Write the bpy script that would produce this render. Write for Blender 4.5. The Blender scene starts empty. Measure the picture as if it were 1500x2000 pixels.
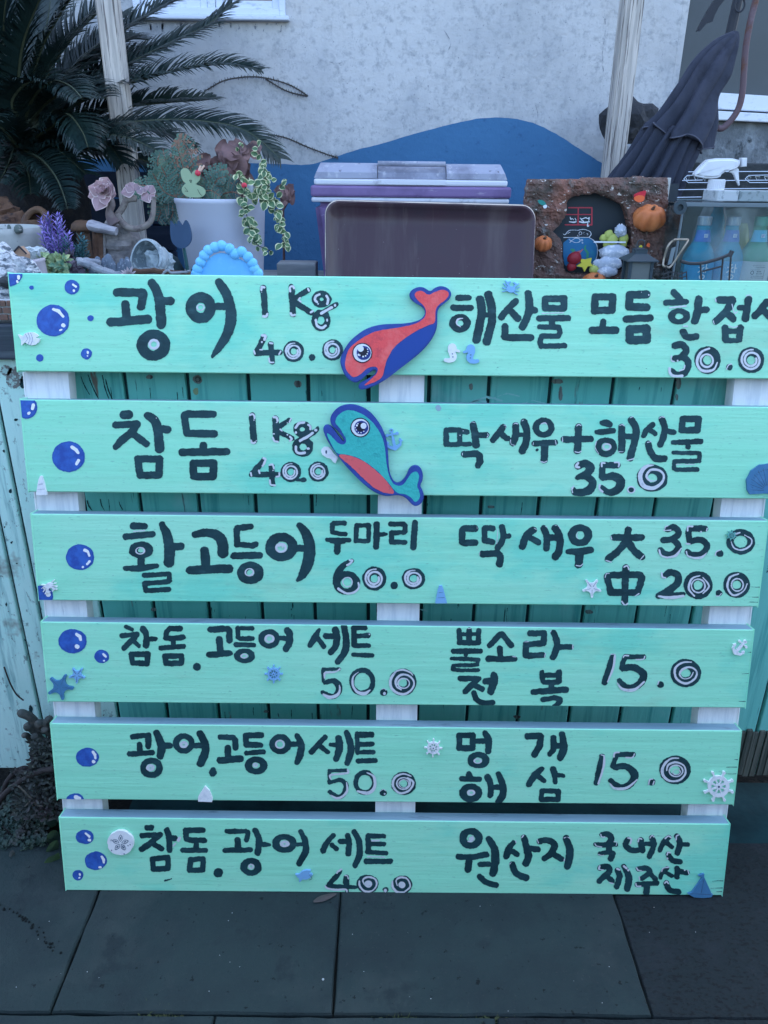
import bpy, bmesh, math, random
import numpy as np
from mathutils import Vector, Matrix
random.seed(7); rng=np.random.default_rng(7)
C=bpy.context.scene.collection
scene=bpy.context.scene
# ---------------------------------------------------------------- camera
CAMH=1.289; FOC=1500.0
def cam_axes(p,r,y):
    p,r,y=[math.radians(a) for a in (p,r,y)]
    f=Vector((math.sin(y)*math.cos(p),math.cos(y)*math.cos(p),-math.sin(p)))
    rt=Vector((math.cos(y),-math.sin(y),0)); up=rt.cross(f)
    return (math.cos(r)*rt+math.sin(r)*up, -math.sin(r)*rt+math.cos(r)*up, f)
RT,UP,FW=cam_axes(23.931,0.632,0.205)
camd=bpy.data.cameras.new('camera'); cam=bpy.data.objects.new('camera',camd); C.objects.link(cam)
M=Matrix.Identity(4)
for i in range(3):
    M[i][0]=RT[i]; M[i][1]=UP[i]; M[i][2]=-FW[i]
M[2][3]=CAMH
cam.matrix_world=M
camd.sensor_fit='VERTICAL'; camd.sensor_height=24; camd.sensor_width=18; camd.lens=18.0
camd.clip_start=0.02; camd.clip_end=500
scene.camera=cam
# ---------------------------------------------------------------- sky, sun, exposure
SUN_EL,SUN_ROT=56.0,20.0       # the sun stands high behind the house: the whole front is in open shade
w=bpy.data.worlds.new('World'); scene.world=w; w.use_nodes=True
nt=w.node_tree; bg=nt.nodes['Background']
sky=nt.nodes.new('ShaderNodeTexSky'); sky.sky_type='NISHITA'; sky.sun_disc=False
sky.sun_elevation=math.radians(SUN_EL); sky.sun_rotation=math.radians(SUN_ROT)
sky.air_density=1.0; sky.dust_density=2.2; sky.ozone_density=1.0
nt.links.new(sky.outputs[0],bg.inputs[0]); bg.inputs[1].default_value=0.12
sl=bpy.data.lights.new('sun','SUN'); so=bpy.data.objects.new('sun',sl); C.objects.link(so)
sl.energy=3.0; sl.angle=math.radians(0.6); sl.color=(1,.95,.87)
se,sr=math.radians(SUN_EL),math.radians(SUN_ROT)
sdir=Vector((math.sin(sr)*math.cos(se),math.cos(sr)*math.cos(se),math.sin(se)))
so.rotation_euler=sdir.to_track_quat('Z','Y').to_euler(); so.location=(0,0,8)
scene.view_settings.view_transform='Standard'; scene.view_settings.look='None'
scene.view_settings.gamma=1; scene.view_settings.exposure=2.72; scene.view_settings.use_curve_mapping=False
scene.cycles.max_bounces=8
# ---------------------------------------------------------------- where a ray from the eye meets a plane of the place
def ray(px,py):
    px=float(px); py=float(py)
    return FW+(px-750)/FOC*RT-(py-1000)/FOC*UP
def P(px,py,Y):
    d=ray(px,py); t=Y/d.y; return Vector((d.x*t,Y,CAMH+d.z*t))
def G(px,py,z=0.0):
    d=ray(px,py); t=(z-CAMH)/d.z; return Vector((d.x*t,d.y*t,z))
LEAN=math.radians(11.199)
SN=Vector((0,-math.cos(LEAN),math.sin(LEAN))); SV=Vector((0,math.sin(LEAN),math.cos(LEAN)))
DS=1.3
def UVp(u,v,off=0.0): return Vector((u,0,CAMH))+SV*v-SN*(DS-off)
def uv(px,py,off=0.0):
    d=ray(px,py); t=-(DS-off)/d.dot(SN); p=d*t; return p.x,p.dot(SV)
def S(px,py,off=0.0):
    u,v=uv(px,py,0.0); return UVp(u,v,off)
# ---------------------------------------------------------------- materials
MATS={}
def mat(name,col,rough=.65,layers=(),bump=(),metal=0,spec=.4,trans=0,alpha=None,coat=0,emit=None,ior=1.45):
    if name in MATS: return MATS[name]
    m=bpy.data.materials.new(name); m.use_nodes=True; n=m.node_tree; b=n.nodes['Principled BSDF']
    b.inputs['Roughness'].default_value=rough; b.inputs['Metallic'].default_value=metal
    b.inputs['Specular IOR Level'].default_value=spec; b.inputs['IOR'].default_value=ior
    b.inputs['Transmission Weight'].default_value=trans; b.inputs['Coat Weight'].default_value=coat
    tc=n.nodes.new('ShaderNodeTexCoord')
    def noise(scale,stretch=(1,1,1),detail=4,r=.6):
        mp=n.nodes.new('ShaderNodeMapping'); mp.inputs['Scale'].default_value=stretch
        n.links.new(tc.outputs['Object'],mp.inputs[0])
        t=n.nodes.new('ShaderNodeTexNoise'); t.inputs['Scale'].default_value=scale
        t.inputs['Detail'].default_value=detail; t.inputs['Roughness'].default_value=r
        n.links.new(mp.outputs[0],t.inputs[0]); return t
    rgb=n.nodes.new('ShaderNodeRGB'); rgb.outputs[0].default_value=(*col,1); cur=rgb.outputs[0]
    for L in layers:   # (colour, scale, lo, hi, stretch, amount)
        c2,sc,lo,hi=L[:4]; st=L[4] if len(L)>4 else (1,1,1); am=L[5] if len(L)>5 else 1
        t=noise(sc,st,5,.65)
        r=n.nodes.new('ShaderNodeMapRange'); r.inputs[1].default_value=lo; r.inputs[2].default_value=hi; r.inputs[4].default_value=am
        n.links.new(t.outputs[0],r.inputs[0])
        mx=n.nodes.new('ShaderNodeMix'); mx.data_type='RGBA'
        n.links.new(r.outputs[0],mx.inputs[0]); n.links.new(cur,mx.inputs[6]); mx.inputs[7].default_value=(*c2,1)
        cur=mx.outputs[2]
    n.links.new(cur,b.inputs['Base Color'])
    nrm=None
    for B in bump:     # (scale, strength, distance, stretch)
        t=noise(B[0],B[3] if len(B)>3 else (1,1,1),6,.6)
        bp=n.nodes.new('ShaderNodeBump'); bp.inputs['Strength'].default_value=B[1]; bp.inputs['Distance'].default_value=B[2]
        n.links.new(t.outputs[0],bp.inputs['Height'])
        if nrm: n.links.new(nrm,bp.inputs['Normal'])
        nrm=bp.outputs[0]
    if nrm: n.links.new(nrm,b.inputs['Normal'])
    if emit: b.inputs['Emission Color'].default_value=(*emit[0],1); b.inputs['Emission Strength'].default_value=emit[1]
    if alpha is not None: b.inputs['Alpha'].default_value=alpha
    MATS[name]=m; return m
def srgb(r,g,b): 
    f=lambda c:(c/255/12.92 if c<=10 else ((c/255+.055)/1.055)**2.4)
    return (f(r),f(g),f(b))
# ---------------------------------------------------------------- objects
def thing(name,label,cat,loc,group=None,kind=None):
    o=bpy.data.objects.new(name,None); o.empty_display_size=.05; C.objects.link(o); o.location=loc
    o['label']=label; o['category']=cat
    if group:o['group']=group
    if kind:o['kind']=kind
    o['_w']=list(loc); return o
def base_of(parent):
    if parent is None: return Vector((0,0,0))
    while parent.parent is not None: parent=parent.parent
    return Vector(parent.location)
def mk(name,vs,fs,m,parent=None,smooth=False,label=None,cat=None,group=None,kind=None,fm=None,origin=None):
    """one mesh object from world-space points; m is a material or a list, fm the material index of each face"""
    me=bpy.data.meshes.new(name)
    if parent is not None: b=base_of(parent)
    elif origin is not None: b=Vector(origin)
    else:
        a=np.array([tuple(v) for v in vs]); b=Vector((float((a[:,0].min()+a[:,0].max())/2),float((a[:,1].min()+a[:,1].max())/2),float(a[:,2].min())))
    me.from_pydata([tuple(Vector(v)-b) for v in vs],[],fs); me.validate(verbose=False)
    for x in (m if isinstance(m,list) else [m]): me.materials.append(x)
    if fm is not None and len(fm)==len(me.polygons): me.polygons.foreach_set('material_index',fm)
    if smooth: me.polygons.foreach_set('use_smooth',[True]*len(me.polygons))
    me.update()
    o=bpy.data.objects.new(name,me); C.objects.link(o)
    if parent is not None: o.parent=parent
    else: o.location=b
    for k,v in (('label',label),('category',cat),('group',group),('kind',kind)):
        if v:o[k]=v
    return o
class MB:
    """collects points and faces of ONE mesh"""
    def __init__(s): s.v=[]; s.f=[]; s.m=[]
    def add(s,vs,fs,mi=0):
        k=len(s.v); s.v+=[Vector(v) for v in vs]; s.f+=[tuple(i+k for i in f) for f in fs]; s.m+=[mi]*len(fs)
    def box(s,x0,x1,y0,y1,z0,z1,bev=0.0,mi=0,fn=None,jit=0):
        bm=bmesh.new(); bmesh.ops.create_cube(bm,size=1)
        for v in bm.verts: v.co=Vector((x0+(v.co.x+.5)*(x1-x0),y0+(v.co.y+.5)*(y1-y0),z0+(v.co.z+.5)*(z1-z0)))
        if bev>0: bmesh.ops.bevel(bm,geom=bm.edges[:],offset=bev,segments=2,affect='EDGES',profile=.5)
        s.bm(bm,mi,fn)
    def bm(s,bm,mi=0,fn=None):
        bm.verts.index_update(); vs=[fn(v.co) if fn else v.co.copy() for v in bm.verts]
        s.add(vs,[[v.index for v in f.verts] for f in bm.faces],mi); bm.free()
    def tube(s,pts,rad,n=8,mi=0,cap=True,flat=1.0,up=None):
        pts=[Vector(p) for p in pts]; rr=rad if isinstance(rad,(list,tuple)) else [rad]*len(pts)
        k=len(s.v); ref=None
        for i,p in enumerate(pts):
            a=pts[max(i-1,0)]; b=pts[min(i+1,len(pts)-1)]; d=(b-a).normalized()
            if ref is None:
                ref=Vector(up) if up else (Vector((0,0,1)) if abs(d.z)<.9 else Vector((1,0,0)))
            e=ref.cross(d); e=e.normalized() if e.length>1e-6 else Vector((1,0,0)); g=d.cross(e).normalized(); ref=g
            for j in range(n):
                t=2*math.pi*j/n; s.v.append(p+e*math.cos(t)*rr[i]+g*math.sin(t)*rr[i]*flat)
        for i in range(len(pts)-1):
            for j in range(n):
                a=k+i*n+j; b=k+i*n+(j+1)%n; s.f.append((a,b,b+n,a+n)); s.m.append(mi)
        if cap:
            s.f.append(tuple(k+j for j in range(n))[::-1]); s.m.append(mi)
            e=k+(len(pts)-1)*n; s.f.append(tuple(e+j for j in range(n))); s.m.append(mi)
    def lathe(s,c,prof,n=32,mi=0,ax=None,wob=0,end=False,start=True):
        """prof: list of (radius,height) from c along ax"""
        c=Vector(c); ax=Vector(ax or (0,0,1)).normalized()
        e=ax.cross(Vector((0,1,0)) if abs(ax.y)<.9 else Vector((1,0,0))).normalized(); g=ax.cross(e)
        k=len(s.v)
        for r,h in prof:
            for j in range(n):
                t=2*math.pi*j/n; q=1+(wob*math.sin(3*t+h*40) if wob else 0)
                s.v.append(c+ax*h+(e*math.cos(t)+g*math.sin(t))*r*q)
        for i in range(len(prof)-1):
            for j in range(n):
                a=k+i*n+j; b=k+i*n+(j+1)%n; s.f.append((a,b,b+n,a+n)); s.m.append(mi)
        if start and prof[0][0]>1e-5: s.f.append(tuple(k+j for j in range(n))[::-1]); s.m.append(mi)
        if end and prof[-1][0]>1e-5:
            e2=k+(len(prof)-1)*n; s.f.append(tuple(e2+j for j in range(n))); s.m.append(mi)
    def blob(s,c,r,sub=2,mi=0,amp=.15,fr=3,seed=0,sc=(1,1,1),rot=None):
        bm=bmesh.new(); bmesh.ops.create_icosphere(bm,subdivisions=sub,radius=1)
        from mathutils import noise as nz
        R=rot or Matrix.Identity(3); c=Vector(c)
        for v in bm.verts:
            q=nz.noise(v.co*fr+Vector((seed*3.1,seed*1.7,seed))); d=v.co*(1+amp*q*2)
            v.co=c+R@Vector((d.x*sc[0]*r,d.y*sc[1]*r,d.z*sc[2]*r))
        s.bm(bm,mi)
    def leaf(s,p,d,nrm,L,W,fold=.25,curl=0.0,mi=0,tip=0.0,n=3,edge=None,pt=None,ew=.72):
        """a leaf blade from p along d, folded along its rib; edge: material of the margin"""
        p=Vector(p); d=Vector(d).normalized(); nrm=Vector(nrm); side=d.cross(nrm)
        if side.length<1e-5: side=d.cross(Vector((0.3,.2,1)))
        side.normalize(); nn=side.cross(d).normalized(); k=len(s.v)
        for i in range(n+1):
            t=i/n; wd=W*.5*((math.sin(math.pi*min(max(t,.0)*.92+.08,1))**.8 if pt is None else (.35+.65*math.sin(math.pi*min(t/pt,1)*.5))*(1 if t<pt else 1-((t-pt)/(1-pt))**1.25)) if i<n else tip)
            c=p+d*L*t-nn*curl*L*t*t
            s.v+= [c, c+side*wd+nn*wd*fold, c-side*wd+nn*wd*fold]
        for i in range(n):
            a=k+3*i; s.f+=[(a,a+3,a+4,a+1),(a,a+2,a+5,a+3)]; s.m+=[mi,mi]
        if edge is not None:
            k=len(s.v)
            for i in range(n+1):
                t=i/n; wd=W*.5*((math.sin(math.pi*min(max(t,.0)*.92+.08,1))**.8 if pt is None else (.35+.65*math.sin(math.pi*min(t/pt,1)*.5))*(1 if t<pt else 1-((t-pt)/(1-pt))**1.25)) if i<n else tip)
                c=p+d*L*t-nn*curl*L*t*t
                for sg in (1,-1):
                    s.v+=[c+side*wd*sg*ew+nn*(wd*fold*ew+.0004), c+side*wd*sg*1.05+nn*(wd*fold+.0004)]
            for i in range(n):
                a=k+4*i; s.f+=[(a,a+4,a+5,a+1),(a+2,a+3,a+7,a+6)]; s.m+=[edge,edge]
    def prism(s,front,depthvec,mi=0,mside=None):
        n=len(front); k=len(s.v); dv=Vector(depthvec)
        s.v+=[Vector(p) for p in front]+[Vector(p)+dv for p in front]
        s.f.append(tuple(k+i for i in range(n))); s.m.append(mi)
        s.f.append(tuple(k+n+i for i in range(n))[::-1]); s.m.append(mi)
        for i in range(n):
            j=(i+1)%n; s.f.append((k+i,k+n+i,k+n+j,k+j)); s.m.append(mi if mside is None else mside)
    def build(s,name,m,parent=None,**kw):
        return mk(name,s.v,s.f,m,parent,fm=s.m if isinstance(m,list) else None,**kw)
def rr(a,b): return random.uniform(a,b)
def smooth_poly(pts,it=2,closed=True):
    for _ in range(it):
        q=[]; n=len(pts)
        for i in range(n if closed else n-1):
            a=pts[i]; b=pts[(i+1)%n]
            q.append(tuple(.75*x+.25*y for x,y in zip(a,b))); q.append(tuple(.25*x+.75*y for x,y in zip(a,b)))
        if not closed: q=[pts[0]]+q+[pts[-1]]
        pts=q
    return pts
def tf(crop,pts):
    ox,oy,s=crop; return [(ox+x/s,oy+y/s) for x,y in pts]
def crom(pts,n=5):
    """catmull-rom through tuples"""
    if len(pts)<3: return pts
    P_=[pts[0]]+list(pts)+[pts[-1]]; out=[]
    for i in range(1,len(P_)-2):
        a,b,c,d=P_[i-1:i+3]
        for k in range(n):
            t=k/n
            out.append(tuple(.5*((2*q)+(-p+r)*t+(2*p-5*q+4*r-u)*t*t+(-p+3*q-3*r+u)*t**3) for p,q,r,u in zip(a,b,c,d)))
    out.append(pts[-1]); return out
# ---------------------------------------------------------------- brush paint: strokes -> one flat outline mesh with uneven edges
def vnoise(X,Y,sc,seed):
    g=np.random.default_rng(seed).random((64,64))
    x=X/sc; y=Y/sc; xi=np.floor(x).astype(int); yi=np.floor(y).astype(int); fx=x-xi; fy=y-yi
    fx=fx*fx*(3-2*fx); fy=fy*fy*(3-2*fy)
    a=g[xi%64,yi%64]; b=g[(xi+1)%64,yi%64]; c=g[xi%64,(yi+1)%64]; d=g[(xi+1)%64,(yi+1)%64]
    return a*(1-fx)*(1-fy)+b*fx*(1-fy)+c*(1-fx)*fy+d*fx*fy-.5
def paint(shapes,mb,mapf,step=1.0,rough=1.0,seed=1,mi=0,square=False):
    """shapes in picture-scale units: ('c',[(x,y,w)..]) brush path, ('o',cx,cy,rx,ry,w) ring, ('e',cx,cy,rx,ry) filled, ('p',pts) polygon"""
    xs=[];ys=[]
    for s in shapes:
        if s[0]=='c':
            for x,y,w in s[1]: xs+=[x-w,x+w]; ys+=[y-w,y+w]
        elif s[0]=='o': xs+=[s[1]-s[3]-s[5],s[1]+s[3]+s[5]]; ys+=[s[2]-s[4]-s[5],s[2]+s[4]+s[5]]
        elif s[0]=='e': xs+=[s[1]-s[3]-3,s[1]+s[3]+3]; ys+=[s[2]-s[4]-3,s[2]+s[4]+3]
        else: xs+=[p[0] for p in s[1]]; ys+=[p[1] for p in s[1]]
    x0,x1,y0,y1=min(xs)-3,max(xs)+3,min(ys)-3,max(ys)+3
    nx=int((x1-x0)/step)+2; ny=int((y1-y0)/step)+2
    X,Y=np.meshgrid(x0+np.arange(nx)*step,y0+np.arange(ny)*step,indexing='ij')
    F=np.full((nx,ny),1e3)
    for s in shapes:
        if s[0]=='c':
            pts=s[1]
            if len(pts)==1: pts=pts+[(pts[0][0]+.1,pts[0][1],pts[0][2])]
            for (ax,ay,aw),(bx,by,bw) in zip(pts[:-1],pts[1:]):
                m=max(aw,bw); i0=max(int((min(ax,bx)-m-x0)/step)-1,0); i1=int((max(ax,bx)+m-x0)/step)+2
                j0=max(int((min(ay,by)-m-y0)/step)-1,0); j1=int((max(ay,by)+m-y0)/step)+2
                xx=X[i0:i1,j0:j1]; yy=Y[i0:i1,j0:j1]; dx,dy=bx-ax,by-ay; L2=dx*dx+dy*dy+1e-9
                t=np.clip(((xx-ax)*dx+(yy-ay)*dy)/L2,0,1)
                d=np.hypot(xx-ax-t*dx,yy-ay-t*dy)-(aw+(bw-aw)*t)/2
                F[i0:i1,j0:j1]=np.minimum(F[i0:i1,j0:j1],d)
        elif s[0]=='o':
            _,cx,cy,rx,ry,w_=s; k=np.hypot((X-cx)/rx,(Y-cy)/ry); F=np.minimum(F,np.abs(k-1)*(rx+ry)/2-w_/2)
        elif s[0]=='e':
            _,cx,cy,rx,ry=s; k=np.hypot((X-cx)/rx,(Y-cy)/ry); F=np.minimum(F,(k-1)*(rx+ry)/2)
        else:
            pts=s[1]; ins=np.zeros(X.shape,bool); D=np.full(X.shape,1e3)
            for (ax,ay),(bx,by) in zip(pts,pts[1:]+pts[:1]):
                c=((ay>Y)!=(by>Y))&(X<(bx-ax)*(Y-ay)/(by-ay+1e-12)+ax); ins^=c
                dx,dy=bx-ax,by-ay; t=np.clip(((X-ax)*dx+(Y-ay)*dy)/(dx*dx+dy*dy+1e-9),0,1); D=np.minimum(D,np.hypot(X-ax-t*dx,Y-ay-t*dy))
            F=np.minimum(F,np.where(ins,-D,D))
    F=F+rough*(1.5*vnoise(X,Y,9,seed)+1.0*vnoise(X,Y,3.1,seed+5)+.7*vnoise(X,Y,1.6,seed+9))
    vid={}; V=[]; k0=len(mb.v)
    def vert(key,x,y):
        if key not in vid: vid[key]=k0+len(V); V.append(mapf(x,y))
        return vid[key]
    ins=F<0
    def ev(i,j,a,b):   # crossing on an edge
        (i2,j2)=(i+a,j+b); f0,f1=F[i,j],F[i2,j2]; t=f0/(f0-f1)
        return vert(('e',i,j,a),x0+(i+a*t)*step,y0+(j+b*t)*step)
    def cv(i,j): return vert((i,j),x0+i*step,y0+j*step)
    cnt=ins[:-1,:-1].astype(int)+ins[1:,:-1]+ins[:-1,1:]+ins[1:,1:]
    faces=[]
    full=cnt==4
    for j in range(ny-1):
        col=full[:,j]; i=0
        idx=np.flatnonzero(col)
        if len(idx):
            br=np.flatnonzero(np.diff(idx)>1); st=np.r_[idx[0],idx[br+1]]; en=np.r_[idx[br],idx[-1]]
            for a,b in zip(st,en):
                faces.append((cv(a,j),cv(a,j+1),cv(b+1,j+1),cv(b+1,j)))
    for i,j in np.argwhere((cnt>0)&(cnt<4)):
        c=[(i,j),(i+1,j),(i+1,j+1),(i,j+1)]; poly=[]
        E=[(i,j,1,0),(i+1,j,0,1),(i,j+1,1,0),(i,j,0,1)]
        for q in range(4):
            if ins[c[q]]: poly.append(cv(*c[q]))
            if ins[c[q]]!=ins[c[(q+1)%4]]: poly.append(ev(*E[q]))
        if len(poly)>=3: faces.append(tuple(poly[::-1]))
    mb.v+=V; mb.f+=faces; mb.m+=[mi]*len(faces)
# ================================================================ GROUND
m_slab=mat('basalt_slab',(.021,.037,.037),.78,layers=[((.017,.028,.030),5,.42,.62),((.042,.054,.052),2.2,.5,.72),((.016,.026,.028),9,.58,.66),((.006,.009,.010),60,.64,.67),((.05,.058,.056),160,.62,.70,(1,1,1),.5),((.30,.34,.34),190,.745,.76)],bump=[(140,.7,.002),(24,.4,.004),(60,.6,.004)],spec=.25)
m_slabp=mat('porous_basalt_slab',(.013,.020,.022),.85,layers=[((.008,.010,.012),95,.54,.60,(1,1.6,1)),((.02,.026,.03),8,.5,.7)],bump=[(95,.9,.005,(1,1.6,1)),(240,.4,.001)],spec=.25)
m_soil=mat('dark_soil',(.012,.014,.014),.95,layers=[((.03,.03,.026),60,.5,.65)],bump=[(80,.8,.008)],spec=.1)
m_mort=mat('dark_joint_mortar',(.012,.016,.016),.9,bump=[(150,.8,.003)],spec=.1)
# one sheet to the horizon, a little below the paving
mk('ground',[(-80,-80,-.045),(80,-80,-.045),(80,80,-.045),(-80,80,-.045)],[(0,1,2,3)],m_soil,kind='structure',origin=(0,0,-.045))
pv=thing('paving','dark basalt paving slabs in front of the counter','paving',(0,0,0)); del pv['category'],pv['label']; pv['kind']='structure'
def slab(pts,m,dz=0.0,seed=0):
    """slab from ground outline (corners), slightly uneven edges"""
    mb=MB(); out=[]; R_=random.Random(seed)
    n=len(pts)
    for i in range(n):
        a=Vector(pts[i]); b=Vector(pts[(i+1)%n]); L=(b-a).length; k=max(2,int(L/.03))
        nr=Vector((-(b-a).y,(b-a).x,0)).normalized()
        for j in range(k): 
            p=a.lerp(b,j/k)
            if 0<j: p+=nr*R_.uniform(-.0012,.0012)
            out.append(p)
    c_=sum(out,Vector())/len(out)
    top=[p+Vector((0,0,dz)) for p in out]; ch=[c_+(p-c_)*1.0+Vector((0,0,dz-.004)) for p in out]; top=[p+(c_-p).normalized()*.003 for p in top]
    lo=[Vector((p.x,p.y,-.044)) for p in out]; N=len(out)
    mb.add(top+ch+lo,[tuple(range(N))]+[(i,N+i,N+(i+1)%N,(i+1)%N) for i in range(N)]+[(N+i,2*N+i,2*N+(i+1)%N,N+(i+1)%N) for i in range(N)])
    return mb.build('paving_slab',m,pv)
YF,YB=.832,1.205
xs=[-1.55,-1.05,-.545,-.073,.462,1.0,1.5]
gp=.0014
for i in range(len(xs)-1):
    a,b=xs[i]+gp,xs[i+1]-gp
    slab([(a,YF+gp,0),(b,YF+gp,0),(b,YB,0),(a,YB,0)],m_slabp if i==4 else m_slab,[0,0,0,.0015,-.003,0][i],i)
row=[-1.3,-.8,-.27,.2,.66,1.1,1.5]
for q in range(5):
    y1=YF-.375*q-gp; y0=y1-.37
    for i in range(len(row)-1):
        s_=(q%2)*.22; slab([(row[i]+gp+s_,y0,0),(row[i+1]-gp+s_,y0,0),(row[i+1]-gp+s_,y1,0),(row[i]+gp+s_,y1,0)],m_slabp if (i+q)%3==0 else m_slab,-.001*(i%3),30+q*7+i)
mk('paving_joint_bed',[(-1.7,-1.3,-.012),(1.7,-1.3,-.012),(1.7,YB,-.012),(-1.7,YB,-.012)],[(0,1,2,3)],m_mort,pv)
# cracked line across the left slab, filled with grit
mb=MB(); pr=[G(-10,1762),G(30,1785),G(62,1805),G(90,1835),G(118,1868)]
k=0
for a,b in zip(pr,pr[1:]):
    for j in range(9):
        p=a.lerp(b,rr(0,1))+Vector((rr(-.004,.004),rr(-.004,.004),.001)); mb.blob(p,rr(.0012,.003),1,amp=.2,seed=k); k+=1
mb.build('grit',m_mort,pv,kind='stuff')
m_gut=mat('dark_teal_stained_concrete',(.008,.040,.045),.8,layers=[((.004,.022,.026),6,.45,.62)],bump=[(40,.4,.003)],spec=.2)
mb=MB(); mb.box(-.56,1.6,YB+.002,1.40,-.044,-.022,.002); mb.build('gutter_strip',m_gut,pv)
# added dark wall, unseen behind the viewer, to shade the lower boards
m_lw=mat('shade_wall_basalt',(.035,.04,.042),.9,layers=[((.07,.075,.075),5,.45,.65)],bump=[(6,1,.05),(30,.7,.01)])
lw=thing('added_shade_wall','added dark wall behind the viewer that shades the lower boards','wall',(0,-1.15,0)); mb=MB(); mb.box(-7,7,-1.5,-1.12,-.044,1.55,.03); mb.build('wall_body',m_lw,lw)
# ================================================================ COUNTER
YP=1.342; YT=1.315; ZT=1.047
ct=thing('counter','teal plank fronted counter with a dark wooden top edge, behind the menu board','counter',(0,1.55,0))
m_plank=mat('weathered_teal_paint',(.15,.58,.50),.7,layers=[((.22,.64,.56),3.0,.42,.65,(1,1,.4)),((.06,.34,.32),22,.54,.68,(2,1,.08),.8),((.20,.17,.14),7,.66,.70,(2,1,.5)),((.015,.05,.06),16,.66,.69,(5,1,.25)),((.01,.05,.055),60,.69,.71,(1,1,.3)),((.40,.62,.60),5,.60,.72,(1,1,.7),.5)],bump=[(70,.5,.003,(1,1,.08)),(200,.25,.001)],spec=.35)
m_plankL=mat('weathered_pale_teal_paint',(.58,.88,.80),.8,layers=[((.62,.90,.82),8,.45,.6),((.22,.45,.44),30,.54,.68,(2,1,.15),.8),((.12,.20,.20),90,.60,.66,(1,1,.6),.7),((.03,.05,.05),60,.70,.715),((.22,.20,.17),6,.62,.72)],bump=[(55,.6,.004,(1,1,.08)),(180,.35,.0015)])
m_plankB=mat('bare_mossy_plank_wood',(.07,.085,.07),.9,layers=[((.15,.16,.13),30,.45,.6,(3,1,.08)),((.02,.03,.03),60,.55,.65,(3,1,.06))],bump=[(60,1.0,.006,(2,1,.05))])
m_trim=mat('dark_weathered_trim',(.045,.058,.075),.8,layers=[((.10,.12,.14),30,.5,.66,(.05,1,2))],bump=[(60,.7,.004,(.05,1,1.5))])
m_top=mat('counter_top_wood',(.30,.32,.32),.8,layers=[((.18,.20,.22),12,.45,.6,(.2,1,1))],bump=[(50,.4,.002,(.1,1,1))])
m_groove=mat('plank_groove_shadow_paint',(.02,.06,.065),.8)
def counter_plank(x0,x1,m,z0=.055,tilt=0,rot=False):
    mb=MB(); g=.0035
    mb.box(x0+g,x1-g,YP,YP+.016,z0,.99,bev=.0025)
    o=mb.build('plank',m,ct)
    if rot:
        mb=MB(); 
        for j in range(3): pass
    return o
# plank lines read at the first gap (px at y=760), spacing about 118 px
lines=[-90,25,245-3,367,485,602,715,838+0,953,1075,1195,1318,1440,1568]
xs_=[]
for L in lines:
    q=P(L,760,YP); xs_.append(q.x)
# straighten to an even run: joints measured across the gaps
xs_=[-.90,-.735,P(30,960,YP).x,P(128,760,YP).x,P(245,760,YP).x]
xs_+= [P(x,760,YP).x for x in (367,485,602,720,838,955,1075,1197,1318,1440)]
xs_+= [P(1500,1344,YP).x,.995,1.12,1.25]
xs_=sorted(xs_)
for a,b in zip(xs_,xs_[1:]):
    mid=(a+b)/2
    counter_plank(a,b,m_plankL if mid<P(128,760,YP).x+.001 else m_plank)
mb=MB(); mb.box(-1.0,1.3,YP+.010,YP+.02,.06,.985); mb.build('back_board',m_groove,ct)
# rotten bare feet of the planks at the right end
rx=[.60,.715,.83,.95,1.05]
for a,b in zip(rx,rx[1:]):
    mb=MB(); n_=8
    for j in range(n_):
        x0=a+(b-a)*j/n_; mb.box(x0+.001,x0+(b-a)/n_-.0015,YP-.004-rr(0,.003),YP,.052+rr(0,.008),.175+rr(0,.01),bev=.001)
    mb.build('rotten_plank_foot',m_plankB,ct)
mb=MB()
pmap=lambda x,y:P(x,y,YP-.0007)
m_chip=mat('bare_chipped_wood',(.20,.24,.22),.9,layers=[((.07,.07,.07),60,.45,.6,(2,1,.2))],bump=[(70,.6,.003)]); m_crk=mat('dark_crack',(.01,.04,.045),.9); m_scf=mat('pale_scuff',(.30,.62,.60),.8)
def chip(name,shapes,m,rough=1.1,seed=1,step=.7):
    k=MB(); paint(shapes,k,pmap,step=step,rough=rough,seed=seed); k.build(name,m,ct)
R5=random.Random(12)
for i,(x,y,a,b) in enumerate([(386,741,9,8),(581,750,8,7),(292,736,6,4),(1088,745,11,5),(1095,770,4,14),(1325,748,5,12),(1322,775,3,8),(920,755,4,6),(165,1012,4,3),(545,1005,6,3),(960,990,7,3),(1150,1195,8,4),(300,1190,6,4),(520,1390,5,3),(1010,1400,7,4)]): chip('chipped_patch',[('e',x,y,a,b)],m_chip,1.6,i+3)
chip('knot_ring',[('o',386,741,5,4.5,2)],m_crk,.6,4); chip('rust_stain',[('e',383,765,5,7)],mat('ochre_rust_stain',(.28,.36,.20),.85),1.8,5)
for i in range(46):
    x=R5.uniform(150,1410); y=R5.choice([755,980,1190,1392])+R5.uniform(-22,20); L=R5.uniform(6,34); sx=(750-x)*-.00018*L
    chip('paint_crack',[('c',[(x,y,R5.uniform(.7,1.3)),(x+R5.uniform(-1,1)+(x-676)*-.00012*L,y+L*.5,1.1),(x+R5.uniform(-1.5,1.5)+(x-676)*-.00024*L,y+L,.4)])],m_crk,.35,i,.5)
for i,(x0,y0,x1,y1) in enumerate([(158,735,176,772),(172,732,196,785),(200,733,214,782),(206,740,222,785),(170,978,180,997),(196,975,204,997),(232,975,240,996)]): chip('paint_crack',[('c',crom([(x0,y0,1.2),((x0+x1)/2-2,(y0+y1)/2,2.2),(x1,y1,1.0)]))],m_crk,.6,i+50,.5)
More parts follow.
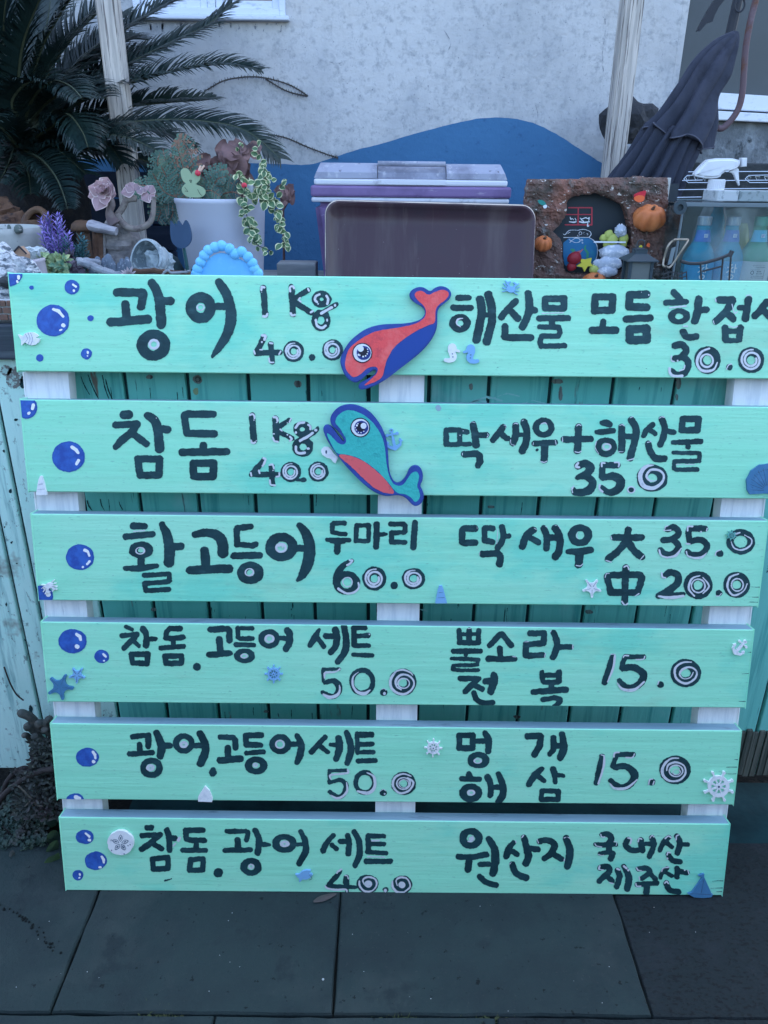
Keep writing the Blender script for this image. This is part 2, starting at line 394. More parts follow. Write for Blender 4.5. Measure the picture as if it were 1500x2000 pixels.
for i,(x,y,a,b) in enumerate([(950,775,30,2.5),(990,768,24,2),(935,782,14,3),(1040,782,26,1.6),(820,1190,18,1.5)]): chip('pale_scuff',[('c',[(x-a,y+a*.35,b),(x,y,b*1.3),(x+a,y+a*.25,b)])],m_scf,1.6,i+70)
pm2=pmap
for i,(x,y,a,b) in enumerate([(28,738,16,22),(12,724,12,10),(44,748,5,12),(20,960,2,3),(33,1100,3,2),(12,1180,2,4),(60,1385,4,8),(22,1060,2,2),(8,880,2,3),(30,820,3,2),(48,1250,2,3)]): chip('chipped_patch',[('e',x,y,a,b)],mat('mottled_bare_wood',(.20,.20,.19),.9,layers=[((.45,.66,.62),110,.48,.56)],bump=[(80,.8,.004)]) if a>8 else m_crk,2.2,i+90)
mb=MB(); mb.box(-1.02,1.32,YT,YT+.03,.985,1.044,bev=.003); mb.build('edge_trim',m_trim,ct)
mb=MB(); mb.box(-1.02,1.32,YT+.031,2.12,1.018,ZT,bev=.002); mb.build('counter_top',m_top,ct)
for x in (-.98,1.28,0.1):
    mb=MB(); mb.box(x-.03,x+.03,1.9,1.96,0,1.017); mb.build('leg',m_trim,ct)
# ================================================================ HOUSE WALL
YW=2.62
hs=thing('house','whitewashed house with a blue wave painted along its foot','house',(0,2.9,0))
m_wall=mat('whitewashed_plaster',(.54,.55,.565),.9,layers=[((.38,.40,.43),1.7,.46,.66),((.31,.33,.36),55,.50,.70,(1,1,1),.8),((.18,.20,.24),130,.64,.70,(1,1,1),.8),((.48,.46,.44),1.3,.55,.8),((.34,.36,.38),2.2,.52,.75,(2,1,.4),.8)],bump=[(42,.6,.006),(120,.35,.002),(8,.3,.01)],spec=.15)
m_wave=mat('blue_wave_paint',(.050,.155,.31),.75,layers=[((.06,.18,.35),3,.45,.7),((.035,.11,.24),40,.6,.72)],bump=[(45,.5,.005),(120,.3,.002)],spec=.25)
m_frame=mat('white_window_frame',(.62,.68,.78),.45,layers=[((.42,.48,.58),30,.55,.7,(1,1,3))])
m_glass=mat('grey_window_pane',(.20,.16,.15),.25,spec=.5)
m_inn=mat('brown_curtain',(.20,.14,.12),.8,layers=[((.12,.08,.07),9,.4,.6,(6,1,1))])
zt=4.6
# window openings: left (px x 205..560, y<25), right wing starts at px 1310
def Wp(px,py): return P(px,py,YW)
xl0,xl1=Wp(262,20).x,Wp(558,20).x; zb=Wp(400,30).z; zwt=zb+1.0
xr=Wp(1326,60).x
mb=MB()
def quadbox(x0,x1,z0,z1): mb.box(x0,x1,YW,YW+.2,z0,z1)
quadbox(-3.2,xl0,0,zt); quadbox(xl0,xl1,0,zb); quadbox(xl0,xl1,zwt,zt); quadbox(xl1,xr+.02,0,zt)
mb.build('wall',m_wall,hs)
# painted wave, a skin of paint 3 mm proud
wv=[(540,320),(580,322),(612,320),(650,308),(700,292),(740,282),(800,264),(860,248),(900,238),(940,231),(975,230),(1010,233),(1040,240),(1070,253),(1100,270),(1130,290),(1155,306),(1180,322),(1230,350)]
wv=[(-400,318),(200,310),(400,316)]+wv
wv=crom(wv,4)
mb=MB(); vs=[]; fs=[]
for i,(x,y) in enumerate(wv):
    a=Wp(x,y+rr(-.6,.6)); a.y=YW-.003; vs+=[a,Vector((a.x,YW-.003,.0))]
for i in range(len(wv)-1): fs.append((2*i,2*i+2,2*i+3,2*i+1))
mb.add(vs,fs); mb.build('painted_wave',m_wave,hs)
# mould streaks under the sill and hairline cracks in the plaster
m_mould=mat('grey_mould_stain',(.20,.22,.26),.95,layers=[((.50,.52,.55),50,.46,.58)])
R6=random.Random(8)
wm=lambda x,y:(lambda q:Vector((q.x,YW-.0012,q.z)))(Wp(x,y))
for i in range(26):
    x=R6.uniform(290,565); mb=MB(); paint([('c',[(x,47,R6.uniform(2,6)),(x+R6.uniform(-2,2),50+R6.uniform(2,12),1.0)])],mb,wm,step=.8,rough=2.4,seed=i); 
    if mb.f: mb.build('mould_streak',m_mould,hs)
for i,p in enumerate([[(1180,20),(1182,60),(1176,110),(1180,150)],[(1035,262),(1050,230),(1046,205)],[(640,120),(660,124),(676,118)],[(1262,135),(1275,138),(1284,133)],[(868,60),(880,82),(876,98)]]):
    mb=MB(); paint([('c',crom([(x,y,.9) for x,y in p]))],mb,wm,step=.5,rough=.5,seed=i); mb.build('plaster_crack',MATS.get('rough_grey_render') or m_mould,hs)
# left window
wn=MB(); f=.035
def fr(mb,x0,x1,z0,z1,y0,y1,w_):
    mb.box(x0,x0+w_,y0,y1,z0,z1,.002); mb.box(x1-w_,x1,y0,y1,z0,z1,.002); mb.box(x0+w_,x1-w_,y0,y1,z0,z0+w_,.002); mb.box(x0+w_,x1-w_,y0,y1,z1-w_,z1,.002)
fr(wn,xl0,xl1,zb,zwt,YW-.01,YW+.06,.018); wl=wn.build('window',m_frame,hs)
xm=Wp(413,20).x
for a,b in ((xl0+.019,xm-.012),(xm+.012,xl1-.019)):
    s_=MB(); fr(s_,a,b,zb+.019,zwt-.019,YW+.008,YW+.035,.020); s_.build('sash',m_frame,wl)
    s_=MB(); s_.box(a+.021,b-.021,YW+.018,YW+.022,zb+.040,zwt-.040); s_.build('pane',m_glass,wl)
s_=MB(); s_.box(xm-.011,xm+.011,YW+.004,YW+.04,zb+.019,zwt-.019,.002); s_.build('mullion',m_frame,wl)
s_=MB(); 
zs=Wp(400,41).z; s_.box(Wp(262,35).x,Wp(566,40).x,YW-.028,YW,zs,zb-.002,.003); s_.build('sill',m_frame,wl)
s_=MB(); s_.box(xl0+.03,xl1-.03,YW+.09,YW+.10,zb,zwt); s_.build('curtain',m_inn,wl)
# right wing: the wall turns back here
m_rough=mat('rough_grey_render',(.13,.15,.17),.95,layers=[((.28,.32,.36),7,.5,.66),((.04,.05,.06),30,.55,.68),((.38,.42,.48),20,.66,.72,(1,1,3))],bump=[(30,1.0,.012),(110,.6,.004)])
m_dark=mat('dark_smoked_window_panel',(.026,.042,.055),.5,layers=[((.034,.052,.068),3,.4,.6)],spec=.5)
ang=math.radians(24); cr,sr=math.cos(ang),math.sin(ang); X0=xr; Y0=YW
def R_(u,dz,d=0): return Vector((X0+u*cr+d*sr, Y0+u*sr-d*cr, dz))
def Rw(px,py,d=0):  # ray onto the turned wall
    r=ray(px,py); nx,ny=-sr,cr; t=((X0*nx+Y0*ny)-d)/(r.x*nx+r.y*ny); return Vector((r.x*t,r.y*t,CAMH+r.z*t))
def Ru(px,py,d=0): q=Rw(px,py,d); return ((q.x-X0)*cr+(q.y-Y0)*sr), q.z
z1=Ru(1400,182)[1]; z2=Ru(1400,214)[1]
def rbox(mb,u0,u1,z0,z1_,d0,d1,bev=.002,mi=0):
    bm=bmesh.new(); bmesh.ops.create_cube(bm,size=1)
    for v in bm.verts: v.co=Vector((u0+(v.co.x+.5)*(u1-u0),d0+(v.co.y+.5)*(d1-d0),z0+(v.co.z+.5)*(z1_-z0)))
    if bev: bmesh.ops.bevel(bm,geom=bm.edges[:],offset=bev,segments=2,affect='EDGES')
    mb.bm(bm,mi,lambda c:R_(c.x,c.z,c.y))
mb=MB(); rbox(mb,-.0,2.2,0,z2-.004,-.2,0,0); mb.build('lower_wall',m_rough,hs)
mb=MB(); rbox(mb,0.0,2.2,z1+1.3,zt,-.2,0,0); mb.build('upper_wall',m_wall,hs)
mb=MB(); rbox(mb,.0,2.2,z2,z1,-.05,.018); wr=mb.build('window',m_frame,hs); wr['label']='wide window with a dark panel at the right'
mb=MB(); rbox(mb,.0,2.2,z2-.0305,z2-.006,-.05,.03); mb.build('sill',m_frame,wr)
mb=MB(); rbox(mb,.012,2.2,z1+.001,z1+1.295,-.06,-.03,0); mb.build('dark_panel',m_dark,wr)
mb=MB(); rbox(mb,0.0,.006,z1+.001,z1+1.295,-.06,.002); mb.build('frame_post',m_wall,wr)
# roof: an eave over the whole front keeps it in shade
m_roof=mat('roof_slab_concrete',(.34,.36,.38),.9,bump=[(20,.4,.01)])
mb=MB(); mb.box(-3.4,3.4,YW-.25,YW+3,zt,zt+.14,.01); mb.build('roof',m_roof,hs)
mb=MB(); mb.box(-3.2,-3.0,YW+.201,YW+2.8,0,zt); mb.build('side_wall',m_wall,hs)
# navy boards low on the house wall behind the palm
nb=thing('navy_board_fence','low dark navy board fence in the shade behind the palm','fence',(-.95,2.45,0))
m_navy=mat('dark_navy_stain',(.010,.022,.05),.7,layers=[((.02,.035,.07),30,.5,.66,(.1,1,1))],bump=[(60,.5,.003,(.08,1,1))])
ztop=P(150,318,2.45).z; z=.1; 
while z<ztop-.02:
    mb=MB(); mb.box(-1.75,P(335,400,2.45).x,2.45,2.468,z,z+.070,.002); mb.build('fence_board',m_navy,nb); z+=.074
for x in (-1.7,-1.1,P(330,400,2.45).x-.03):
    mb=MB(); mb.box(x-.03,x+.025,2.4685,2.50,0,ztop+.01); mb.build('fence_post',m_navy,nb)
# ================================================================ WOODEN POSTS
m_post=mat('weathered_post_wood',(.58,.54,.50),.85,layers=[((.36,.34,.32),18,.45,.62,(2,2,.12)),((.10,.09,.09),60,.54,.60,(2,2,.07),.85),((.05,.05,.05),34,.62,.66,(3,3,.10)),((.20,.19,.18),7,.58,.70,(3,3,.5),.7)],bump=[(40,.7,.005,(2,2,.07)),(150,.2,.001)])
def post(name,label,tops,Y,dep,notch=False):
    # tops: list of (py, xl, xr)
    o=thing(name,label,'post',(P(tops[0][1],tops[0][0],Y).x,Y,0)); mb=MB()
    w_=[P(r,y,Y).x-P(l,y,Y).x for y,l,r in tops]; W_=sum(w_)/len(w_)
    y,l,r=tops[0]; a=P((l+r)/2,y,Y); y,l,r=tops[-1]; b=P((l+r)/2,y,Y)
    dx=(a.x-b.x)/(a.z-b.z); xz=lambda z:b.x+(z-b.z)*dx
    z0,z1=0,3.6
    bm=bmesh.new(); bmesh.ops.create_cube(bm,size=1)
    for v in bm.verts: v.co=Vector((v.co.x*W_,Y+(v.co.y+.5)*dep,z0+(v.co.z+.5)*(z1-z0)))
    bmesh.ops.bevel(bm,geom=[e for e in bm.edges if abs(e.verts[0].co.z-e.verts[1].co.z)>1],offset=.004,segments=2,affect='EDGES')
    mb.bm(bm,0,lambda c:Vector((c.x+xz(c.z),c.y,c.z)))
    mb.build('shaft',m_post,o); return o,xz,W_
lp,xz,W_=post('wooden_post','weathered square timber post rising through the sago palm fronds','',Y=2.02,dep=.05) if False else post('wooden_post','weathered square timber post rising through the sago palm fronds',[(20,188,224),(180,198,240),(300,222,256)],2.12,.055)
rp,xz2,W2=post('wooden_post','weathered grooved timber post left of the folded parasol',[(0,1222,1258),(170,1203,1240),(330,1182,1222)],2.30,.055)
m_postd=mat('post_groove_shade_wood',(.2,.2,.21),.9,bump=[(60,.6,.004,(2,2,.1))])
mb=MB(); 
for z in (0,):
    vs=[]
    for zz in (0,3.6):
        for dx in (-W2*.20,-W2*.12): 
            for dy in (-.006,0): vs.append(Vector((xz2(zz)+dx,2.30+dy-.0005,zz)))
    mb.add(vs,[(0,4,6,2),(0,1,5,4),(2,6,7,3),(0,2,3,1),(4,5,7,6)])
mb.build('raised_batten',m_post,rp)
# ================================================================ THE MENU SIGN
sg=thing('menu_sign','mint green slatted wooden menu board with hand painted Korean prices, leaning on the counter','menu board',UVp(.03,-1.057))
MINT=(.33,.83,.55)
m_mint=mat('mint_paint',MINT,.62,layers=[((.40,.84,.58),2.2,.42,.60,(1,2,2),.8),((.19,.74,.53),2.6,.52,.62,(1,2,2),.75),((.18,.52,.36),34,.50,.70,(.05,1,1),.14),((.44,.86,.66),60,.52,.70,(.04,1,1),.16),((.36,.55,.36),2.3,.60,.74,(1,3,3),.55),((.16,.40,.30),300,.60,.72,(.3,1,1),.5),((.05,.16,.16),170,.715,.735,(.7,1,1),.8),((.38,.52,.34),1.3,.66,.82,(1,3,3),.6)],
    bump=[(38,.55,.003,(.05,1,1)),(110,.4,.0015,(.08,1,1)),(300,.25,.0008,(.3,1,1))],spec=.3)
m_edge=mat('greywashed_edge',(.25,.40,.46),.7,layers=[((.36,.50,.54),30,.45,.65,(.1,1,1),.8),((.13,.17,.22),60,.6,.7,(.2,1,1),.6)],bump=[(60,.3,.002,(.1,1,1))])
m_white=mat('whitewashed_wood',(.84,.86,.84),.75,layers=[((.60,.64,.66),22,.46,.62,(3,1,.25),.6),((.4,.44,.46),70,.64,.70,(3,1,.12),.5)],bump=[(60,.5,.003,(1,1,.15)),(14,.3,.003,(.3,1,1))])
m_ink=mat('dark_ink_paint',(.016,.062,.072),.5,layers=[((.009,.040,.048),16,.42,.6),((.04,.11,.12),90,.56,.70,(.4,1,1),.6)],bump=[(120,.5,.001,(.3,1,1))],spec=.35)
m_wink=mat('white_highlight_paint',(.66,.68,.70),.6,layers=[((.30,.36,.42),150,.56,.72,(1,1,1),.6)],bump=[(150,.3,.0006)])
m_bub=mat('blue_bubble_paint',(.04,.14,.50),.5,layers=[((.028,.085,.36),60,.4,.6)],bump=[(90,.2,.0006)])
m_bubd=mat('bubble_rim_paint',(.03,.10,.40),.5)
m_bw=mat('bubble_white_paint',(.88,.88,.85),.6)
LEFTU,RIGHTU=-.609,.674; TH=.028
BV=[(.0975,-.0595),(-.106,-.264),(-.303,-.461),(-.5015,-.6575),(-.7005,-.858),(-.896,-1.057)]
boards=[]
for i,(v1,v0) in enumerate(BV):
    bm=bmesh.new(); bmesh.ops.create_cube(bm,size=1)
    for v in bm.verts: v.co=Vector((LEFTU+(v.co.x+.5)*(RIGHTU-LEFTU),v0+(v.co.z+.5)*(v1-v0),-TH*(.5-v.co.y)))
    bmesh.ops.bevel(bm,geom=bm.edges[:],offset=.0016,segments=1,affect='EDGES')
    if i>=3:   # sawn-off upper corner
        for v in bm.verts:
            if v.co.x>RIGHTU-.006 and v.co.y>v1-.006: v.co.y-=.003; v.co.x-=.0015
    mb=MB()
    mb.bm(bm,0,lambda c:UVp(c.x,c.y,c.z))
    fm=[]
    for f in mb.f:
        n=(mb.v[f[1]]-mb.v[f[0]]).cross(mb.v[f[2]]-mb.v[f[0]])
        if n.length>0: n.normalize()
        fm.append(1 if abs(n.dot(SV))>.8 else 0)
    mb.m=fm
    b=mb.build('board',[m_mint,m_edge],sg)
    boards.append(b)
# stringers behind the boards
def stringer(uL,uR):
    mb=MB(); bm=bmesh.new(); bmesh.ops.create_cube(bm,size=1)
    for v in bm.verts: v.co=Vector((uL+(v.co.x+.5)*(uR-uL),-1.050+(v.co.z+.5)*1.13,-TH-.001-.026*(.5-v.co.y)))
    bmesh.ops.bevel(bm,geom=bm.edges[:],offset=.002,segments=2,affect='EDGES')
    mb.bm(bm,0,lambda c:UVp(c.x,c.y,c.z)); return mb.build('stringer',m_white,sg)
def uoff(px,py,off):
    d=ray(px,py); t=-(DS-off)/d.dot(SN); return (d*t).x
def pairw(l,r,y): return uoff(l,y,-TH-.001),uoff(r,y,-TH-.001)
a=[pairw(49,137,755),pairw(69,153,985),pairw(88,170,1190),pairw(105,186,1392),pairw(123,202,1575)]
stringer(sum(q[0] for q in a)/5,sum(q[1] for q in a)/5)
a=[pairw(743,831,760),pairw(740,824,985),pairw(735,822,1192),pairw(733,812,1396),pairw(732,808,1580)]
stringer(sum(q[0] for q in a)/5,sum(q[1] for q in a)/5)
a=[pairw(1411,1494,990),pairw(1384,1468,1200),pairw(1361,1442,1400),pairw(1340,1418,1585)]
stringer(sum(q[0] for q in a)/4,sum(q[1] for q in a)/4)
# the painted words
def shp(crop,strokes):
    ox,oy,s=crop; out=[]
    for st in strokes:
        if st[0]=='o': out.append(('o',ox+st[1]/s,oy+st[2]/s,st[3]/s,st[4]/s,st[5]/s))
        elif st[0]=='d': out.append(('e',ox+st[1]/s,oy+st[2]/s,st[3]/s,st[3]/s))
        elif st[0]=='E': out.append(('e',ox+st[1]/s,oy+st[2]/s,st[3]/s,st[4]/s))
        elif st[0]=='q': # closed box
            w_=st[1]*.93; p=[(st[i],st[i+1]) for i in range(2,len(st),2)]; p=p+[p[0]]
            out.append(('c',[(ox+x/s,oy+y/s,w_/s) for x,y in p]))
        elif st[0]=='v':
            p=crom([tuple(st[i:i+3]) for i in range(1,len(st),3)]); out.append(('c',[(ox+x/s,oy+y/s,w_/s) for x,y,w_ in p]))
        elif st[0]=='s': # white brush spiral in a nought: cx cy R [ry]
            cx,cy,R=st[1:4]; ry=st[4] if len(st)>4 else R
            n=40; p=[]
            for i in range(n+1):
                t=i/n; a=math.radians(80+t*660); k=.80-.42*t
                p.append((ox+(cx+math.cos(a)*R*k)/s,oy+(cy-math.sin(a)*ry*k)/s,(.17*R*(1 if t>.06 else .6))/s))
            out.append(('c',p))
        elif st[0]=='l': # corners kept
            w_=st[1]; out.append(('c',[(ox+st[i]/s,oy+st[i+1]/s,w_/s) for i in range(2,len(st),2)]))
        else:
            w_=st[0]; p=[(st[i],st[i+1]) for i in range(1,len(st),2)]
            p=crom(p) if len(p)>2 else p
            # blunt brush ends: a small square foot added by a second short cap
            out.append(('c',[(ox+x/s,oy+y/s,w_/s) for x,y in p]))
    return out
def smap(bi,off):
    v1,v0=BV[bi]
    def f(x,y):
        u,v=uv(x,y); u=min(max(u,LEFTU+.0012),RIGHTU-.0012); v=min(max(v,v0+.0012),v1-.0012); return UVp(u,v,off)
    return f
SEED=[3]
def word(bi,crop,ink,white=(),name='painted_word'):
    mb=MB(); SEED[0]+=7
    paint(shp(crop,ink),mb,smap(bi,.0006),seed=SEED[0],rough=1.0)
    if white: paint(shp(crop,white),mb,smap(bi,.0011),seed=SEED[0]+3,rough=.45,mi=1)
    return mb.build(name,[m_ink,m_wink],boards[bi])
def zero(cx,cy,R,ry=None): ry=ry or R; return ('o',cx,cy,R*.66,ry*.66,(R+ry)/2*.68)
c=(180,530,5)
word(0,c,[('l',85,245,205,490,208,500,225,478,340),(85,325,325,338,450),(88,180,497,545,468),('v',585,110,80,640,210,92,665,330,100,675,515,100),(82,690,290,765,290),('o',600,720,110,103,105)],[('o',605,712,42,40,26)])
word(0,c,[('o',1060,355,97,100,103),(75,1225,342,1300,342),('v',1240,105,80,1310,220,95,1350,350,105,1355,480,108,1315,620,95,1240,740,75,1175,835,30)],[('o',1060,352,34,28,12)])
c=(460,530,5)
word(0,c,[(62,270,160,292,425)],[(24,253,182,258,152,282,158),(24,272,438,300,440,312,415),('d',257,203,6)])
word(0,c,[(62,548,155,560,415),(52,590,255,708,182),(60,575,300,742,402),('o',840,272,58,50,72),('o',835,478,65,72,62),(46,800,425,985,322)],
  [(22,535,195,533,155,560,145,572,165),(22,540,410,555,430,580,425),(20,708,170,718,190),(14,632,258,618,275,640,298),(22,735,400,755,388),(24,820,225,785,245,777,278,797,300),(24,888,240,905,272,897,318),(24,785,475,797,530,845,553,880,530),(26,838,410,940,352),('E',895,478,9,17),('E',972,333,11,15),('E',808,318,9,9)])
word(0,c,[(58,278,640,245,715,207,785),(58,207,798,435,790),(54,345,708,360,880),('o',568,782,66,66,72),('d',747,842,31),('o',947,767,66,68,72)],
  [(26,262,625,295,630,285,665),('d',258,690,9),(18,180,775,190,805),(14,238,765,262,765),(16,335,700,362,705),(16,425,810,442,780),(16,328,850,335,885,372,890),('s',568,782,103),('s',947,767,103,107)],'painted_price')
c=(860,530,4.6875)
word(0,c,[(55,165,243,260,240),(58,122,332,278,335),('o',180,475,66,56,62),(78,362,258,378,350,362,480,330,625),(78,440,215,467,320,470,460,425,640),(52,400,400,450,400)],[('v',205,430,8,160,440,18,150,480,14,185,508,8)])
word(0,c,[(62,690,275,620,340,558,420),(66,645,365,708,432),(70,805,205,815,300,803,400,752,508),(58,830,350,868,355),('l',68,592,505,590,600,640,608,828,605)])
word(0,c,[('q',66,960,250,1135,250,1130,338,957,338),(58,905,430,1170,428),(62,1020,450,1020,500),('l',50,908,508,1085,510,1095,560,1075,592,925,592,912,650,925,685,1135,680)],[(10,930,385,1040,382,1130,378)])
c=(1140,540,4.1667)
word(0,c,[('q',66,92,165,236,165,230,272,88,280),(52,158,368,152,430),(62,68,438,262,438)])
word(0,c,[('l',66,512,145,372,150,368,245,510,250),(58,345,345,543,338),('q',74,374,430,512,425,512,515,372,518)],[('E',468,128,4,4),('E',528,150,5,7)])
word(0,c,[(55,735,130,780,180),(50,672,215,832,205),('o',777,325,62,44,50),(66,935,188,925,280,905,360),(52,960,272,998,270),(58,808,450,840,492,912,488)],[(12,700,255,830,240),(10,810,405,840,405)])
word(0,c,[(62,1105,190,1208,190),(60,1212,195,1150,290,1075,362),(60,1165,300,1215,342),(42,1262,255,1310,255),(60,1340,190,1315,340),(56,1148,418,1152,512),(56,1275,418,1262,512),(46,1150,445,1268,445),(46,1152,520,1258,520),
   (60,1490,205,1440,270,1395,320),(58,1465,275,1515,330),(64,1585,190,1578,395)],[(9,1070,180,1075,205),(9,1320,158,1350,150,1365,165),(8,1052,360,1060,385),(8,1205,225,1225,300,1250,285),(8,1175,395,1215,415,1250,405)])
word(0,c,[(58,742,565,800,555,835,600,800,650),(56,745,668,810,660,852,710,820,782,760,800,715,770),zero(1007,680,107,113),('d',1185,738,27),zero(1362,680,107)],
   [(10,712,645,712,685,735,692),(22,697,745,700,785,735,812,800,808),('E',763,685,8,9),(12,820,725,812,755,780,765),('v',1020,585,14,950,620,22,920,700,22,960,765,22,1050,760,18,1085,700,12),('o',1000,685,50,52,16),(10,1160,755,1175,722,1200,712),('s',1362,680,107)],'painted_price')
c=(180,780,5)
word(1,c,[(88,310,150,358,150),(72,230,252,438,240),('v',440,245,75,385,320,78,290,400,80,228,465,55),(70,400,340,530,432),('v',545,158,75,610,205,88,640,290,92,660,480,95),(76,690,290,738,295),('q',78,447,582,660,580,652,738,468,742)],[('E',628,182,5,5)])
word(1,c,[('l',74,1180,145,940,142,905,155,908,240,930,332,1190,335),(80,1088,452,1090,500),(76,882,515,1310,510),('q',80,985,622,1187,622,1185,752,992,752)])
c=(460,780,7.5)
word(1,c,[(98,243,240,270,605)],[(28,215,230,250,215,275,240,280,275),('E',272,303,10,11),(26,232,600,240,630,270,640,290,628),('E',307,605,9,9)])
word(1,c,[(98,583,280,600,588),(72,640,400,788,300),(78,630,468,828,572),('o',982,438,90,76,92),('o',985,695,104,98,100),('v',920,610,75,1080,520,75,1180,455,72,1212,395,12)],
  [(34,560,260,600,265,618,310),('E',605,338,14,9),(30,550,560,570,610,620,620),('E',560,505,16,10),(16,660,435,655,440,685,465),(22,790,330,815,280),('E',760,342,9,9),('E',762,517,14,14),(34,800,545,825,580,800,605),(36,1005,338,930,350,880,415),(32,1065,370,1095,395,1098,435),('E',885,485,20,22),(38,945,605,1080,530,1130,490),('E',1178,450,24,20),(36,885,690,890,760,940,790,1015,780),('E',1065,720,26,20)])
word(1,c,[(82,413,892,330,990,250,1080),(82,242,1100,620,1100),(86,530,980,540,1235),zero(810,1060,150),('E',995,1180,46,34),zero(1215,1057,148),(40,900,1180,960,1180)],
  [(34,410,860,440,880,415,945),('E',398,972,16,16),(28,345,1040,355,1080),(24,225,1075,235,1120),(24,500,960,545,955,565,1010),('E',552,1038,10,8),(26,640,1075,642,1120,600,1132),(28,505,1180,515,1245,580,1258),('s',810,1060,150),('s',1215,1057,148)],'painted_price')
c=(840,790,5)
word(1,c,[('q',56,157,250,290,248,288,388,155,390),(56,300,255,358,268),(42,300,390,388,385),(72,420,198,440,290,447,395),(60,475,300,548,300),('l',66,338,485,455,478,485,500,488,560,468,592)],[(6,315,495,315,470),(7,555,320,568,300,560,285),(6,395,180,415,170,440,180),('E',322,258,5,6),('E',292,300,5,6)])
word(1,c,[(60,715,218,660,290,612,348),(56,700,290,752,335),(70,835,208,835,300,808,372),(74,915,172,942,260,935,370,902,450),(48,860,295,920,295),('E',765,330,18,26)],[(7,720,200,742,205,735,230),(7,815,192,835,182,855,190),(7,895,160,915,148),(8,785,345,790,385,825,398)])
word(1,c,[('o',1108,225,76,70,62),(60,1022,382,1218,368),(74,1120,405,1112,540),('d',1045,442,17)],[(8,1085,190,1120,178,1140,195),(8,1080,555,1110,565,1140,552),(7,1008,370,1005,395),(8,1222,350,1230,390)])
c=(1090,790,5)
word(1,c,[(66,58,342,318,335),(72,198,218,190,450)],[(8,178,210,200,195,222,205),(8,42,320,42,360),(8,165,460,200,468,225,455)])
word(1,c,[('v',425,178,40,465,180,68,505,195,60),('v',372,268,45,460,265,62,540,255,58),('o',468,415,76,68,60),(72,620,225,620,440),(72,715,152,757,230,750,350,700,520),(58,650,310,720,310)],[('o',475,412,36,28,16),(6,375,350,362,420,395,480),(8,600,205,625,195,645,210),(7,590,460,640,462),(8,700,130,730,118),(8,675,545,740,528)])
word(1,c,[(56,920,198,862,250,838,302),(48,892,250,948,285),(66,1010,145,1040,220,1030,310,998,388),(56,1062,260,1128,270),(66,880,385,900,460,950,525,1038,528)],[(8,985,135,1010,118,1035,125),(7,870,370,905,362)])
word(1,c,[('q',72,1215,140,1372,140,1362,250,1205,250),('v',1122,370,45,1250,368,58,1392,360,60),('d',1270,412,28),('l',44,1130,470,1380,475,1378,550,1135,556,1128,625,1150,635,1358,635)],[(5,1150,585,1340,585)])
word(1,c,[('v',192,600,72,262,575,78,318,620,82,262,685,72,190,712,50),('v',262,690,60,338,760,82,285,848,82,165,858,62,155,830,40),('l',64,578,592,432,592,430,700,470,708),('v',440,715,60,540,700,80,612,750,82,585,825,82,500,858,68,420,810,50),('d',715,832,31),zero(918,718,152,135)],
  [(22,195,572,172,605,205,612),(12,128,810,140,860),(12,150,795,135,830),(16,425,605,425,570,455,572),(16,590,605,592,568,550,565),(20,405,785,402,820,430,850),('o',712,832,34,30,14),('v',930,590,10,850,610,36,800,690,42,830,790,42,930,815,34,1010,760,26,1030,690,22,980,640,24,900,640,26,862,700,26,900,745,16,960,740,8)],'painted_price')
c=(220,1000,6)
word(2,c,[(82,240,162,372,166),(76,158,288,465,258),('o',335,445,92,64,88),(88,335,560,335,620),('v',150,660,60,330,655,80,515,630,58),('v',582,148,78,640,280,110,665,420,125,662,590,125),(90,700,405,800,400),('l',60,368,742,660,722,668,805,640,818,375,835,388,920,655,905)],[('o',325,452,50,38,15),(14,250,225,380,215)])
word(2,c,[('v',962,262,80,1110,240,100,1230,275,120,1290,370,130,1295,475,130),(104,1080,455,1092,620),(104,912,680,1365,662)])
c=(440,1000,7.5)
word(2,c,[('l',88,375,215,180,230,168,260,175,475,400,490,445,470),(104,125,640,505,632),('o',370,890,125,105,132)],[('o',355,880,58,52,20),(14,350,930,410,890)])
word(2,c,[('o',825,510,165,145,140),(105,1040,530,1150,530),('v',1085,195,95,1180,310,140,1228,450,165,1232,600,175,1205,760,170,1135,920,120,1060,1000,50)],[('o',818,522,68,58,36),(22,790,500,830,480,840,520)])
c=(620,1000,6.818)
word(2,c,[('l',64,358,145,215,148,198,160,198,270,310,290,375,295),('v',132,370,55,270,370,66,425,372,60),(60,190,392,350,395),(88,268,430,265,520),('q',68,520,178,682,178,680,382,512,382),(82,790,165,784,460),('v',820,298,66,870,298,62,920,290,40),('l',68,972,160,1150,158,1168,180,1165,262,1130,272,985,272,985,400,1165,402),(84,1300,145,1275,470)])
word(2,c,[('o',390,945,130,114,94),('v',458,650,55,340,715,80,265,830,95,250,945,95),zero(758,885,160),('d',1020,975,50),zero(1280,885,155,142)],
  [(24,430,640,470,645,425,690,395,705),('v',545,940,20,550,1010,26,480,1070,30,380,1080,30,280,1020,36),('o',400,930,62,62,16),('s',758,885,160),('s',1280,885,155,142)],'painted_price')
c=(880,1010,5)
word(2,c,[('l',66,238,110,130,112,112,130,112,240,135,250,242,248),('l',58,412,108,332,108,330,225,408,242),(62,500,95,515,180,500,240,458,300),(50,530,190,568,185),('l',68,312,360,455,350,482,370,485,420,475,458)],[(6,285,340,282,380),(6,255,90,262,120),(6,460,115,450,260)])
word(2,c,[(72,808,125,735,190,702,285),(64,785,205,855,245),(66,910,112,940,200,935,305),(72,1020,108,1068,200,1060,320,1022,385),(66,950,200,1050,200)],[(8,1015,78,1050,85,1068,110),(7,815,105,835,118),(7,925,85,945,100)])
word(2,c,[('o',1263,175,82,74,72),('v',1150,335,52,1260,335,72,1372,318,60),(80,1260,350,1252,460)],[(9,1225,470,1265,475,1290,455),('v',1240,150,6,1228,180,10,1245,210,8)])
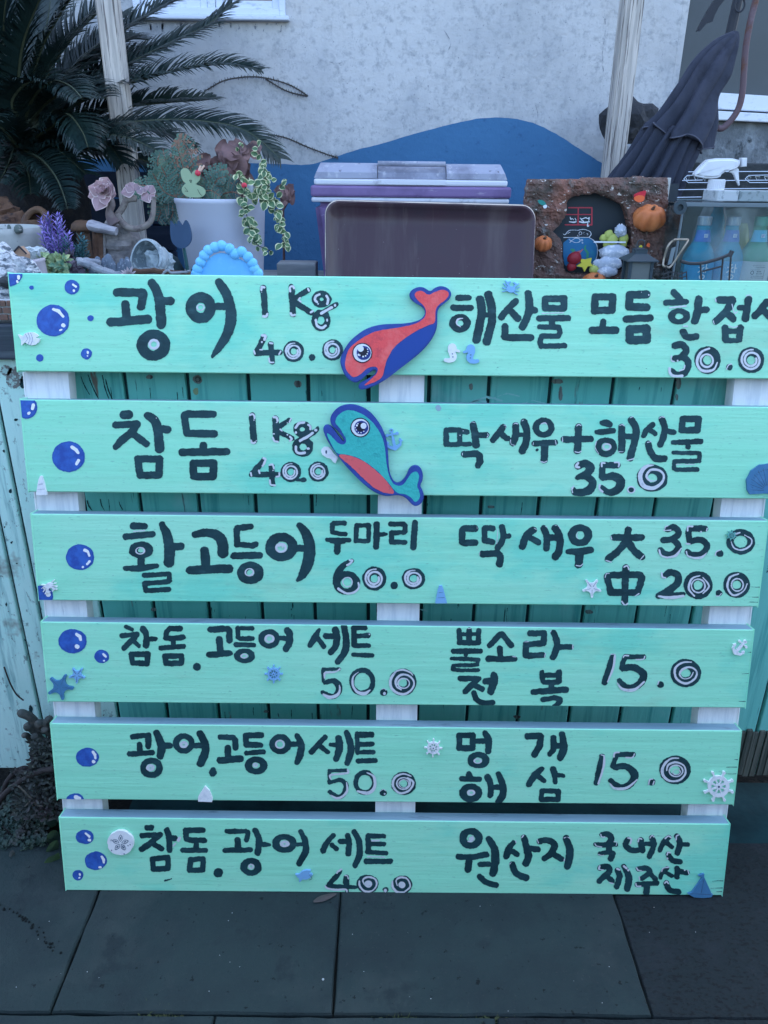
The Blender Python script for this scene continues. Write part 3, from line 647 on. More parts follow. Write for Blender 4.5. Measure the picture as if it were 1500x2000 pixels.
c=(1130,1010,4.1667)
word(2,c,[(56,288,165,512,165),(58,402,105,392,180),(60,382,198,325,270,242,340),(62,402,202,450,270,512,320)],[(7,262,155,268,180),(7,220,350,265,365),(8,500,345,530,310),(6,390,72,415,75)])
word(2,c,[(54,722,98,780,82,815,130,765,175,692,188),(54,775,190,815,240,770,300,700,300,670,272),('l',52,1028,92,905,92,895,120,900,190),(50,905,200,1000,185,1045,240,1000,300,920,305,888,282),('d',1148,295,29),('o',1318,200,85,76,58)],
  [(9,700,105,705,78,725,70),(9,690,108,750,105),(14,655,265,670,310,720,328),('v',720,328,14,790,310,20,835,250,10),(14,885,110,890,75,925,75),(9,1040,110,1045,90),(12,875,215,905,218),(14,875,280,890,315,940,332),('v',940,332,18,1000,325,18,1040,290,8),('E',995,118,6,7),(12,1110,310,1120,280,1150,268),('v',1275,135,14,1310,125,10),('v',1240,200,8,1265,250,12,1330,265,14,1395,230,14,1405,180,10,1350,145,8)],'painted_price')
word(2,c,[(58,385,412,376,690),('l',56,238,478,300,470,500,468,515,490,480,605,440,615,262,612,232,480),(50,262,612,482,608)],[(12,368,405,395,395,408,425),(8,215,490,225,460,250,458),(12,350,685,375,715,400,700),(9,460,640,490,620)])
word(2,c,[('v',698,478,50,745,448,56,805,475,60,800,540,60,720,605,62,650,640,50),(42,662,640,850,625),zero(972,553,118,115),('d',1140,618,26),zero(1285,550,108)],
  [(14,675,450,680,485,705,492),('v',650,642,14,740,655,26,850,640,22),('o',972,558,55,55,12),('v',985,475,10,920,500,18,895,580,18,940,640,14),('v',1010,490,8,1060,560,14,1010,620,10),('o',1290,550,48,50,12),('v',1300,460,10,1230,490,18,1210,570,18,1260,635,14,1340,600,12,1370,540,10),(8,1115,640,1140,640,1160,620)],'painted_price')
c=(220,1200,7.5)
word(3,c,[('v',195,178,58,240,198,66,285,218,60),(76,135,308,345,292),('v',360,292,80,290,370,84,165,490,78),(64,305,392,388,460),('v',450,215,95,490,290,90,495,400,98,487,450,100),(74,550,355,625,355),('q',90,278,582,518,578,508,722,292,708)])
word(3,c,[('l',80,988,205,840,205,785,255,778,340,860,352,1035,332),(72,890,390,890,440),(74,708,490,1038,465),('q',86,762,612,1010,602,1008,712,782,718),('d',1235,765,56)])
c=(390,1200,6.818)
word(3,c,[('l',86,145,200,370,190,398,215,395,345),(92,265,335,272,470),(86,132,535,398,515),('l',58,500,180,700,187),('l',66,508,180,510,300,540,318,705,320),(66,485,400,720,408),('o',600,550,96,68,76)],[('o',592,552,38,24,18)])
word(3,c,[('o',925,325,106,94,72),(68,1070,315,1150,315),('v',1165,212,85,1195,260,92,1195,380,92,1150,460,90)],[('o',930,320,52,44,28)])
c=(590,1200,6.25)
word(3,c,[('v',208,185,40,155,280,80,100,375,68),(58,195,295,265,390),('v',408,185,85,428,290,82,405,390,82,345,465,68),(68,288,262,370,265),('v',508,140,75,532,260,82,532,430,86,440,575,76),(66,632,170,636,375),(64,645,162,772,162),(62,645,262,808,255),(58,640,382,815,380),(54,622,490,858,498)],[('E',822,240,9,12),('E',505,115,7,3)])
word(3,c,[('l',44,450,665,258,668,256,815,275,832),('v',275,832,50,380,812,66,448,868,78,440,955,72,370,1000,62,250,950,50),('o',735,820,130,138,62),('d',995,950,42),zero(1228,828,170,165)],
  [('v',275,775,14,285,710,26,400,700,20,460,665,22),('v',455,860,10,460,920,22,430,980,36,340,1010,46,262,975,30),('v',690,700,8,625,760,22,620,860,26,670,940,34,760,965,44,830,920,14),('E',1005,962,16,20),(8,965,915,1000,902,1025,920),
   ('v',1130,700,16,1220,672,20,1320,705,20,1350,740,8),('v',1150,690,18,1085,780,34,1085,880,34,1150,950,32,1250,970,28,1340,910,22,1365,820,20,1300,745,22,1210,735,26,1145,800,28,1155,880,22,1210,915,14),('o',1240,838,70,60,16)],'painted_price')
c=(860,1210,5.357)
word(3,c,[(58,195,118,202,240),(58,300,112,300,240),(58,402,118,396,240),(40,200,152,400,152),(56,202,242,398,242),(58,135,330,415,330),('d',265,365,24),('l',42,118,405,300,412,395,420,390,470,310,480,135,478,132,522,220,530,395,530)],[(7,290,92,318,88)])
word(3,c,[(60,628,150,515,268),(60,645,150,742,268),(66,620,305,628,370),(64,500,410,775,412)],[(7,755,385,790,388)])
word(3,c,[('l',64,938,145,1085,142,1082,248,895,258,892,370,925,378,1070,372),(66,1182,135,1217,220,1218,290,1178,392),(62,1250,285,1362,288)],[(7,880,232,925,228),(8,1385,265,1385,305),(7,1150,130,1165,110),(7,1090,395,1098,350)])
word(3,c,[('l',62,212,615,400,618),('v',402,618,60,330,680,66,262,748,62),(60,345,672,438,730),('v',560,582,76,562,650,80,528,750,76),(64,470,645,530,640),(60,352,772,382,838,450,870,548,868)])
word(3,c,[('l',58,1062,555,1072,640,1090,655,1225,655),(62,1242,550,1240,640),(56,1075,582,1240,580),(62,1158,665,1158,712),('v',968,755,60,1130,745,70,1312,732,66),('l',54,1072,838,1190,818),('v',1190,818,58,1248,838,64,1225,885,56,1190,902,40)])
c=(1150,1230,4.545)
word(3,c,[(54,212,240,138,465),('l',46,485,238,325,238,300,290,290,340),('v',300,342,54,400,335,62,485,395,68,450,480,64,350,515,56,268,450,46),('d',635,485,30),zero(858,383,137,125)],
  [('v',230,230,22,215,340,20,165,460,14),(10,195,215,235,215),(12,305,245,315,228,350,228),(12,415,262,480,260,495,235),('v',250,470,10,300,525,22,400,530,26,490,460,14),(10,610,485,620,455),('v',910,285,10,830,290,18,765,340,20,775,430,20,860,475,18,940,430,18,955,370,18,900,330,16,830,350,18,805,395,16,840,432,10,900,420,10,925,375,8)],'painted_price')
c=(230,1410,5.769)
word(4,c,[('l',64,168,165,345,148),('l',72,342,148,346,270),(68,248,258,250,330),(64,132,358,388,345),('v',438,122,75,480,215,88,492,300,95,482,380,80),(72,520,265,588,265),('o',380,515,92,82,70)],[('o',370,512,30,24,34)])
word(4,c,[('o',745,240,88,82,66),(64,875,265,950,265),('v',928,132,76,980,230,90,985,340,90,935,462,92),('v',1075,540,70,1075,565,95)],[('o',745,252,30,26,32)])
word(4,c,[('l',66,1155,170,1300,172,1325,200,1328,290),(74,1240,290,1240,390),(80,1150,430,1385,415),('l',64,1618,148,1440,150,1448,255,1610,260),(58,1450,350,1640,335),('o',1558,488,88,68,76)],[('o',1553,482,20,16,20)])
c=(490,1410,4.412)
word(4,c,[('o',253,190,69,63,50),(48,350,190,400,190),('v',400,120,52,435,190,60,425,280,62,398,345,52)],[('o',250,190,34,32,14)])
word(4,c,[(46,640,132,580,190,522,260),(42,605,212,662,258),('v',755,138,55,765,220,62,735,315,54),(38,688,195,740,195),('v',822,92,48,855,170,56,858,270,58,830,352,56),(40,915,100,920,265),(54,925,110,1040,108),(42,925,190,1045,190),(38,920,260,1058,258),(44,925,335,1070,332)])
word(4,c,[('l',32,820,415,678,420,675,515),('v',680,522,34,770,500,42,822,550,46,790,628,44,740,642,40,680,600,36),('o',983,520,80,86,40),('d',1140,610,29),zero(1315,528,108,100)],
  [('v',835,410,16,830,438,18,690,455,16,690,490,10),('v',825,520,12,830,590,18,790,640,20,740,655,20,690,630,12),('v',1000,435,10,1060,470,22,1065,560,28,1010,610,30,920,595,18),(7,1115,595,1140,578,1160,590),('E',1152,618,8,8),
   ('v',1380,465,10,1310,445,16,1240,480,20,1225,550,20,1280,610,18,1360,590,18,1400,520,16,1350,480,14),('o',1315,528,58,50,12),('o',1318,530,42,36,8)],'painted_price')
c=(820,1410,4.839)
word(4,c,[('q',62,375,125,502,125,500,245,372,245),(54,535,180,600,180),('v',615,105,52,650,170,68,645,275,62),('o',555,360,70,52,62)],[('o',545,367,32,20,12)])
word(4,c,[('l',66,1022,135,1135,132),('v',1145,135,62,1130,220,66,1085,305,66),(60,1262,150,1265,240),(50,1262,262,1228,302),('v',1345,115,60,1360,210,70,1348,290,72,1325,338,60),(52,1280,225,1340,225)])
word(4,c,[(64,465,498,470,520),(52,395,535,560,540),('o',480,670,76,60,64),(60,640,520,670,600,665,690),('v',742,490,50,782,590,66,785,680,66,745,750,62),(52,690,615,760,615)],[('o',485,665,28,20,18)])
word(4,c,[('v',1155,440,45,1085,500,66,1032,588,56),(50,1115,512,1172,552),('v',1258,445,62,1275,500,58,1278,565,42),('v',1290,500,48,1355,508,38),('q',56,1152,650,1308,652,1308,730,1148,730)])
c=(1130,1440,4.6875)
word(4,c,[(54,215,172,162,415),('l',48,500,155,348,155,312,262,345,278),('v',330,272,50,430,265,62,512,335,72,475,425,66,380,455,56,290,395,46),('d',668,408,32),zero(882,297,145,130)],
  [('v',232,165,16,230,260,20,180,420,18),(12,205,158,235,165),(14,322,175,330,140,370,135),(12,430,182,490,182,510,150),('v',285,420,10,330,465,22,440,460,24,535,385,10),('v',640,430,10,650,385,12,680,380,8),(10,680,430,690,400),
   ('v',915,188,10,840,195,18,775,260,26,770,340,26,830,395,20,920,390,18,975,330,18,965,260,16,890,225,18,820,250,18,805,300,14),('o',890,305,62,52,12),('o',895,315,34,26,8)],'painted_price')
c=(200,1590,6.522)
word(5,c,[(76,568,172,622,175),(68,505,270,735,262),('v',732,262,66,620,360,80,500,445,70),(72,645,372,755,442),('v',825,200,72,850,300,80,855,450,78),(78,890,305,920,305),('q',78,640,572,835,548,832,690,652,698)],[(40,985,300,970,330),(20,930,370,905,400)])
word(5,c,[('l',72,1280,202,1060,202,1068,315,1130,332,1300,335),(72,1200,375,1195,440),(68,1022,460,1315,460),('q',74,1125,575,1282,568,1280,710,1112,712),('d',1475,745,60)])
c=(410,1590,6.818)
word(5,c,[('l',68,225,225,470,225,508,250,490,345),(82,370,345,375,450),(70,202,480,540,474),('v',600,212,72,650,320,86,650,420,92,635,510,86),('v',690,405,62,740,405,62,800,402,38),('o',550,700,98,80,86)],[('o',550,692,28,24,24)])
word(5,c,[('o',990,388,113,90,90),(54,1150,400,1240,400),('v',1210,232,70,1268,360,84,1270,510,90,1190,655,80)],[('o',995,392,42,28,40)])
c=(600,1600,6.818)
word(5,c,[('v',350,215,64,262,310,72,212,415,78),(64,332,342,392,392),('v',538,215,70,560,330,80,545,455,80),(68,438,295,510,295),('v',625,165,72,690,290,82,695,470,86,640,610,76),(72,810,220,815,425),(66,830,222,1022,222),(60,845,326,1018,328),('l',64,805,432,940,445,1050,450),(74,785,560,1110,560)],[(20,862,282,960,278),(16,800,492,1040,500)])
word(5,c,[('v',448,680,40,400,750,66,290,860,62),('l',58,275,885,450,898,640,905),('v',520,770,72,520,850,84,530,955,48),zero(805,858,150,122),('d',1045,938,36),zero(1260,870,138,120)],
  [(24,410,690,455,665),('E',397,712,11,11),('v',240,880,18,270,915,24,380,935,26,510,930,28,530,965,16),(14,505,745,535,750,548,790),
   ('v',695,820,18,700,880,26,760,950,28,860,950,22,925,870,24,900,790,24,810,765,26,745,800,24,755,860,14),('E',815,858,52,48),('E',1040,945,22,24),('v',1135,820,18,1140,900,30,1200,965,30,1290,965,22),('v',1290,965,18,1370,890,24,1330,790,24,1240,770,26,1185,810,22,1200,880,14),('E',1262,870,46,44)],'painted_price')
c=(870,1600,5.556)
word(5,c,[('o',277,207,88,78,78),('v',140,405,62,290,410,70,445,380,66),(80,255,430,245,540),(64,375,487,470,485),('v',470,215,72,530,320,84,540,450,92,515,585,80),('v',370,618,62,440,680,66,550,712,66)],[('v',245,235,16,275,240,12,305,215,14,290,175,8),('E',277,208,24,22)])
word(5,c,[('v',742,250,52,685,320,72,658,400,72),(58,735,345,775,380),('v',852,195,66,880,310,80,900,400,82,872,475,78),(64,935,315,1000,325),('v',725,490,70,762,580,72,875,632,74)],[(14,828,195,845,172),(10,760,230,765,250),(9,695,485,715,462)])
word(5,c,[('v',1020,240,60,1110,228,68,1180,275,76,1145,370,74,1070,425,60),(66,1185,382,1255,430),('v',1308,205,70,1345,320,82,1345,420,86,1325,505,80)],[(10,995,215,1008,255),(9,1285,200,1320,190,1350,205),(9,1290,430,1285,450)])
c=(1140,1600,5)
word(5,c,[('v',180,150,55,235,145,58,265,185,66,250,225,60),('v',115,245,42,220,250,48,318,245,42),(60,248,250,248,300),('v',155,335,46,250,322,46,282,335,56,262,385,56)],[(11,165,145,175,170,205,170),(10,108,235,125,258,175,268),(8,295,215,322,218,315,255),(9,140,340,170,350,195,348)])
word(5,c,[('v',430,198,56,408,250,58,465,300,56,560,295,52),(62,555,205,570,300),(44,600,240,650,240),('v',665,175,52,685,250,56,640,362,52)],[(16,430,180,462,190,455,235),(13,530,215,540,185,565,190),(13,645,180,665,155,685,170)])
word(5,c,[('v',830,175,50,775,230,54,745,300,44),(48,812,230,860,268),('v',910,165,58,940,240,62,915,325,60),(46,972,245,1015,245),('v',825,340,50,865,400,56,940,412,54)],[(14,795,185,825,160,850,175),(13,900,200,905,160,925,150),(14,812,345,820,320,845,325),('E',815,380,9,9)])
word(5,c,[('v',160,472,58,225,460,60,250,505,62,150,600,56),(48,235,560,282,600),('v',330,495,56,350,560,62,320,655,58),('v',392,462,56,440,560,66,425,675,66)],[(16,145,485,155,455),(10,155,488,190,492),(18,325,480,350,490),(22,390,455,415,475),('E',435,495,10,10),(12,250,615,285,625)])
word(5,c,[('v',530,485,54,610,478,58,640,520,56,565,575,50),(48,640,520,700,580),(52,522,635,715,625),(64,615,640,612,718)],[(13,515,470,530,495,560,498),('E',575,505,7,7),(12,540,560,545,590),(14,508,625,515,650,555,652)])
word(5,c,[('v',812,480,44,765,525,48,752,570,38),(42,805,520,860,550),('v',912,475,52,910,565,52),(50,942,510,1010,520),('v',805,622,56,842,690,56,925,708,56)],[(13,760,505,775,475,825,465),(11,1015,495,1025,530),('E',985,495,7,7),(13,790,620,808,605,825,625)])
# stray paint marks and knots on the boards
mb=MB(); paint([('c',[(322,1720,3),(335,1716,2)])],mb,smap(5,.0006),seed=5); mb.build('paint_speck',m_ink,boards[5])
mb=MB(); paint([('e',856,797,5.5,6)],mb,smap(1,.0006),seed=6); mb.build('chipped_paint',m_edge,boards[1])
# splits in the sawn right ends
R=random.Random(2)
for bi,(ya,yb) in ((2,(1095,1180)),(3,(1270,1375)),(4,(1460,1560)),(5,(1640,1745))):
    for k in range(3):
        y=R.uniform(ya,yb); x=1500-(y-1022)*.126; L=R.uniform(8,26)
        mb=MB(); paint([('c',[(x+2,y,1.2),(x-L*.5,y+R.uniform(-.8,.8),.9),(x-L,y+R.uniform(-1,1),.3)])],mb,smap(bi,.0005),step=.5,seed=bi+k,rough=.25); mb.build('split',m_ink,boards[bi])
# bubbles: board, cx, cy, rx, ry, highlight strokes (px)
BUB=[(0,17,533,27,27,[(37,540,5,37,544,5),(34,549,5,35,551,4)]),(0,62,562,4.4,4.4,[]),(0,141,561,14.5,14.5,[(143,556,4,149,560,4),(145,568,5,144,567,4)]),(0,104,626,32,31,[(105,604,5,115,608,7,124,618,5),(124,635,8,125,636,7),(118,645,3,121,644,3)]),
 (0,177,621.5,6.2,6,[]),(0,77.5,699,7,7,[]),(0,169,691,10.5,11,[(172,688,5,172,690,4),(171,695,3,172,695,3)]),
 (1,52,796,21,22,[(66,791,7,64,798,6),(57,807,6,58,806,5)]),(1,134,892,32,30,[(141,873,6,149,878,7,153,884,5),(154,899,6,150,906,5)]),
 (2,156.5,1088,27.5,25,[(166,1074,6,172,1077,6,175,1085,5),(175,1096,5,171,1101,5),(162,1107,5,162.5,1107,5)]),(2,80,1163,24,20,[(87,1147,6,93,1152,6),(94,1161,7,96,1161,7)]),
 (3,142,1252,28,23.5,[(150,1238,6,157,1243,6,158,1249,5),(150,1262,8,152,1263,8)]),(3,199,1282,14.5,13,[(202,1277,4,207,1282,4),(203,1290,3,204,1290,3)]),
 (4,171,1479,22.5,18.5,[(182,1468,6,186,1474,6,187,1480,5),(183.5,1487,7,184,1487,6)]),(4,147,1564,18,15,[(149,1556,8,155,1559,8)]),
 (5,166,1634,17.5,14,[(168,1627,5,175,1633,5),(174,1640,5,176,1640,5)]),(5,187,1681,21.5,18,[(199,1672,5,203,1678,6,203,1684,4),(195,1693,5,197,1693,5)]),(5,152.5,1709,10.5,10,[(156,1706,3.5,157,1708,4),(155,1714,3,156,1713,3)])]
for i,(bi,cx,cy,rx,ry,hl) in enumerate(BUB):
    mb=MB()
    paint([('e',cx,cy,rx,ry)],mb,smap(bi,.0006),seed=60+i,rough=.8,mi=1)
    if rx>9: paint([('e',cx-.3,cy,rx-2.2,ry-2.2)],mb,smap(bi,.0009),seed=60+i,rough=1.0,mi=0)
    for h in hl: paint([('c',[tuple(h[k:k+3]) for k in range(0,len(h),3)])],mb,smap(bi,.0013),step=.7,seed=9+i,rough=.6,mi=2)
    mb.build('painted_bubble',[m_bub,m_bubd,m_bw],boards[bi])
# ---------------- the two cut-out fish
m_fblue=mat('fish_blue_paint',(.025,.06,.27),.5,layers=[((.035,.08,.34),40,.4,.6)],bump=[(80,.3,.001)])
m_fred=mat('fish_coral_red_paint',(.88,.10,.10),.7,layers=[((.66,.075,.09),70,.5,.7),((.90,.16,.15),30,.55,.7)],bump=[(220,.7,.0015)])
m_fbel=mat('fish_belly_blue_paint',(.012,.06,.30),.45,bump=[(60,.2,.001,(3,1,1))])
m_ftl=mat('fish_turquoise_paint',(.05,.48,.42),.7,layers=[((.035,.36,.34),60,.55,.7)],bump=[(160,.8,.002),(30,.6,.003)])
m_fcor=mat('fish_pink_coral_paint',(.78,.12,.13),.6,layers=[((.52,.09,.11),40,.6,.72)],bump=[(90,.25,.001)])
m_eyek=mat('eye_black_paint',(.012,.014,.03),.4); m_eyew=mat('eye_white_paint',(.78,.8,.82),.5); m_eyeb=mat('eye_blue_paint',(.02,.045,.22),.4)
def plate(name,pts,off,th,m,parent,mside=None,bev=.0015):
    """a flat sawn piece with its own thickness lying on the boards; pts in picture scale"""
    bm=bmesh.new(); vs=[]
    for x,y in pts:
        u,v=uv(x,y); vs.append(bm.verts.new((u,v,off)))
    f=bm.faces.new(vs); f.normal_update()
    if f.normal.z<0: f.normal_flip()
    r=bmesh.ops.extrude_face_region(bm,geom=[f]); 
    nv=[e for e in r['geom'] if isinstance(e,bmesh.types.BMVert)]
    for v in nv: v.co.z+=th
    top=[e for e in r['geom'] if isinstance(e,bmesh.types.BMFace)]
    if bev>0:
        ed=[e for e in bm.edges if all(abs(v.co.z-off-th)<1e-7 for v in e.verts)]
        bmesh.ops.bevel(bm,geom=ed,offset=bev,segments=2,affect='EDGES')
    bmesh.ops.triangulate(bm,faces=[f for f in bm.faces if len(f.verts)>4])
    bmesh.ops.recalc_face_normals(bm,faces=bm.faces[:])
    mb=MB(); mb.bm(bm,0,lambda c_:UVp(c_.x,c_.y,c_.z)); return mb.build(name,m,parent)
def fishmap(off): return lambda x,y:UVp(*uv(x,y),off)
c=(640,540,5.769)
RO=[(150,1000),(143,930),(180,840),(240,740),(340,650),(450,580),(600,540),(760,535),(900,528),(1020,500),(1075,460),(1100,410),(1075,350),(1000,310),(930,260),(913,195),(960,142),(1040,118),(1100,138),(1150,178),(1200,133),(1270,108),(1350,133),(1392,195),(1370,260),(1300,312),(1245,360),(1228,420),(1232,520),(1217,620),(1150,740),(1040,860),(900,970),(780,1060),(680,1140),(570,1210),(450,1260),(370,1275),(343,1235),(370,1190),(450,1152),(525,1108),(550,1066),(530,1046),(490,1066),(430,1112),(395,1145),(350,1188),(290,1192),(200,1125)]
RI=[(200,970),(215,870),(270,780),(380,700),(520,620),(700,590),(850,570),(1000,530),(1080,480),(1110,400),(1080,330),(1010,270),(970,215),(1000,170),(1070,165),(1130,222),(1200,180),(1280,150),(1350,170),(1360,220),(1310,280),(1240,320),(1205,390),(1210,522),(1130,550),(980,620),(860,700),(750,790),(680,900),(645,1000),(622,1132),(540,1180),(400,1235),(450,1185),(530,1120),(572,1060),(555,1015),(500,1010),(430,1040),(380,1090),(300,1140),(240,1090),(205,1030)]
RB=[(1208,535),(1130,562),(980,632),(870,712),(762,802),(697,905),(655,1005),(634,1128),(780,1040),(900,950),(1040,840),(1150,710),(1200,620)]
T0=.0015; TF=.011
fb=plate('fish_cutout',tf(c,smooth_poly(RO,2)),T0,TF,m_fblue,sg); fb['label']='coral red and blue wooden fish cutout'
mb=MB(); paint([('p',tf(c,smooth_poly(RI,2)))],mb,fishmap(T0+TF+.0004),seed=31,rough=.5); mb.build('painted_body',m_fred,fb)
mb=MB(); paint([('p',tf(c,smooth_poly(RB,2)))],mb,fishmap(T0+TF+.0006),seed=32,rough=.5); mb.build('painted_belly',m_fbel,fb)
def eye(crop,cx,cy,r,ix,iy,hx,hy,dots,parent,o):
    mb=MB(); X=lambda q:crop[0]+q/crop[2]; Y=lambda q:crop[1]+q/crop[2]; k=1/crop[2]
    for j,(s,mi) in enumerate([(('e',X(cx),Y(cy),r*k,r*k),0),(('e',X(cx),Y(cy),(r-12)*k,(r-12)*k),1),(('e',X(ix),Y(iy),r*.70*k,r*.70*k),2),(('e',X(ix-5),Y(iy-8),r*.46*k,r*.46*k),0),(('e',X(hx),Y(hy),r*.30*k,r*.30*k),1)]):
        paint([s],mb,fishmap(o+.0005*j),step=.6,seed=41+j,rough=.35,mi=mi)
    for (x,y,q) in dots: paint([('e',X(x),Y(y),q*k,q*k)],mb,fishmap(o+.003),step=.5,seed=3,rough=.1,mi=1)
    mb.build('eye',[m_eyek,m_eyew,m_eyeb],parent)
eye(c,393,860,112,408,860,375,812,[(352,880,12),(402,900,10),(430,892,9),(448,870,8),(455,845,7),(452,818,7),(365,885,9)],fb,T0+TF+.001)
c=(600,770,5.769)
TO=[(263,300),(268,240),(308,180),(370,130),(460,106),(560,113),(680,168),(772,258),(845,370),(893,500),(912,640),(917,790),(932,890),(962,958),(1010,998),(1070,968),(1120,900),(1150,820),(1210,786),(1270,808),(1302,880),(1297,960),(1265,1018),(1302,1080),(1315,1150),(1282,1222),(1215,1252),(1165,1217),(1120,1162),(1060,1127),(1000,1122),(900,1137),(800,1112),(700,1052),(600,962),(500,862),(400,752),(328,650),(258,560),(208,460),(183,390),(198,343),(240,333),(285,362),(335,430),(385,495),(412,525),(425,512),(395,462),(345,400),(290,360)]
TI=[(318,300),(340,240),(400,190),(470,165),(560,185),(680,250),(760,330),(820,420),(870,540),(885,680),(900,830),(930,930),(970,1000),(1030,1020),(1090,1000),(1140,920),(1170,870),(1230,850),(1258,900),(1250,960),(1230,1020),(1260,1080),(1270,1150),(1215,1210),(1170,1150),(1110,1110),(1005,1100),(900,960),(760,820),(600,710),(450,665),(345,662),(290,580),(240,480),(222,425),(260,440),(310,500),(370,552),(425,558),(448,510),(420,450),(370,370),(330,330)]
TB=[(345,667),(450,668),(600,715),(760,825),(900,965),(1000,1105),(900,1105),(780,1060),(640,940),(500,800),(400,720)]
ft=plate('fish_cutout',tf(c,smooth_poly(TO,2)),T0,TF,m_fblue,sg); ft['label']='turquoise and pink wooden fish cutout'
mb=MB(); paint([('p',tf(c,smooth_poly(TI,2)))],mb,fishmap(T0+TF+.0004),seed=33,rough=.5); mb.build('painted_body',m_ftl,ft)
mb=MB(); paint([('p',tf(c,smooth_poly(TB,2)))],mb,fishmap(T0+TF+.0008),seed=34,rough=.6); mb.build('painted_belly',m_fcor,ft)
eye(c,600,365,109,612,365,637,345,[(563,340,11),(575,320,7),(556,390,7),(580,418,7),(610,420,7),(640,405,7),(545,365,6)],ft,T0+TF+.001)
# ---------------- small wooden ornaments glued on the boards
m_ow=mat('ornament_white',(.84,.85,.84),.6,layers=[((.65,.68,.7),80,.5,.7)],bump=[(120,.2,.0006)])
m_ob=mat('ornament_sky_blue',(.22,.46,.72),.6,bump=[(120,.2,.0006)])
m_on=mat('ornament_denim_blue',(.06,.20,.36),.6,layers=[((.09,.24,.42),60,.5,.7)],bump=[(120,.2,.0006)])
m_oe=mat('engraved_line',(.05,.10,.16),.8)
m_og=mat('glitter_green',(.13,.40,.36),.35,layers=[((.5,.75,.65),240,.6,.7)],bump=[(200,.8,.001)])
def orn(name,shapes,m,bi,th=.0028,eng=(),seed=1,rough=.25,step=.6):
    """cut-out with a raised face: side wall from the outline plus engraved lines"""
    mb=MB(); v1,v0=BV[bi]
    k0=len(mb.v); paint(shapes,mb,fishmap(.0015+th),step=step,seed=seed,rough=rough,mi=0)
    # side walls under the border edges
    from collections import Counter
    cnt=Counter(); 
    for f in mb.f:
        for a,b in zip(f,f[1:]+f[:1]): cnt[(a,b)]+=1
    nf=[]; low={}
    for (a,b) in list(cnt):
        if (b,a) not in cnt:
            for q in (a,b):
                if q not in low: low[q]=len(mb.v); mb.v.append(mb.v[q]-SN*(th+.0013))
            nf.append((b,a,low[a],low[b]))
    mb.f+=nf; mb.m+=[0]*len(nf)
    if eng: paint(list(eng),mb,fishmap(.0015+th+.0004),step=.5,seed=seed+1,rough=.15,mi=1)
    return mb.build(name,[m,m_oe],sg)
def cs(w_,*p): 
    q=[(p[i],p[i+1],w_) for i in range(0,len(p),2)]; return ('c',crom(q) if len(q)>2 else q)
def rotp(cx,cy,ang,pts):
    a=math.radians(ang); return [(cx+x*math.cos(a)-y*math.sin(a),cy+x*math.sin(a)+y*math.cos(a)) for x,y in pts]
c=(0,520,6.818)
orn('fish_ornament',[('p',tf(c,[(250,905),(320,930),(345,895),(400,877),(460,880),(510,905),(525,930),(485,950),(510,955),(545,965),(530,1010),(480,1045),(430,1052),(380,1035),(345,1012),(300,1055),(295,985)]))],m_ow,0,eng=[cs(.7,52,652,56,662,50,670),cs(.7,57,650,61,662,56,673),cs(.7,62,650,66,662,62,674)],seed=3)
c=(600,770,5.769)
orn('fish_ornament',[('p',tf(c,[(160,620),(190,590),(240,590),(275,620),(300,665),(345,700),(345,725),(320,775),(290,755),(270,725),(220,710),(175,680),(160,650)]))],m_ow,1,eng=[('e',637.5,882,1.6,3.5)],seed=4)
c=(410,1590,6.818)
orn('fish_ornament',[('p',tf(c,[(1140,785),(1190,785),(1230,745),(1290,728),(1345,735),(1335,760),(1325,775),(1350,775),(1370,790),(1340,830),(1290,855),(1235,850),(1205,885),(1190,885),(1190,840),(1165,820)]))],m_ob,5,eng=[cs(.8,605,1706,610,1712,604,1716)],seed=5)
orn('lighthouse_ornament',[('p',[(80,929),(84,929),(86.5,936),(94,966),(72,966),(77,936)])],m_ow,1,eng=[cs(.6,78,945,86,944),cs(.6,76,955,90,954)],seed=6)
orn('lighthouse_ornament',[('p',[(858,1143),(863,1143),(866,1150),(873,1177),(850,1177),(855,1150)])],m_ob,2,eng=[cs(.6,857,1156,865,1155),cs(.6,855,1166,868,1165)],seed=7)
def crab(cx,cy,s,ang,m,bi):
    sh=[('p',rotp(cx,cy,ang,[(x*s,y*s) for x,y in [(-8,-3),(-3,-6),(4,-6),(9,-2),(8,4),(2,7),(-5,6),(-9,2)]]))]
    for sd in (-1,1):
        for k,(a0,L) in enumerate([(-60,13),(-30,14),(0,14),(28,13)]):
            a=math.radians(a0); x1,y1=sd*6,(k-1.5)*2.5; x2,y2=sd*(6+L*.5*math.cos(a)),y1+L*.5*math.sin(a); x3,y3=sd*(5+L*math.cos(a*.6)*.85),y2+L*.35*math.sin(a)-1
            sh.append(('c',[(px_,py_,1.9*s) for px_,py_ in rotp(cx,cy,ang,[(x1*s,y1*s),(x2*s,y2*s),(x3*s,y3*s)])]))
        p=rotp(cx,cy,ang,[(sd*5*s,-6*s),(sd*9*s,-12*s),(sd*4*s,-14*s)]); sh.append(('c',[(a,b,3*s) for a,b in p]))
    return orn('crab_ornament',sh,m,bi,seed=8)
crab(997,565,.95,12,m_ob,0); crab(97,1143,.85,160,m_ow,2)
def seahorse(cx,cy,sd,m,eng=True):
    f=lambda *p:[(cx+sd*p[i],cy+p[i+1]) for i in range(0,len(p),2)]
    sh=[('e',cx-sd*1,cy-9,8.5,9.5),('c',[(cx+sd*4,cy-6,6),(cx+sd*12,cy-3,4.5)]),('c',crom([(cx-sd*4,cy-4,11),(cx+sd*1,cy+6,13),(cx-sd*1,cy+13,10),(cx-sd*9,cy+15,8),(cx-sd*14,cy+14,7)]))]
    return orn('seahorse_ornament',sh,m,0,eng=[('e',cx-sd*1,cy+2,1.2,1.2),('e',cx,cy+8,1.2,1.2)],seed=9)
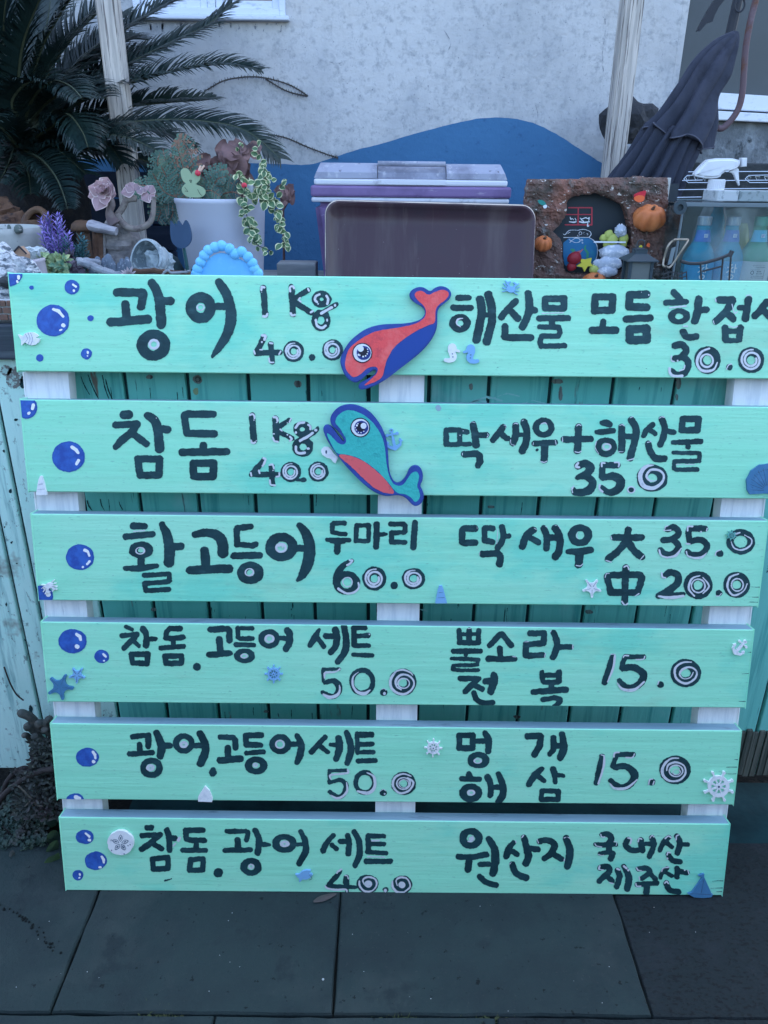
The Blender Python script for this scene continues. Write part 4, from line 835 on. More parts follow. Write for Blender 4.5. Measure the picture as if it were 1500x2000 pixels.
seahorse(884,689,1,m_ow); seahorse(918,691,-1,m_ob)
def anchor(cx,cy,s,ang,m,bi):
    R=lambda *p:[(a,b) for a,b in rotp(cx,cy,ang,[(p[i]*s,p[i+1]*s) for i in range(0,len(p),2)])]
    def cc(w_,*p): return ('c',[(a,b,w_*s) for a,b in R(*p)])
    t=R(0,-16)[0]; sh=[('o',t[0],t[1],2.6*s,2.6*s,2*s),cc(3.4,0,-13,0,0),cc(5,0,-4,0,12),cc(2.6,-8,-9,8,-9)]
    for x in (-9,9): q=R(x,-9)[0]; sh.append(('o',q[0],q[1],1.8*s,1.8*s,1.8*s))
    sh.append(('c',[(a,b,w_*s) for (a,b),w_ in zip(R(-13,4,-10,11,0,16,10,11,13,4),(2,4.5,6.5,4.5,2))]))
    sh.append(('p',R(-16,6,-12,-1,-8,5))); sh.append(('p',R(16,6,12,-1,8,5)))
    return orn('anchor_ornament',sh,m,bi,seed=10)
anchor(768,858,1.12,-12,m_ob,1); anchor(1444,1263,.92,42,m_ow,3)
def wheel(cx,cy,s,ang,m,bi,lab=None):
    sh=[('o',cx,cy,9.5*s,9.5*s,3.6*s),('e',cx,cy,3*s,3*s)]
    for k in range(8):
        a=math.radians(ang+45*k); ca,sa=math.cos(a),math.sin(a)
        sh.append(('c',[(cx,cy,1.5*s),(cx+ca*10*s,cy+sa*10*s,1.5*s)])); sh.append(('c',[(cx+ca*10*s,cy+sa*10*s,2*s),(cx+ca*14*s,cy+sa*14*s,1.8*s),(cx+ca*15.5*s,cy+sa*15.5*s,3*s)]))
    return orn('ship_wheel_ornament',sh,m,bi,eng=[('e',cx,cy,1.1*s,1.1*s)],seed=11)
wheel(535,1315,1.05,0,m_ob,3); wheel(846,1459,1.05,3,m_ow,4); wheel(1402,1534,1.85,22,m_ow,4); wheel(1427,1045,.60,10,m_og,2)
def star(cx,cy,R_,ang,m,bi,eng=True):
    pts=[]
    for k in range(10):
        a=math.radians(ang+36*k); r=R_ if k%2==0 else R_*.36; pts.append((cx+math.cos(a)*r,cy+math.sin(a)*r))
    e=[]
    for k in range(5):
        a=math.radians(ang+72*k)
        for j in range(2,8): e.append(('e',cx+math.cos(a)*R_*.1*j,cy+math.sin(a)*R_*.1*j,.7,.7))
        
    return orn('starfish_ornament',[('p',smooth_poly(pts,2))]+[('c',[(cx,cy,R_*.36),(cx+math.cos(math.radians(ang+72*k))*R_*.86,cy+math.sin(math.radians(ang+72*k))*R_*.86,R_*.20)]) for k in range(5)],m,bi,eng=e,seed=12)
star(1155,1147,20,90,m_ow,2); star(119,1340,27,78,m_on,3); star(152,1317,17,20,m_ob,3)
# fan shell, sand dollar, sail boat, small sail
fan=[(1493,963)]
for k in range(13):
    a=math.radians(150+k*14); r=40+1.8*(k%2); fan.append((1497+math.cos(a)*r*1.0,945+math.sin(a)*r*.98))
fan+=[(1535,958),(1505,964)]
orn('shell_ornament',[('p',fan)],m_on,1,eng=[cs(.8,1497+math.cos(math.radians(a))*8,955+math.sin(math.radians(a))*8,1497+math.cos(math.radians(a))*34,947+math.sin(math.radians(a))*34) for a in range(165,330,18)]+[cs(.8,1497+math.cos(math.radians(a))*30-2,946+math.sin(math.radians(a))*30,1497+math.cos(math.radians(a))*31+2,948+math.sin(math.radians(a))*31) for a in range(172,330,9)],seed=13)
sd=[]
for k in range(36):
    a=math.radians(k*10); r=26*(1+(-.06 if k%7==3 else 0)); sd.append((237+math.cos(a)*r,1643+math.sin(a)*r*.92))
e=[]
for k in range(5):
    a=math.radians(-88+72*k); ca,sa=math.cos(a),math.sin(a); t=(-sa,ca)
    e.append(('c',crom([(237+ca*3,1643+sa*3,.8),(237+ca*9+t[0]*3.5,1643+sa*9+t[1]*3.5,1.1),(237+ca*16,1643+sa*16,1),(237+ca*9-t[0]*3.5,1643+sa*9-t[1]*3.5,1.1),(237+ca*3,1643+sa*3,.8)])))
    e.append(('c',[(237+ca*8,1643+sa*8,2.2),(237+ca*11,1643+sa*11,2.2)]))
for x,y in ((220,1657),(245,1664),(252,1648),(219,1637),(244,1664),(256,1646)): e.append(('e',x,y,1.1,1.1))
orn('sand_dollar_ornament',[('p',smooth_poly(sd,1))],m_ow,5,eng=e,th=.004,seed=14)
c=(1140,1600,5)
orn('sailboat_ornament',[('p',tf(c,[(1110,540),(1145,525),(1170,520),(1168,550),(1200,620),(1235,700),(1235,715),(1255,722),(1235,748),(1160,755),(1070,748),(1010,715),(1050,700),(1100,630),(1150,560)]))],m_on,5,eng=[cs(.8,1373,1713,1368,1740),cs(.8,1347,1742,1388,1744)],seed=15)
c=(230,1410,5.769)
orn('sail_ornament',[('p',[(401,1533),(410,1542),(416,1557),(415,1564),(388,1563),(388,1554)])],m_ow,4,seed=16)
# ================================================================ SAGO PALM
m_frond=mat('sago_leaf_green',(.008,.022,.022),.38,layers=[((.018,.038,.032),6,.45,.7)],spec=.5)
m_rach=mat('sago_rachis',(.05,.065,.04),.6)
m_ptr=mat('sago_trunk_bark',(.012,.012,.014),.9,layers=[((.025,.022,.02),40,.5,.65)],bump=[(40,1,.01)])
pc=P(60,300,2.22)
sp=thing('sago_palm','large dark green sago palm with arching feathery fronds beside the timber post','palm',(pc.x,pc.y,0))
mb=MB(); mb.lathe((pc.x,pc.y,0),[(.10,0),(.11,.4),(.12,.8),(.13,pc.z-.1),(.10,pc.z+.02),(.02,pc.z+.06)],18,wob=.05); mb.build('trunk',m_ptr,sp,smooth=True)
def frond(pts,ys,L0=.115,lift=.55,dens=1.0,seed=0,droop=0.0):
    """pts: px path of the rib from the crown out; ys: depth at start, end"""
    R=random.Random(seed); q=crom([tuple(p) for p in pts],10); n=len(q)
    rib=[P(x,y,ys[0]+(ys[1]-ys[0])*i/(n-1)) for i,(x,y) in enumerate(q)]
    mb=MB(); mb.tube(rib,[.0055*(1-.75*i/(n-1)) for i in range(n)],5,mi=1)
    # arc-length sampling
    acc=[0]
    for a,b in zip(rib,rib[1:]): acc.append(acc[-1]+(b-a).length)
    tot=acc[-1]; N=int(tot/.0056*dens); j=0
    for k in range(N):
        s=tot*(.06+.94*k/N); 
        while j<n-2 and acc[j+1]<s: j+=1
        t=(s-acc[j])/(acc[j+1]-acc[j]+1e-9); p=rib[j].lerp(rib[j+1],t); d=(rib[j+1]-rib[j]).normalized()
        side=d.cross(Vector((0,-.45,1))); side.normalize(); upv=side.cross(d).normalized()
        f=s/tot; L=L0*(math.sin(math.pi*min(.16+.80*f,1))**.55)*R.uniform(.88,1.08); W=.0072
        fwd=.35+.75*f
        for sg in (1,-1):
            dd=(side*sg*1.0+d*fwd*R.uniform(.85,1.15)+upv*lift*R.uniform(.7,1.3)).normalized()
            k0=len(mb.v); wv_=dd.cross(upv).normalized()*W*.5
            for i in range(5):
                u=i/4; c=p+dd*L*u-upv*L*(.30+droop)*u*u*(1 if i<4 else 1.15)+d*L*.12*u*u; w_=(1-u**2.2)*1.0+.02
                mb.v+= [c+wv_*w_,c-wv_*w_]
            for i in range(4): a=k0+2*i; mb.f.append((a,a+1,a+3,a+2)); mb.m.append(0)
    return mb.build('frond',[m_frond,m_rach],sp)
z=lambda *p:[(x/2.5,y/2.5) for x,y in p]
FR=[ # rib paths in the enlarged picture, depth near/far
 (z((150,640),(350,480),(600,330),(850,200),(1010,125),(1135,15)),(2.2,2.28),.10),
 (z((180,640),(420,480),(700,385),(900,335),(1100,312),(1275,345)),(2.2,2.1),.095),
 (z((160,680),(350,590),(600,525),(800,500),(960,490),(1055,482)),(2.15,2.35),.10),
 (z((160,700),(420,630),(750,590),(1000,595),(1200,640),(1370,775)),(2.15,1.98),.105),
 (z((140,620),(280,420),(430,260),(600,150),(750,60),(900,-20)),(2.25,2.4),.11),
 (z((120,620),(220,380),(330,210),(450,85),(570,-10),(640,-60)),(2.2,2.3),.115),
 (z((100,600),(150,400),(210,220),(300,60),(380,-60)),(2.25,2.15),.115),
 (z((90,600),(90,400),(110,220),(170,50),(230,-80)),(2.2,2.0),.115),
 (z((70,600),(40,420),(20,250),(20,80),(40,-80)),(2.25,2.05),.115),
 (z((60,600),(-20,450),(-60,250),(-80,60),(-90,-80)),(2.2,2.1),.12),
 (z((50,640),(-100,500),(-220,330),(-300,150)),(2.2,2.1),.115),
 (z((60,700),(120,740),(200,780),(270,860),(310,950),(330,1020)),(2.1,1.80),.075),
 (z((120,700),(260,610),(330,560),(400,640),(430,720)),(2.1,1.9),.09),
 (z((130,720),(300,690),(480,660),(640,680),(780,745)),(2.1,1.9),.09),
 (z((150,700),(300,560),(480,420),(600,385),(700,400)),(2.25,2.5),.10),
 (z((100,660),(160,480),(250,400),(340,420),(400,480)),(2.15,1.85),.085),
 (z((90,720),(40,660),(0,620),(-80,600)),(2.1,1.85),.10),
 (z((140,600),(230,500),(330,440),(420,440),(520,480)),(2.2,2.0),.10),
 (z((80,700),(150,680),(240,700),(340,780),(420,850)),(2.15,2.0),.09),
 (z((150,620),(380,350),(560,230),(640,190),(730,195)),(2.25,2.45),.10),
 (z((100,600),(60,500),(110,420),(180,390),(250,400)),(2.1,1.9),.085),
 (z((120,700),(350,720),(600,760),(850,830),(1000,900)),(2.2,2.15),.095),
 (z((110,640),(180,300),(230,120),(250,-20)),(2.3,2.4),.115),
 (z((60,720),(100,780),(140,850),(150,950)),(2.1,1.95),.08),
 (z((80,640),(-30,560),(-60,640),(-90,760)),(2.15,1.9),.09),
 (z((90,620),(120,440),(160,250),(230,110),(330,10)),(2.3,2.45),.12),
 (z((70,620),(50,420),(60,200),(110,40),(160,-60)),(2.3,2.45),.12),
 (z((60,620),(0,420),(-20,200),(-10,0)),(2.3,2.4),.12),
 (z((100,640),(260,450),(420,300),(520,200),(600,60)),(2.3,2.48),.11),
 (z((120,660),(300,500),(480,360),(640,280),(820,230)),(2.3,2.45),.10),
 (z((120,690),(330,640),(560,620),(780,640),(960,720)),(2.25,2.35),.10),
 (z((100,690),(230,640),(380,640),(520,700),(600,800)),(2.2,2.05),.10),
 (z((80,700),(60,760),(30,830),(-10,900)),(2.1,1.9),.09),
]
for i,(p,ys,L) in enumerate(FR): frond(p,ys,L,seed=i,lift=.45+.15*(i%3),dens=1.05)
# dry twine creeping over the wall
m_vine=mat('dry_vine',(.07,.065,.06),.9)
def vine(label,paths,Y,r=.0022):
    o=thing('dry_vine',label,'vine',P(*paths[0][0],Y))
    for p in paths:
        q=crom(p,8); pts=[P(x,y,Y)+Vector((0,rr(-.004,0),0)) for x,y in q]; mb=MB(); mb.tube(pts,r,5)
        for i in range(0,len(pts)-1,1):
            for s in (-1,1):
                d=Vector((rr(-.5,.5),-.6,s*rr(.4,1))).normalized(); mb.tube([pts[i],pts[i]+d*rr(.005,.011)],[r*.7,.0004],4)
        mb.build('stem',m_vine,o)
    return o
vine('thin dry thorny vine on the white wall right of the upper palm fronds',[[(400,178),(440,157),(490,150),(530,155),(570,168),(602,188)],[(520,155),(560,178),(600,188)]],YW-.008)
vine('thin dry thorny vine on the white wall above the start of the wave',[[(525,262),(560,270),(600,287),(640,302),(660,308)]],YW-.008)
# ================================================================ DARK ROCK on the ledge behind the right post
m_rock=mat('black_lava_rock',(.035,.038,.045),.9,layers=[((.09,.09,.10),9,.5,.7)],bump=[(25,1,.01),(90,.5,.004)])
m_ledge=mat('grey_ledge_plaster',(.3,.32,.34),.9,bump=[(30,.6,.006)])
b=P(1225,262,2.5); mb=MB(); mb.box(b.x-.02,b.x+.12,2.46,YW-.004,P(1225,300,2.5).z-.05,P(1225,282,2.5).z,.006); o=mb.build('wall_ledge',m_ledge,hs)
mb=MB(); q=P(1228,244,2.5); q.z=P(1225,282,2.5).z+.058
mb.blob(q,.062,3,amp=.16,fr=1.6,seed=2,sc=(1.25,.8,.95)); mb.build('lava_rock',m_rock,label='dark lava rock sitting on a ledge behind the right timber post',cat='rock')
# ================================================================ FOLDED PARASOL
m_cloth=mat('charcoal_parasol_cloth',(.034,.040,.060),.85,layers=[((.052,.056,.08),5,.45,.65,(1,1,.5)),((.03,.034,.05),30,.5,.7)],bump=[(9,.5,.012,(2,2,.4)),(300,.25,.0006)],spec=.2)
m_pole=mat('parasol_pole_metal',(.02,.024,.035),.6)
YU=2.02
def loft(mb,rings,mi=0,cap=True):
    n=len(rings[0]); k=len(mb.v)
    for r in rings: mb.v+=r
    for i in range(len(rings)-1):
        for j in range(n):
            a=k+i*n+j; b2=k+i*n+(j+1)%n; mb.f.append((a,b2,b2+n,a+n)); mb.m.append(mi)
def cloth(edges,pleat,npl,nseg=14,N=192,phase=0,dep=.62,hem=0,seed=0):
    """edges: list of (left px, right px) down the cloth"""
    mb=MB(); rings=[]; L=crom([e[0]+e[1] for e in edges],nseg)
    for i,(lx,ly,rx,ry) in enumerate(L):
        t=i/(len(L)-1); A=P(lx,ly,YU); B=P(rx,ry,YU); c=(A+B)/2; e=(B-A)/2; r=e.length; g=Vector((0,1,0))
        ring=[]
        for j in range(N):
            a=2*math.pi*j/N; ph=npl*a+phase+2.2*math.sin(3*t+a)+.8*math.sin(5*t*2+seed)
            s=1+pleat*(.35+.65*t)*(abs(math.sin(ph/2))**1.2*1.6-1.45)*(1+.35*math.sin(3*a+seed))+.03*math.sin(7*a+9*t+seed)
            if hem: s*=1
            q=c+e*math.cos(a)*s-g*math.sin(a)*r*dep*s
            if i==len(L)-1 and hem: q.z+=hem*math.sin(a*5+1)
            ring.append(q)
        rings.append(ring)
    loft(mb,rings); return mb
um=thing('folded_parasol','folded charcoal parasol with pleated cloth leaning against the right timber post','parasol',(P(1240,420,YU).x,YU,ZT))
mb=cloth([((1262,238),(1385,262)),((1235,285),(1350,330)),((1198,335),(1325,390)),((1160,395),(1300,450)),((1130,455),(1280,520))],.42,17,phase=1,dep=.5,seed=3); mb.build('lower_canopy',m_cloth,um,smooth=True)
mb=cloth([((1436,60),(1443,63)),((1414,68),(1444,80)),((1388,86),(1438,112)),((1352,122),(1428,150)),((1318,172),(1406,190)),((1288,214),(1400,238)),((1256,246),(1390,294))],.26,9,dep=.6,hem=.010,phase=2.1,seed=1); N_=192; rings_=[mb.v[i*N_:(i+1)*N_] for i in range(len(mb.v)//N_)]; vc=mb.build('vent_canopy',m_cloth,um,smooth=True)
m_hem=mat('parasol_hem_cloth',(.075,.08,.11),.8)
mb=MB(); mb.tube([p+Vector((0,-.0008,0)) for p in rings_[-1]]+[rings_[-1][0]],.0017,5); mb.build('hem',m_hem,vc)
for j in (98,112,126,141,157,172):
    mb=MB(); mb.tube([r[j]+(r[j]-sum(r,Vector())/N_).normalized()*.0006 for r in rings_[2:]],.0009,4); mb.build('seam',m_hem,vc)
mb=MB(); mb.tube([P(1412,130,YU+.02),P(1448,-30,YU+.02)],.011,10); mb.tube([P(1300,400,YU),P(1412,130,YU+.02)],.014,10); mb.build('pole',m_pole,um)
ring=[]
mb=MB(); cc_=P(1445,10,YU-.01)
mb.tube([cc_+Vector((math.cos(a)*.011,0,math.sin(a)*.013)) for a in [i*math.pi/8 for i in range(17)]],.0022,6); mb.build('hanging_ring',m_pole,um)
# cord with a dark hook hanging in front of the panel
hk=thing('hanging_hook','dark fish shaped hook hanging in front of the dark window panel','hook',P(1375,52,2.3))
mb=MB(); pts=[(1425,-10),(1400,8),(1388,28),(1372,48)]; mb.prism([P(x,y,2.3) for x,y in [(1408,-14),(1420,-6),(1404,14),(1396,30),(1392,42),(1380,46),(1368,60),(1362,60),(1372,40),(1382,22),(1394,2)]],(0,.012,0)); mb.build('hook_blade',m_pole,hk)
# rusty pipe at the right
m_rust=mat('rusty_mauve_pipe',(.12,.08,.095),.7,layers=[((.12,.05,.03),14,.5,.62),((.2,.16,.19),8,.55,.7)],bump=[(60,.4,.002)])
mb=MB(); mb.tube([P(x,y,2.42) for x,y in crom([(1482,-40),(1476,0),(1466,40),(1457,90),(1453,140),(1450,180),(1443,210),(1430,232),(1412,250),(1402,250)],5)],[.0085]*46,10)
mb.build('bent_pipe',m_rust,smooth=True,label='rusty mauve pipe curving down in front of the right window sill',cat='pipe')
# ================================================================ COOLER BOX
m_lid=mat('cooler_grey_lid',(.30,.32,.40),.55,layers=[((.18,.19,.25),9,.48,.64),((.42,.43,.48),60,.56,.68),((.10,.10,.13),40,.64,.70,(1,1,.4))],bump=[(120,.2,.0008)])
m_cwh=mat('cooler_white_plastic',(.62,.64,.70),.45,layers=[((.42,.42,.46),25,.58,.72)])
m_cpu=mat('cooler_purple_plastic',(.20,.135,.29),.45,layers=[((.13,.085,.20),8,.48,.66),((.34,.29,.42),70,.62,.70,(.3,1,1))],bump=[(200,.15,.0005)])
YC=1.84; c2=lambda x,y:(500+x/2.5,y/2.5)
def Pc(x,y,Y=YC): a=c2(x,y); return P(a[0],a[1],Y)
xL,xR=Pc(270,930).x,Pc(1243,930).x; zz_=lambda y:Pc(760,y).z
cb=thing('cooler_box','purple and grey picnic cooler box standing behind the brown tray','cooler box',((xL+xR)/2,YC+.14,ZT))
D=.27
def band(x0,x1,za,zb_,y0,y1,b=.004): 
    mb=MB(); mb.box(x0,x1,y0,y1,za,zb_,b); return mb
# body tapers downward
mb=MB(); bm=bmesh.new(); bmesh.ops.create_cube(bm,size=1)
zt_,zb2=zz_(992),ZT+.001
for v in bm.verts:
    t=v.co.z+.5; ins=(1-t)*.018; v.co=Vector(((xL+.006+ins) if v.co.x<0 else (xR-.006-ins),(YC+ins) if v.co.y<0 else YC+D-ins,zb2+t*(zt_-zb2)))
bmesh.ops.bevel(bm,geom=bm.edges[:],offset=.012,segments=3,affect='EDGES'); mb.bm(bm); mb.build('body',m_cpu,cb,smooth=False)
band(xL,xR-.002,zz_(991),zz_(966),YC-.006,YC+D+.006).build('lower_white_band',m_cwh,cb)
band(xL-.001,xR+.001,zz_(965),zz_(909),YC-.009,YC+D+.008,.005).build('purple_band',m_cpu,cb)
band(Pc(284,900).x,Pc(1227,900).x,zz_(908),zz_(876),YC-.006,YC+D,.004).build('upper_white_band',m_cwh,cb)
# grey lid, domed, with a recessed handle in the middle
zl0,zl1=zz_(874),zz_(788)-.004
def lidpart(xa,xb,inL,inR,front,top):
    mb=MB(); prof=[(front,zl0),(front+.002,zl0+.012),(front+.02,top-.006),(front+.032,top),(front+D*.6,top+.001),(front+D-.015,top-.004),(front+D-.004,zl0)]
    vs=[];n=len(prof)
    for x,ins in ((xa,inL),(xb,inR)):
        for i,(y,z_) in enumerate(prof):
            t=(z_-zl0)/(zl1-zl0); vs.append(Vector((x+ins*t,y,z_)))
    fs=[(i,i+1,n+i+1,n+i) for i in range(n-1)]+[tuple(range(n)),tuple(range(n,2*n))[::-1],(0,n,2*n-1,n-1)]
    mb.add(vs,fs); return mb
lidpart(Pc(284,870).x,Pc(591,870).x,.013,0,YC-.004,zl1).build('lid_left_half',m_lid,cb)
lidpart(Pc(930,870).x,Pc(1226,870).x,0,-.013,YC-.004,zl1).build('lid_right_half',m_lid,cb)
lidpart(Pc(591,870).x+.001,Pc(930,870).x-.001,0,0,YC+.006,zl1-.004).build('lid_middle',m_lid,cb)
mb=MB(); mb.tube([Vector((Pc(594,800).x,YC+.012,zl1-.001)),Vector((Pc(927,800).x,YC+.012,zl1-.001))],.0055,8); mb.build('carry_handle',m_lid,cb,smooth=True)
mb=MB(); mb.box(Pc(595,880).x,Pc(925,880).x,YC-.0085,YC-.0065,zz_(903),zz_(878),.0008); mb.build('latch_plate',m_cwh,cb)
# ================================================================ BROWN TRAY
m_tray=mat('glossy_brown_tray',(.052,.026,.036),.30,layers=[((.034,.034,.042),2.5,.45,.65),((.22,.18,.16),11,.60,.74,(3,1,.15),.35),((.11,.085,.085),4,.50,.72,(3,1,.3),.8),((.30,.27,.25),120,.70,.73)],bump=[(70,.12,.0008),(8,.1,.004,(3,1,.4))],spec=.35,coat=.0)  # pale vertical streak layers paint gloss highlights into the tray colour
m_trrim=mat('worn_lit_tray_rim',(.62,.54,.44),.5,layers=[((.10,.06,.09),9,.46,.62)])  # cream covers both wear and rim light put into the colour
YTR=1.60
def Pt(x,y,d=0): a=c2(x,y); return P(a[0],a[1],YTR+d)
TLc,TRc,BLc,BRc=Pt(328,978),Pt(1390,993),Pt(326,1500),Pt(1358,1500)
w_=TRc.x-TLc.x; h_=TLc.z-ZT-.002
tr=thing('serving_tray','glossy dark brown serving tray propped upright against the cooler box','tray',((TLc.x+TRc.x)/2,YTR,ZT))
lean=.05
def Tp(u,v,d): # u 0..1 right, v 0..h up, d toward viewer
    return Vector((TLc.x+u, YTR+lean*v/h_+ -d, ZT+.002+v-.006*(u/w_)))
mb=MB(); R0=.028
def rrect(ins,rad,n=8):
    o=[]
    for cx_,cy_,a0 in ((w_-ins-rad,h_-ins-rad,0),(ins+rad,h_-ins-rad,90),(ins+rad,ins+rad,180),(w_-ins-rad,ins+rad,270)):
        for k in range(n+1):
            a=math.radians(a0+90*k/n); o.append((cx_+math.cos(a)*rad,cy_+math.sin(a)*rad))
    return o
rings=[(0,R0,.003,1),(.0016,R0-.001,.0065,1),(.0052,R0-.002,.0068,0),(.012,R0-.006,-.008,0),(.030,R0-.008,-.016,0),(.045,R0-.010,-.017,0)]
k=0; N=None
for ins,rad,d,mi in rings:
    o=rrect(ins,max(rad,.004)); N=len(o); mb.v+=[Tp(x,y,d) for x,y in o]
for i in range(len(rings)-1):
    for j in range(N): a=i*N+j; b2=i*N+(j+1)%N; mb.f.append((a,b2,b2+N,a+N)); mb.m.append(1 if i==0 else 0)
e=(len(rings)-1)*N; mb.f.append(tuple(e+j for j in range(N))); mb.m.append(0)
# back skin
o=rrect(0.0,R0); k=len(mb.v); mb.v+=[Tp(x,y,-.020 if 8<i<99 else -.02) for i,(x,y) in enumerate(o)]
for j in range(N): mb.f.append((j,k+j,k+(j+1)%N,(j+1)%N)); mb.m.append(0)
mb.f.append(tuple(k+j for j in range(N))[::-1]); mb.m.append(0)
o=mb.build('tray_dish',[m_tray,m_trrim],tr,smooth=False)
for p_ in o.data.polygons: p_.use_smooth=True
# pale wooden block on the counter between pot and cooler
mb=MB(); a=P(540,514,1.86); b=P(616,514,1.86); mb.box(a.x,b.x,1.86,1.93,ZT+.001,a.z,.003); mb.build('wood_block',m_top,label='small pale wooden block on the counter between white pot and cooler box',cat='wood block')
# ================================================================ THINGS ON THE COUNTER, LEFT TO RIGHT
ZC=ZT+.001
def onc(x,y): return Vector((x,y,ZC))
def xat(px,py,Y): return P(px,py,Y).x
def zat(px,py,Y): return P(px,py,Y).z
# ---- white craggy coral stone with a model brick front and little roof, at the left edge
m_coral=mat('white_coral_stone',(.66,.68,.70),.9,layers=[((.12,.15,.18),55,.47,.56,(1,1,2.4)),((.30,.34,.38),14,.5,.6)],bump=[(55,1,.012,(1,1,2.4)),(150,.8,.004)])
m_brick=mat('model_brick_brown',(.22,.12,.09),.85,layers=[((.12,.08,.07),30,.5,.7)],bump=[(80,.5,.002)])
m_mortar=mat('pale_mortar',(.55,.57,.58),.9,bump=[(90,.6,.003)])
YS=1.375
cs_=thing('coral_stone','craggy white coral stone with a model brick front at the counter left end','stone ornament',(xat(8,600,YS),YS,ZC))
mb=MB(); mb.blob((xat(10,560,YS),YS+.01,ZC+.052),.055,4,amp=.18,fr=2.2,seed=4,sc=(1.0,.7,1.15)); mb.build('stone',m_coral,cs_)
mb=MB(); x0,x1=xat(-60,620,YS-.04),xat(24,620,YS-.04); mb.box(x0-.02,x1+.005,YS-.042,YS-.03,ZC,ZC+.036,.003); mb.build('mortar',m_mortar,cs_)
bz=ZC+.002
for r_ in range(3):
    x=x0-.012+(r_%2)*.008
    while x<x1:
        mb=MB(); mb.box(x,x+.0145,YS-.046,YS-.040,bz+r_*.0115,bz+.0095+r_*.0115,.0012); mb.build('brick',m_brick,cs_); x+=.0165
m_roofm=mat('model_roof_dark',(.03,.03,.035),.7); m_tan=mat('model_gable_tan',(.40,.26,.18),.8,bump=[(60,.4,.002)])
mh=thing('model_house_roof','tiny tan gable with a dark roof edge poking up behind the coral stone','model house',(xat(37,490,1.46),1.46,ZC))
mb=MB(); g=[(24,497),(37,482),(50,497),(50,530),(24,530)]; mb.prism([P(x,y,1.46) for x,y in g],(0,.02,0)); mb.build('gable',m_tan,mh)
mb=MB(); 
mb.tube([P(22,497,1.457),P(37,481,1.457)],.0016,6); mb.tube([P(37,481,1.457),P(52,496,1.457)],.0016,6); mb.build('roof_edge',m_roofm,mh)
mb=MB(); mb.box(xat(22,500,1.456),xat(51,500,1.456),1.4565,1.4595,zat(30,503,1.456),zat(30,500,1.456)); mb.build('lintel',m_tan,mh)
# small dark knob beside the sign corner
m_pebble=mat('dark_pebble',(.03,.035,.04),.6,bump=[(60,.4,.002)])
mb=MB(); mb.blob(P(12,551,1.34),.011,2,amp=.1,seed=3,sc=(1.1,.8,.9)); o=mb.build('pebble',m_pebble,label='dark round pebble lodged in the coral stone beside the sign corner',cat='pebble')
# ---- wide stone-grey planter
m_stonep=mat('pale_stone_planter',(.40,.42,.40),.85,layers=[((.28,.30,.29),12,.45,.65),((.12,.13,.13),80,.66,.72)],bump=[(60,.4,.002)])
YB1=1.66; cx=xat(-2,470,YB1); r1=xat(82,470,YB1)-cx; zr=zat(0,449,YB1-r1)-.0
pl=thing('stone_planter','wide round pale stone planter with tiny succulents at the left edge','planter',(cx,YB1,ZC))
mb=MB(); mb.lathe((cx,YB1,ZC),[(r1*.86,0),(r1*.97,.012),(r1,zr-ZC-.012),(r1*1.0,zr-ZC),(r1*.93,zr-ZC),(r1*.92,zr-ZC-.012)],48); mb.build('bowl',m_stonep,pl,smooth=True)
mb=MB(); mb.lathe((cx,YB1,zr-.012),[(r1*.925,0),(0,.003)],32); mb.build('soil',m_soil,pl)
m_cact=mat('grey_cactus',(.10,.13,.12),.8,layers=[((.38,.36,.34),150,.6,.66)],bump=[(150,.9,.002)])
def nub(px,py,pyb,Y,r,parent,m,name='succulent'):
    a=P(px,pyb,Y); b=P(px,py,Y); h=b.z-a.z; mb=MB()
    mb.lathe(a,[(r*.8,0),(r,h*.3),(r*.92,h*.7),(r*.5,h*.94),(0,h)],12,wob=.06); return mb.build(name,m,parent,smooth=True)
nub(38,438,455,1.60,.0085,pl,m_cact); nub(3,446,456,1.60,.007,pl,m_cact); nub(20,438,456,1.64,.004,pl,m_cact)
# ---- brown weathered driftwood / mushrooms behind the planter
m_drift=mat('brown_driftwood',(.085,.045,.03),.9,layers=[((.16,.085,.05),14,.45,.62),((.03,.02,.02),50,.55,.66)],bump=[(30,1,.008),(100,.5,.003)])
m_mush=mat('ochre_stone_glaze',(.10,.055,.03),.7,layers=[((.04,.022,.018),16,.5,.65)],bump=[(40,.6,.004)])
dw=thing('driftwood','gnarled brown driftwood lying behind the pale stone planter','driftwood',(xat(20,430,1.9),1.9,ZC))
mb=MB(); mb.blob(P(-5,430,1.9),.05,3,amp=.3,fr=2.5,seed=5,sc=(1.2,.6,.9)); mb.blob(P(28,438,1.88),.036,3,amp=.25,fr=2.5,seed=6,sc=(1.5,.6,.7)); mb.build('wood',m_drift,dw)
mb=MB(); mb.blob(Vector((P(10,440,1.9).x,1.92,ZC+.06)),.06,3,amp=.3,seed=8,sc=(1.4,.6,1.2)); mb.build('root',m_drift,dw)
m1=thing('ceramic_mushroom','ochre hollow ceramic mushroom leaning behind the lavender, larger one','ceramic ornament',(xat(70,430,1.8),1.8,ZC))
mb=MB(); q=P(70,430,1.8)
mb.lathe(q+Vector((0,.02,-.012)),[(.030,0),(.034,.012),(.031,.024),(.020,.028),(.018,.018)],24,ax=(-.1,-.75,.55),wob=.05); mb.build('cap',m_mush,m1,smooth=True)
mb=MB(); mb.tube([Vector((q.x-.01,q.y+.02,ZC)),q+Vector((-.012,.01,0))],[.02,.022],12); mb.build('stem',m_mush,m1,smooth=True)
m2=thing('ceramic_mushroom','ochre domed ceramic mushroom between the lavender and the driftwood stand, smaller one','ceramic ornament',(xat(161,440,1.8),1.8,ZC))
mb=MB(); q=P(161,447,1.8); mb.lathe(q,[(.023,-.004),(.025,.0),(.022,.010),(.013,.017),(0,.019)],24); mb.build('cap',m_mush,m2,smooth=True)
mb=MB(); mb.tube([Vector((q.x,q.y,ZC)),q],.014,10); mb.build('stem',m_mush,m2)
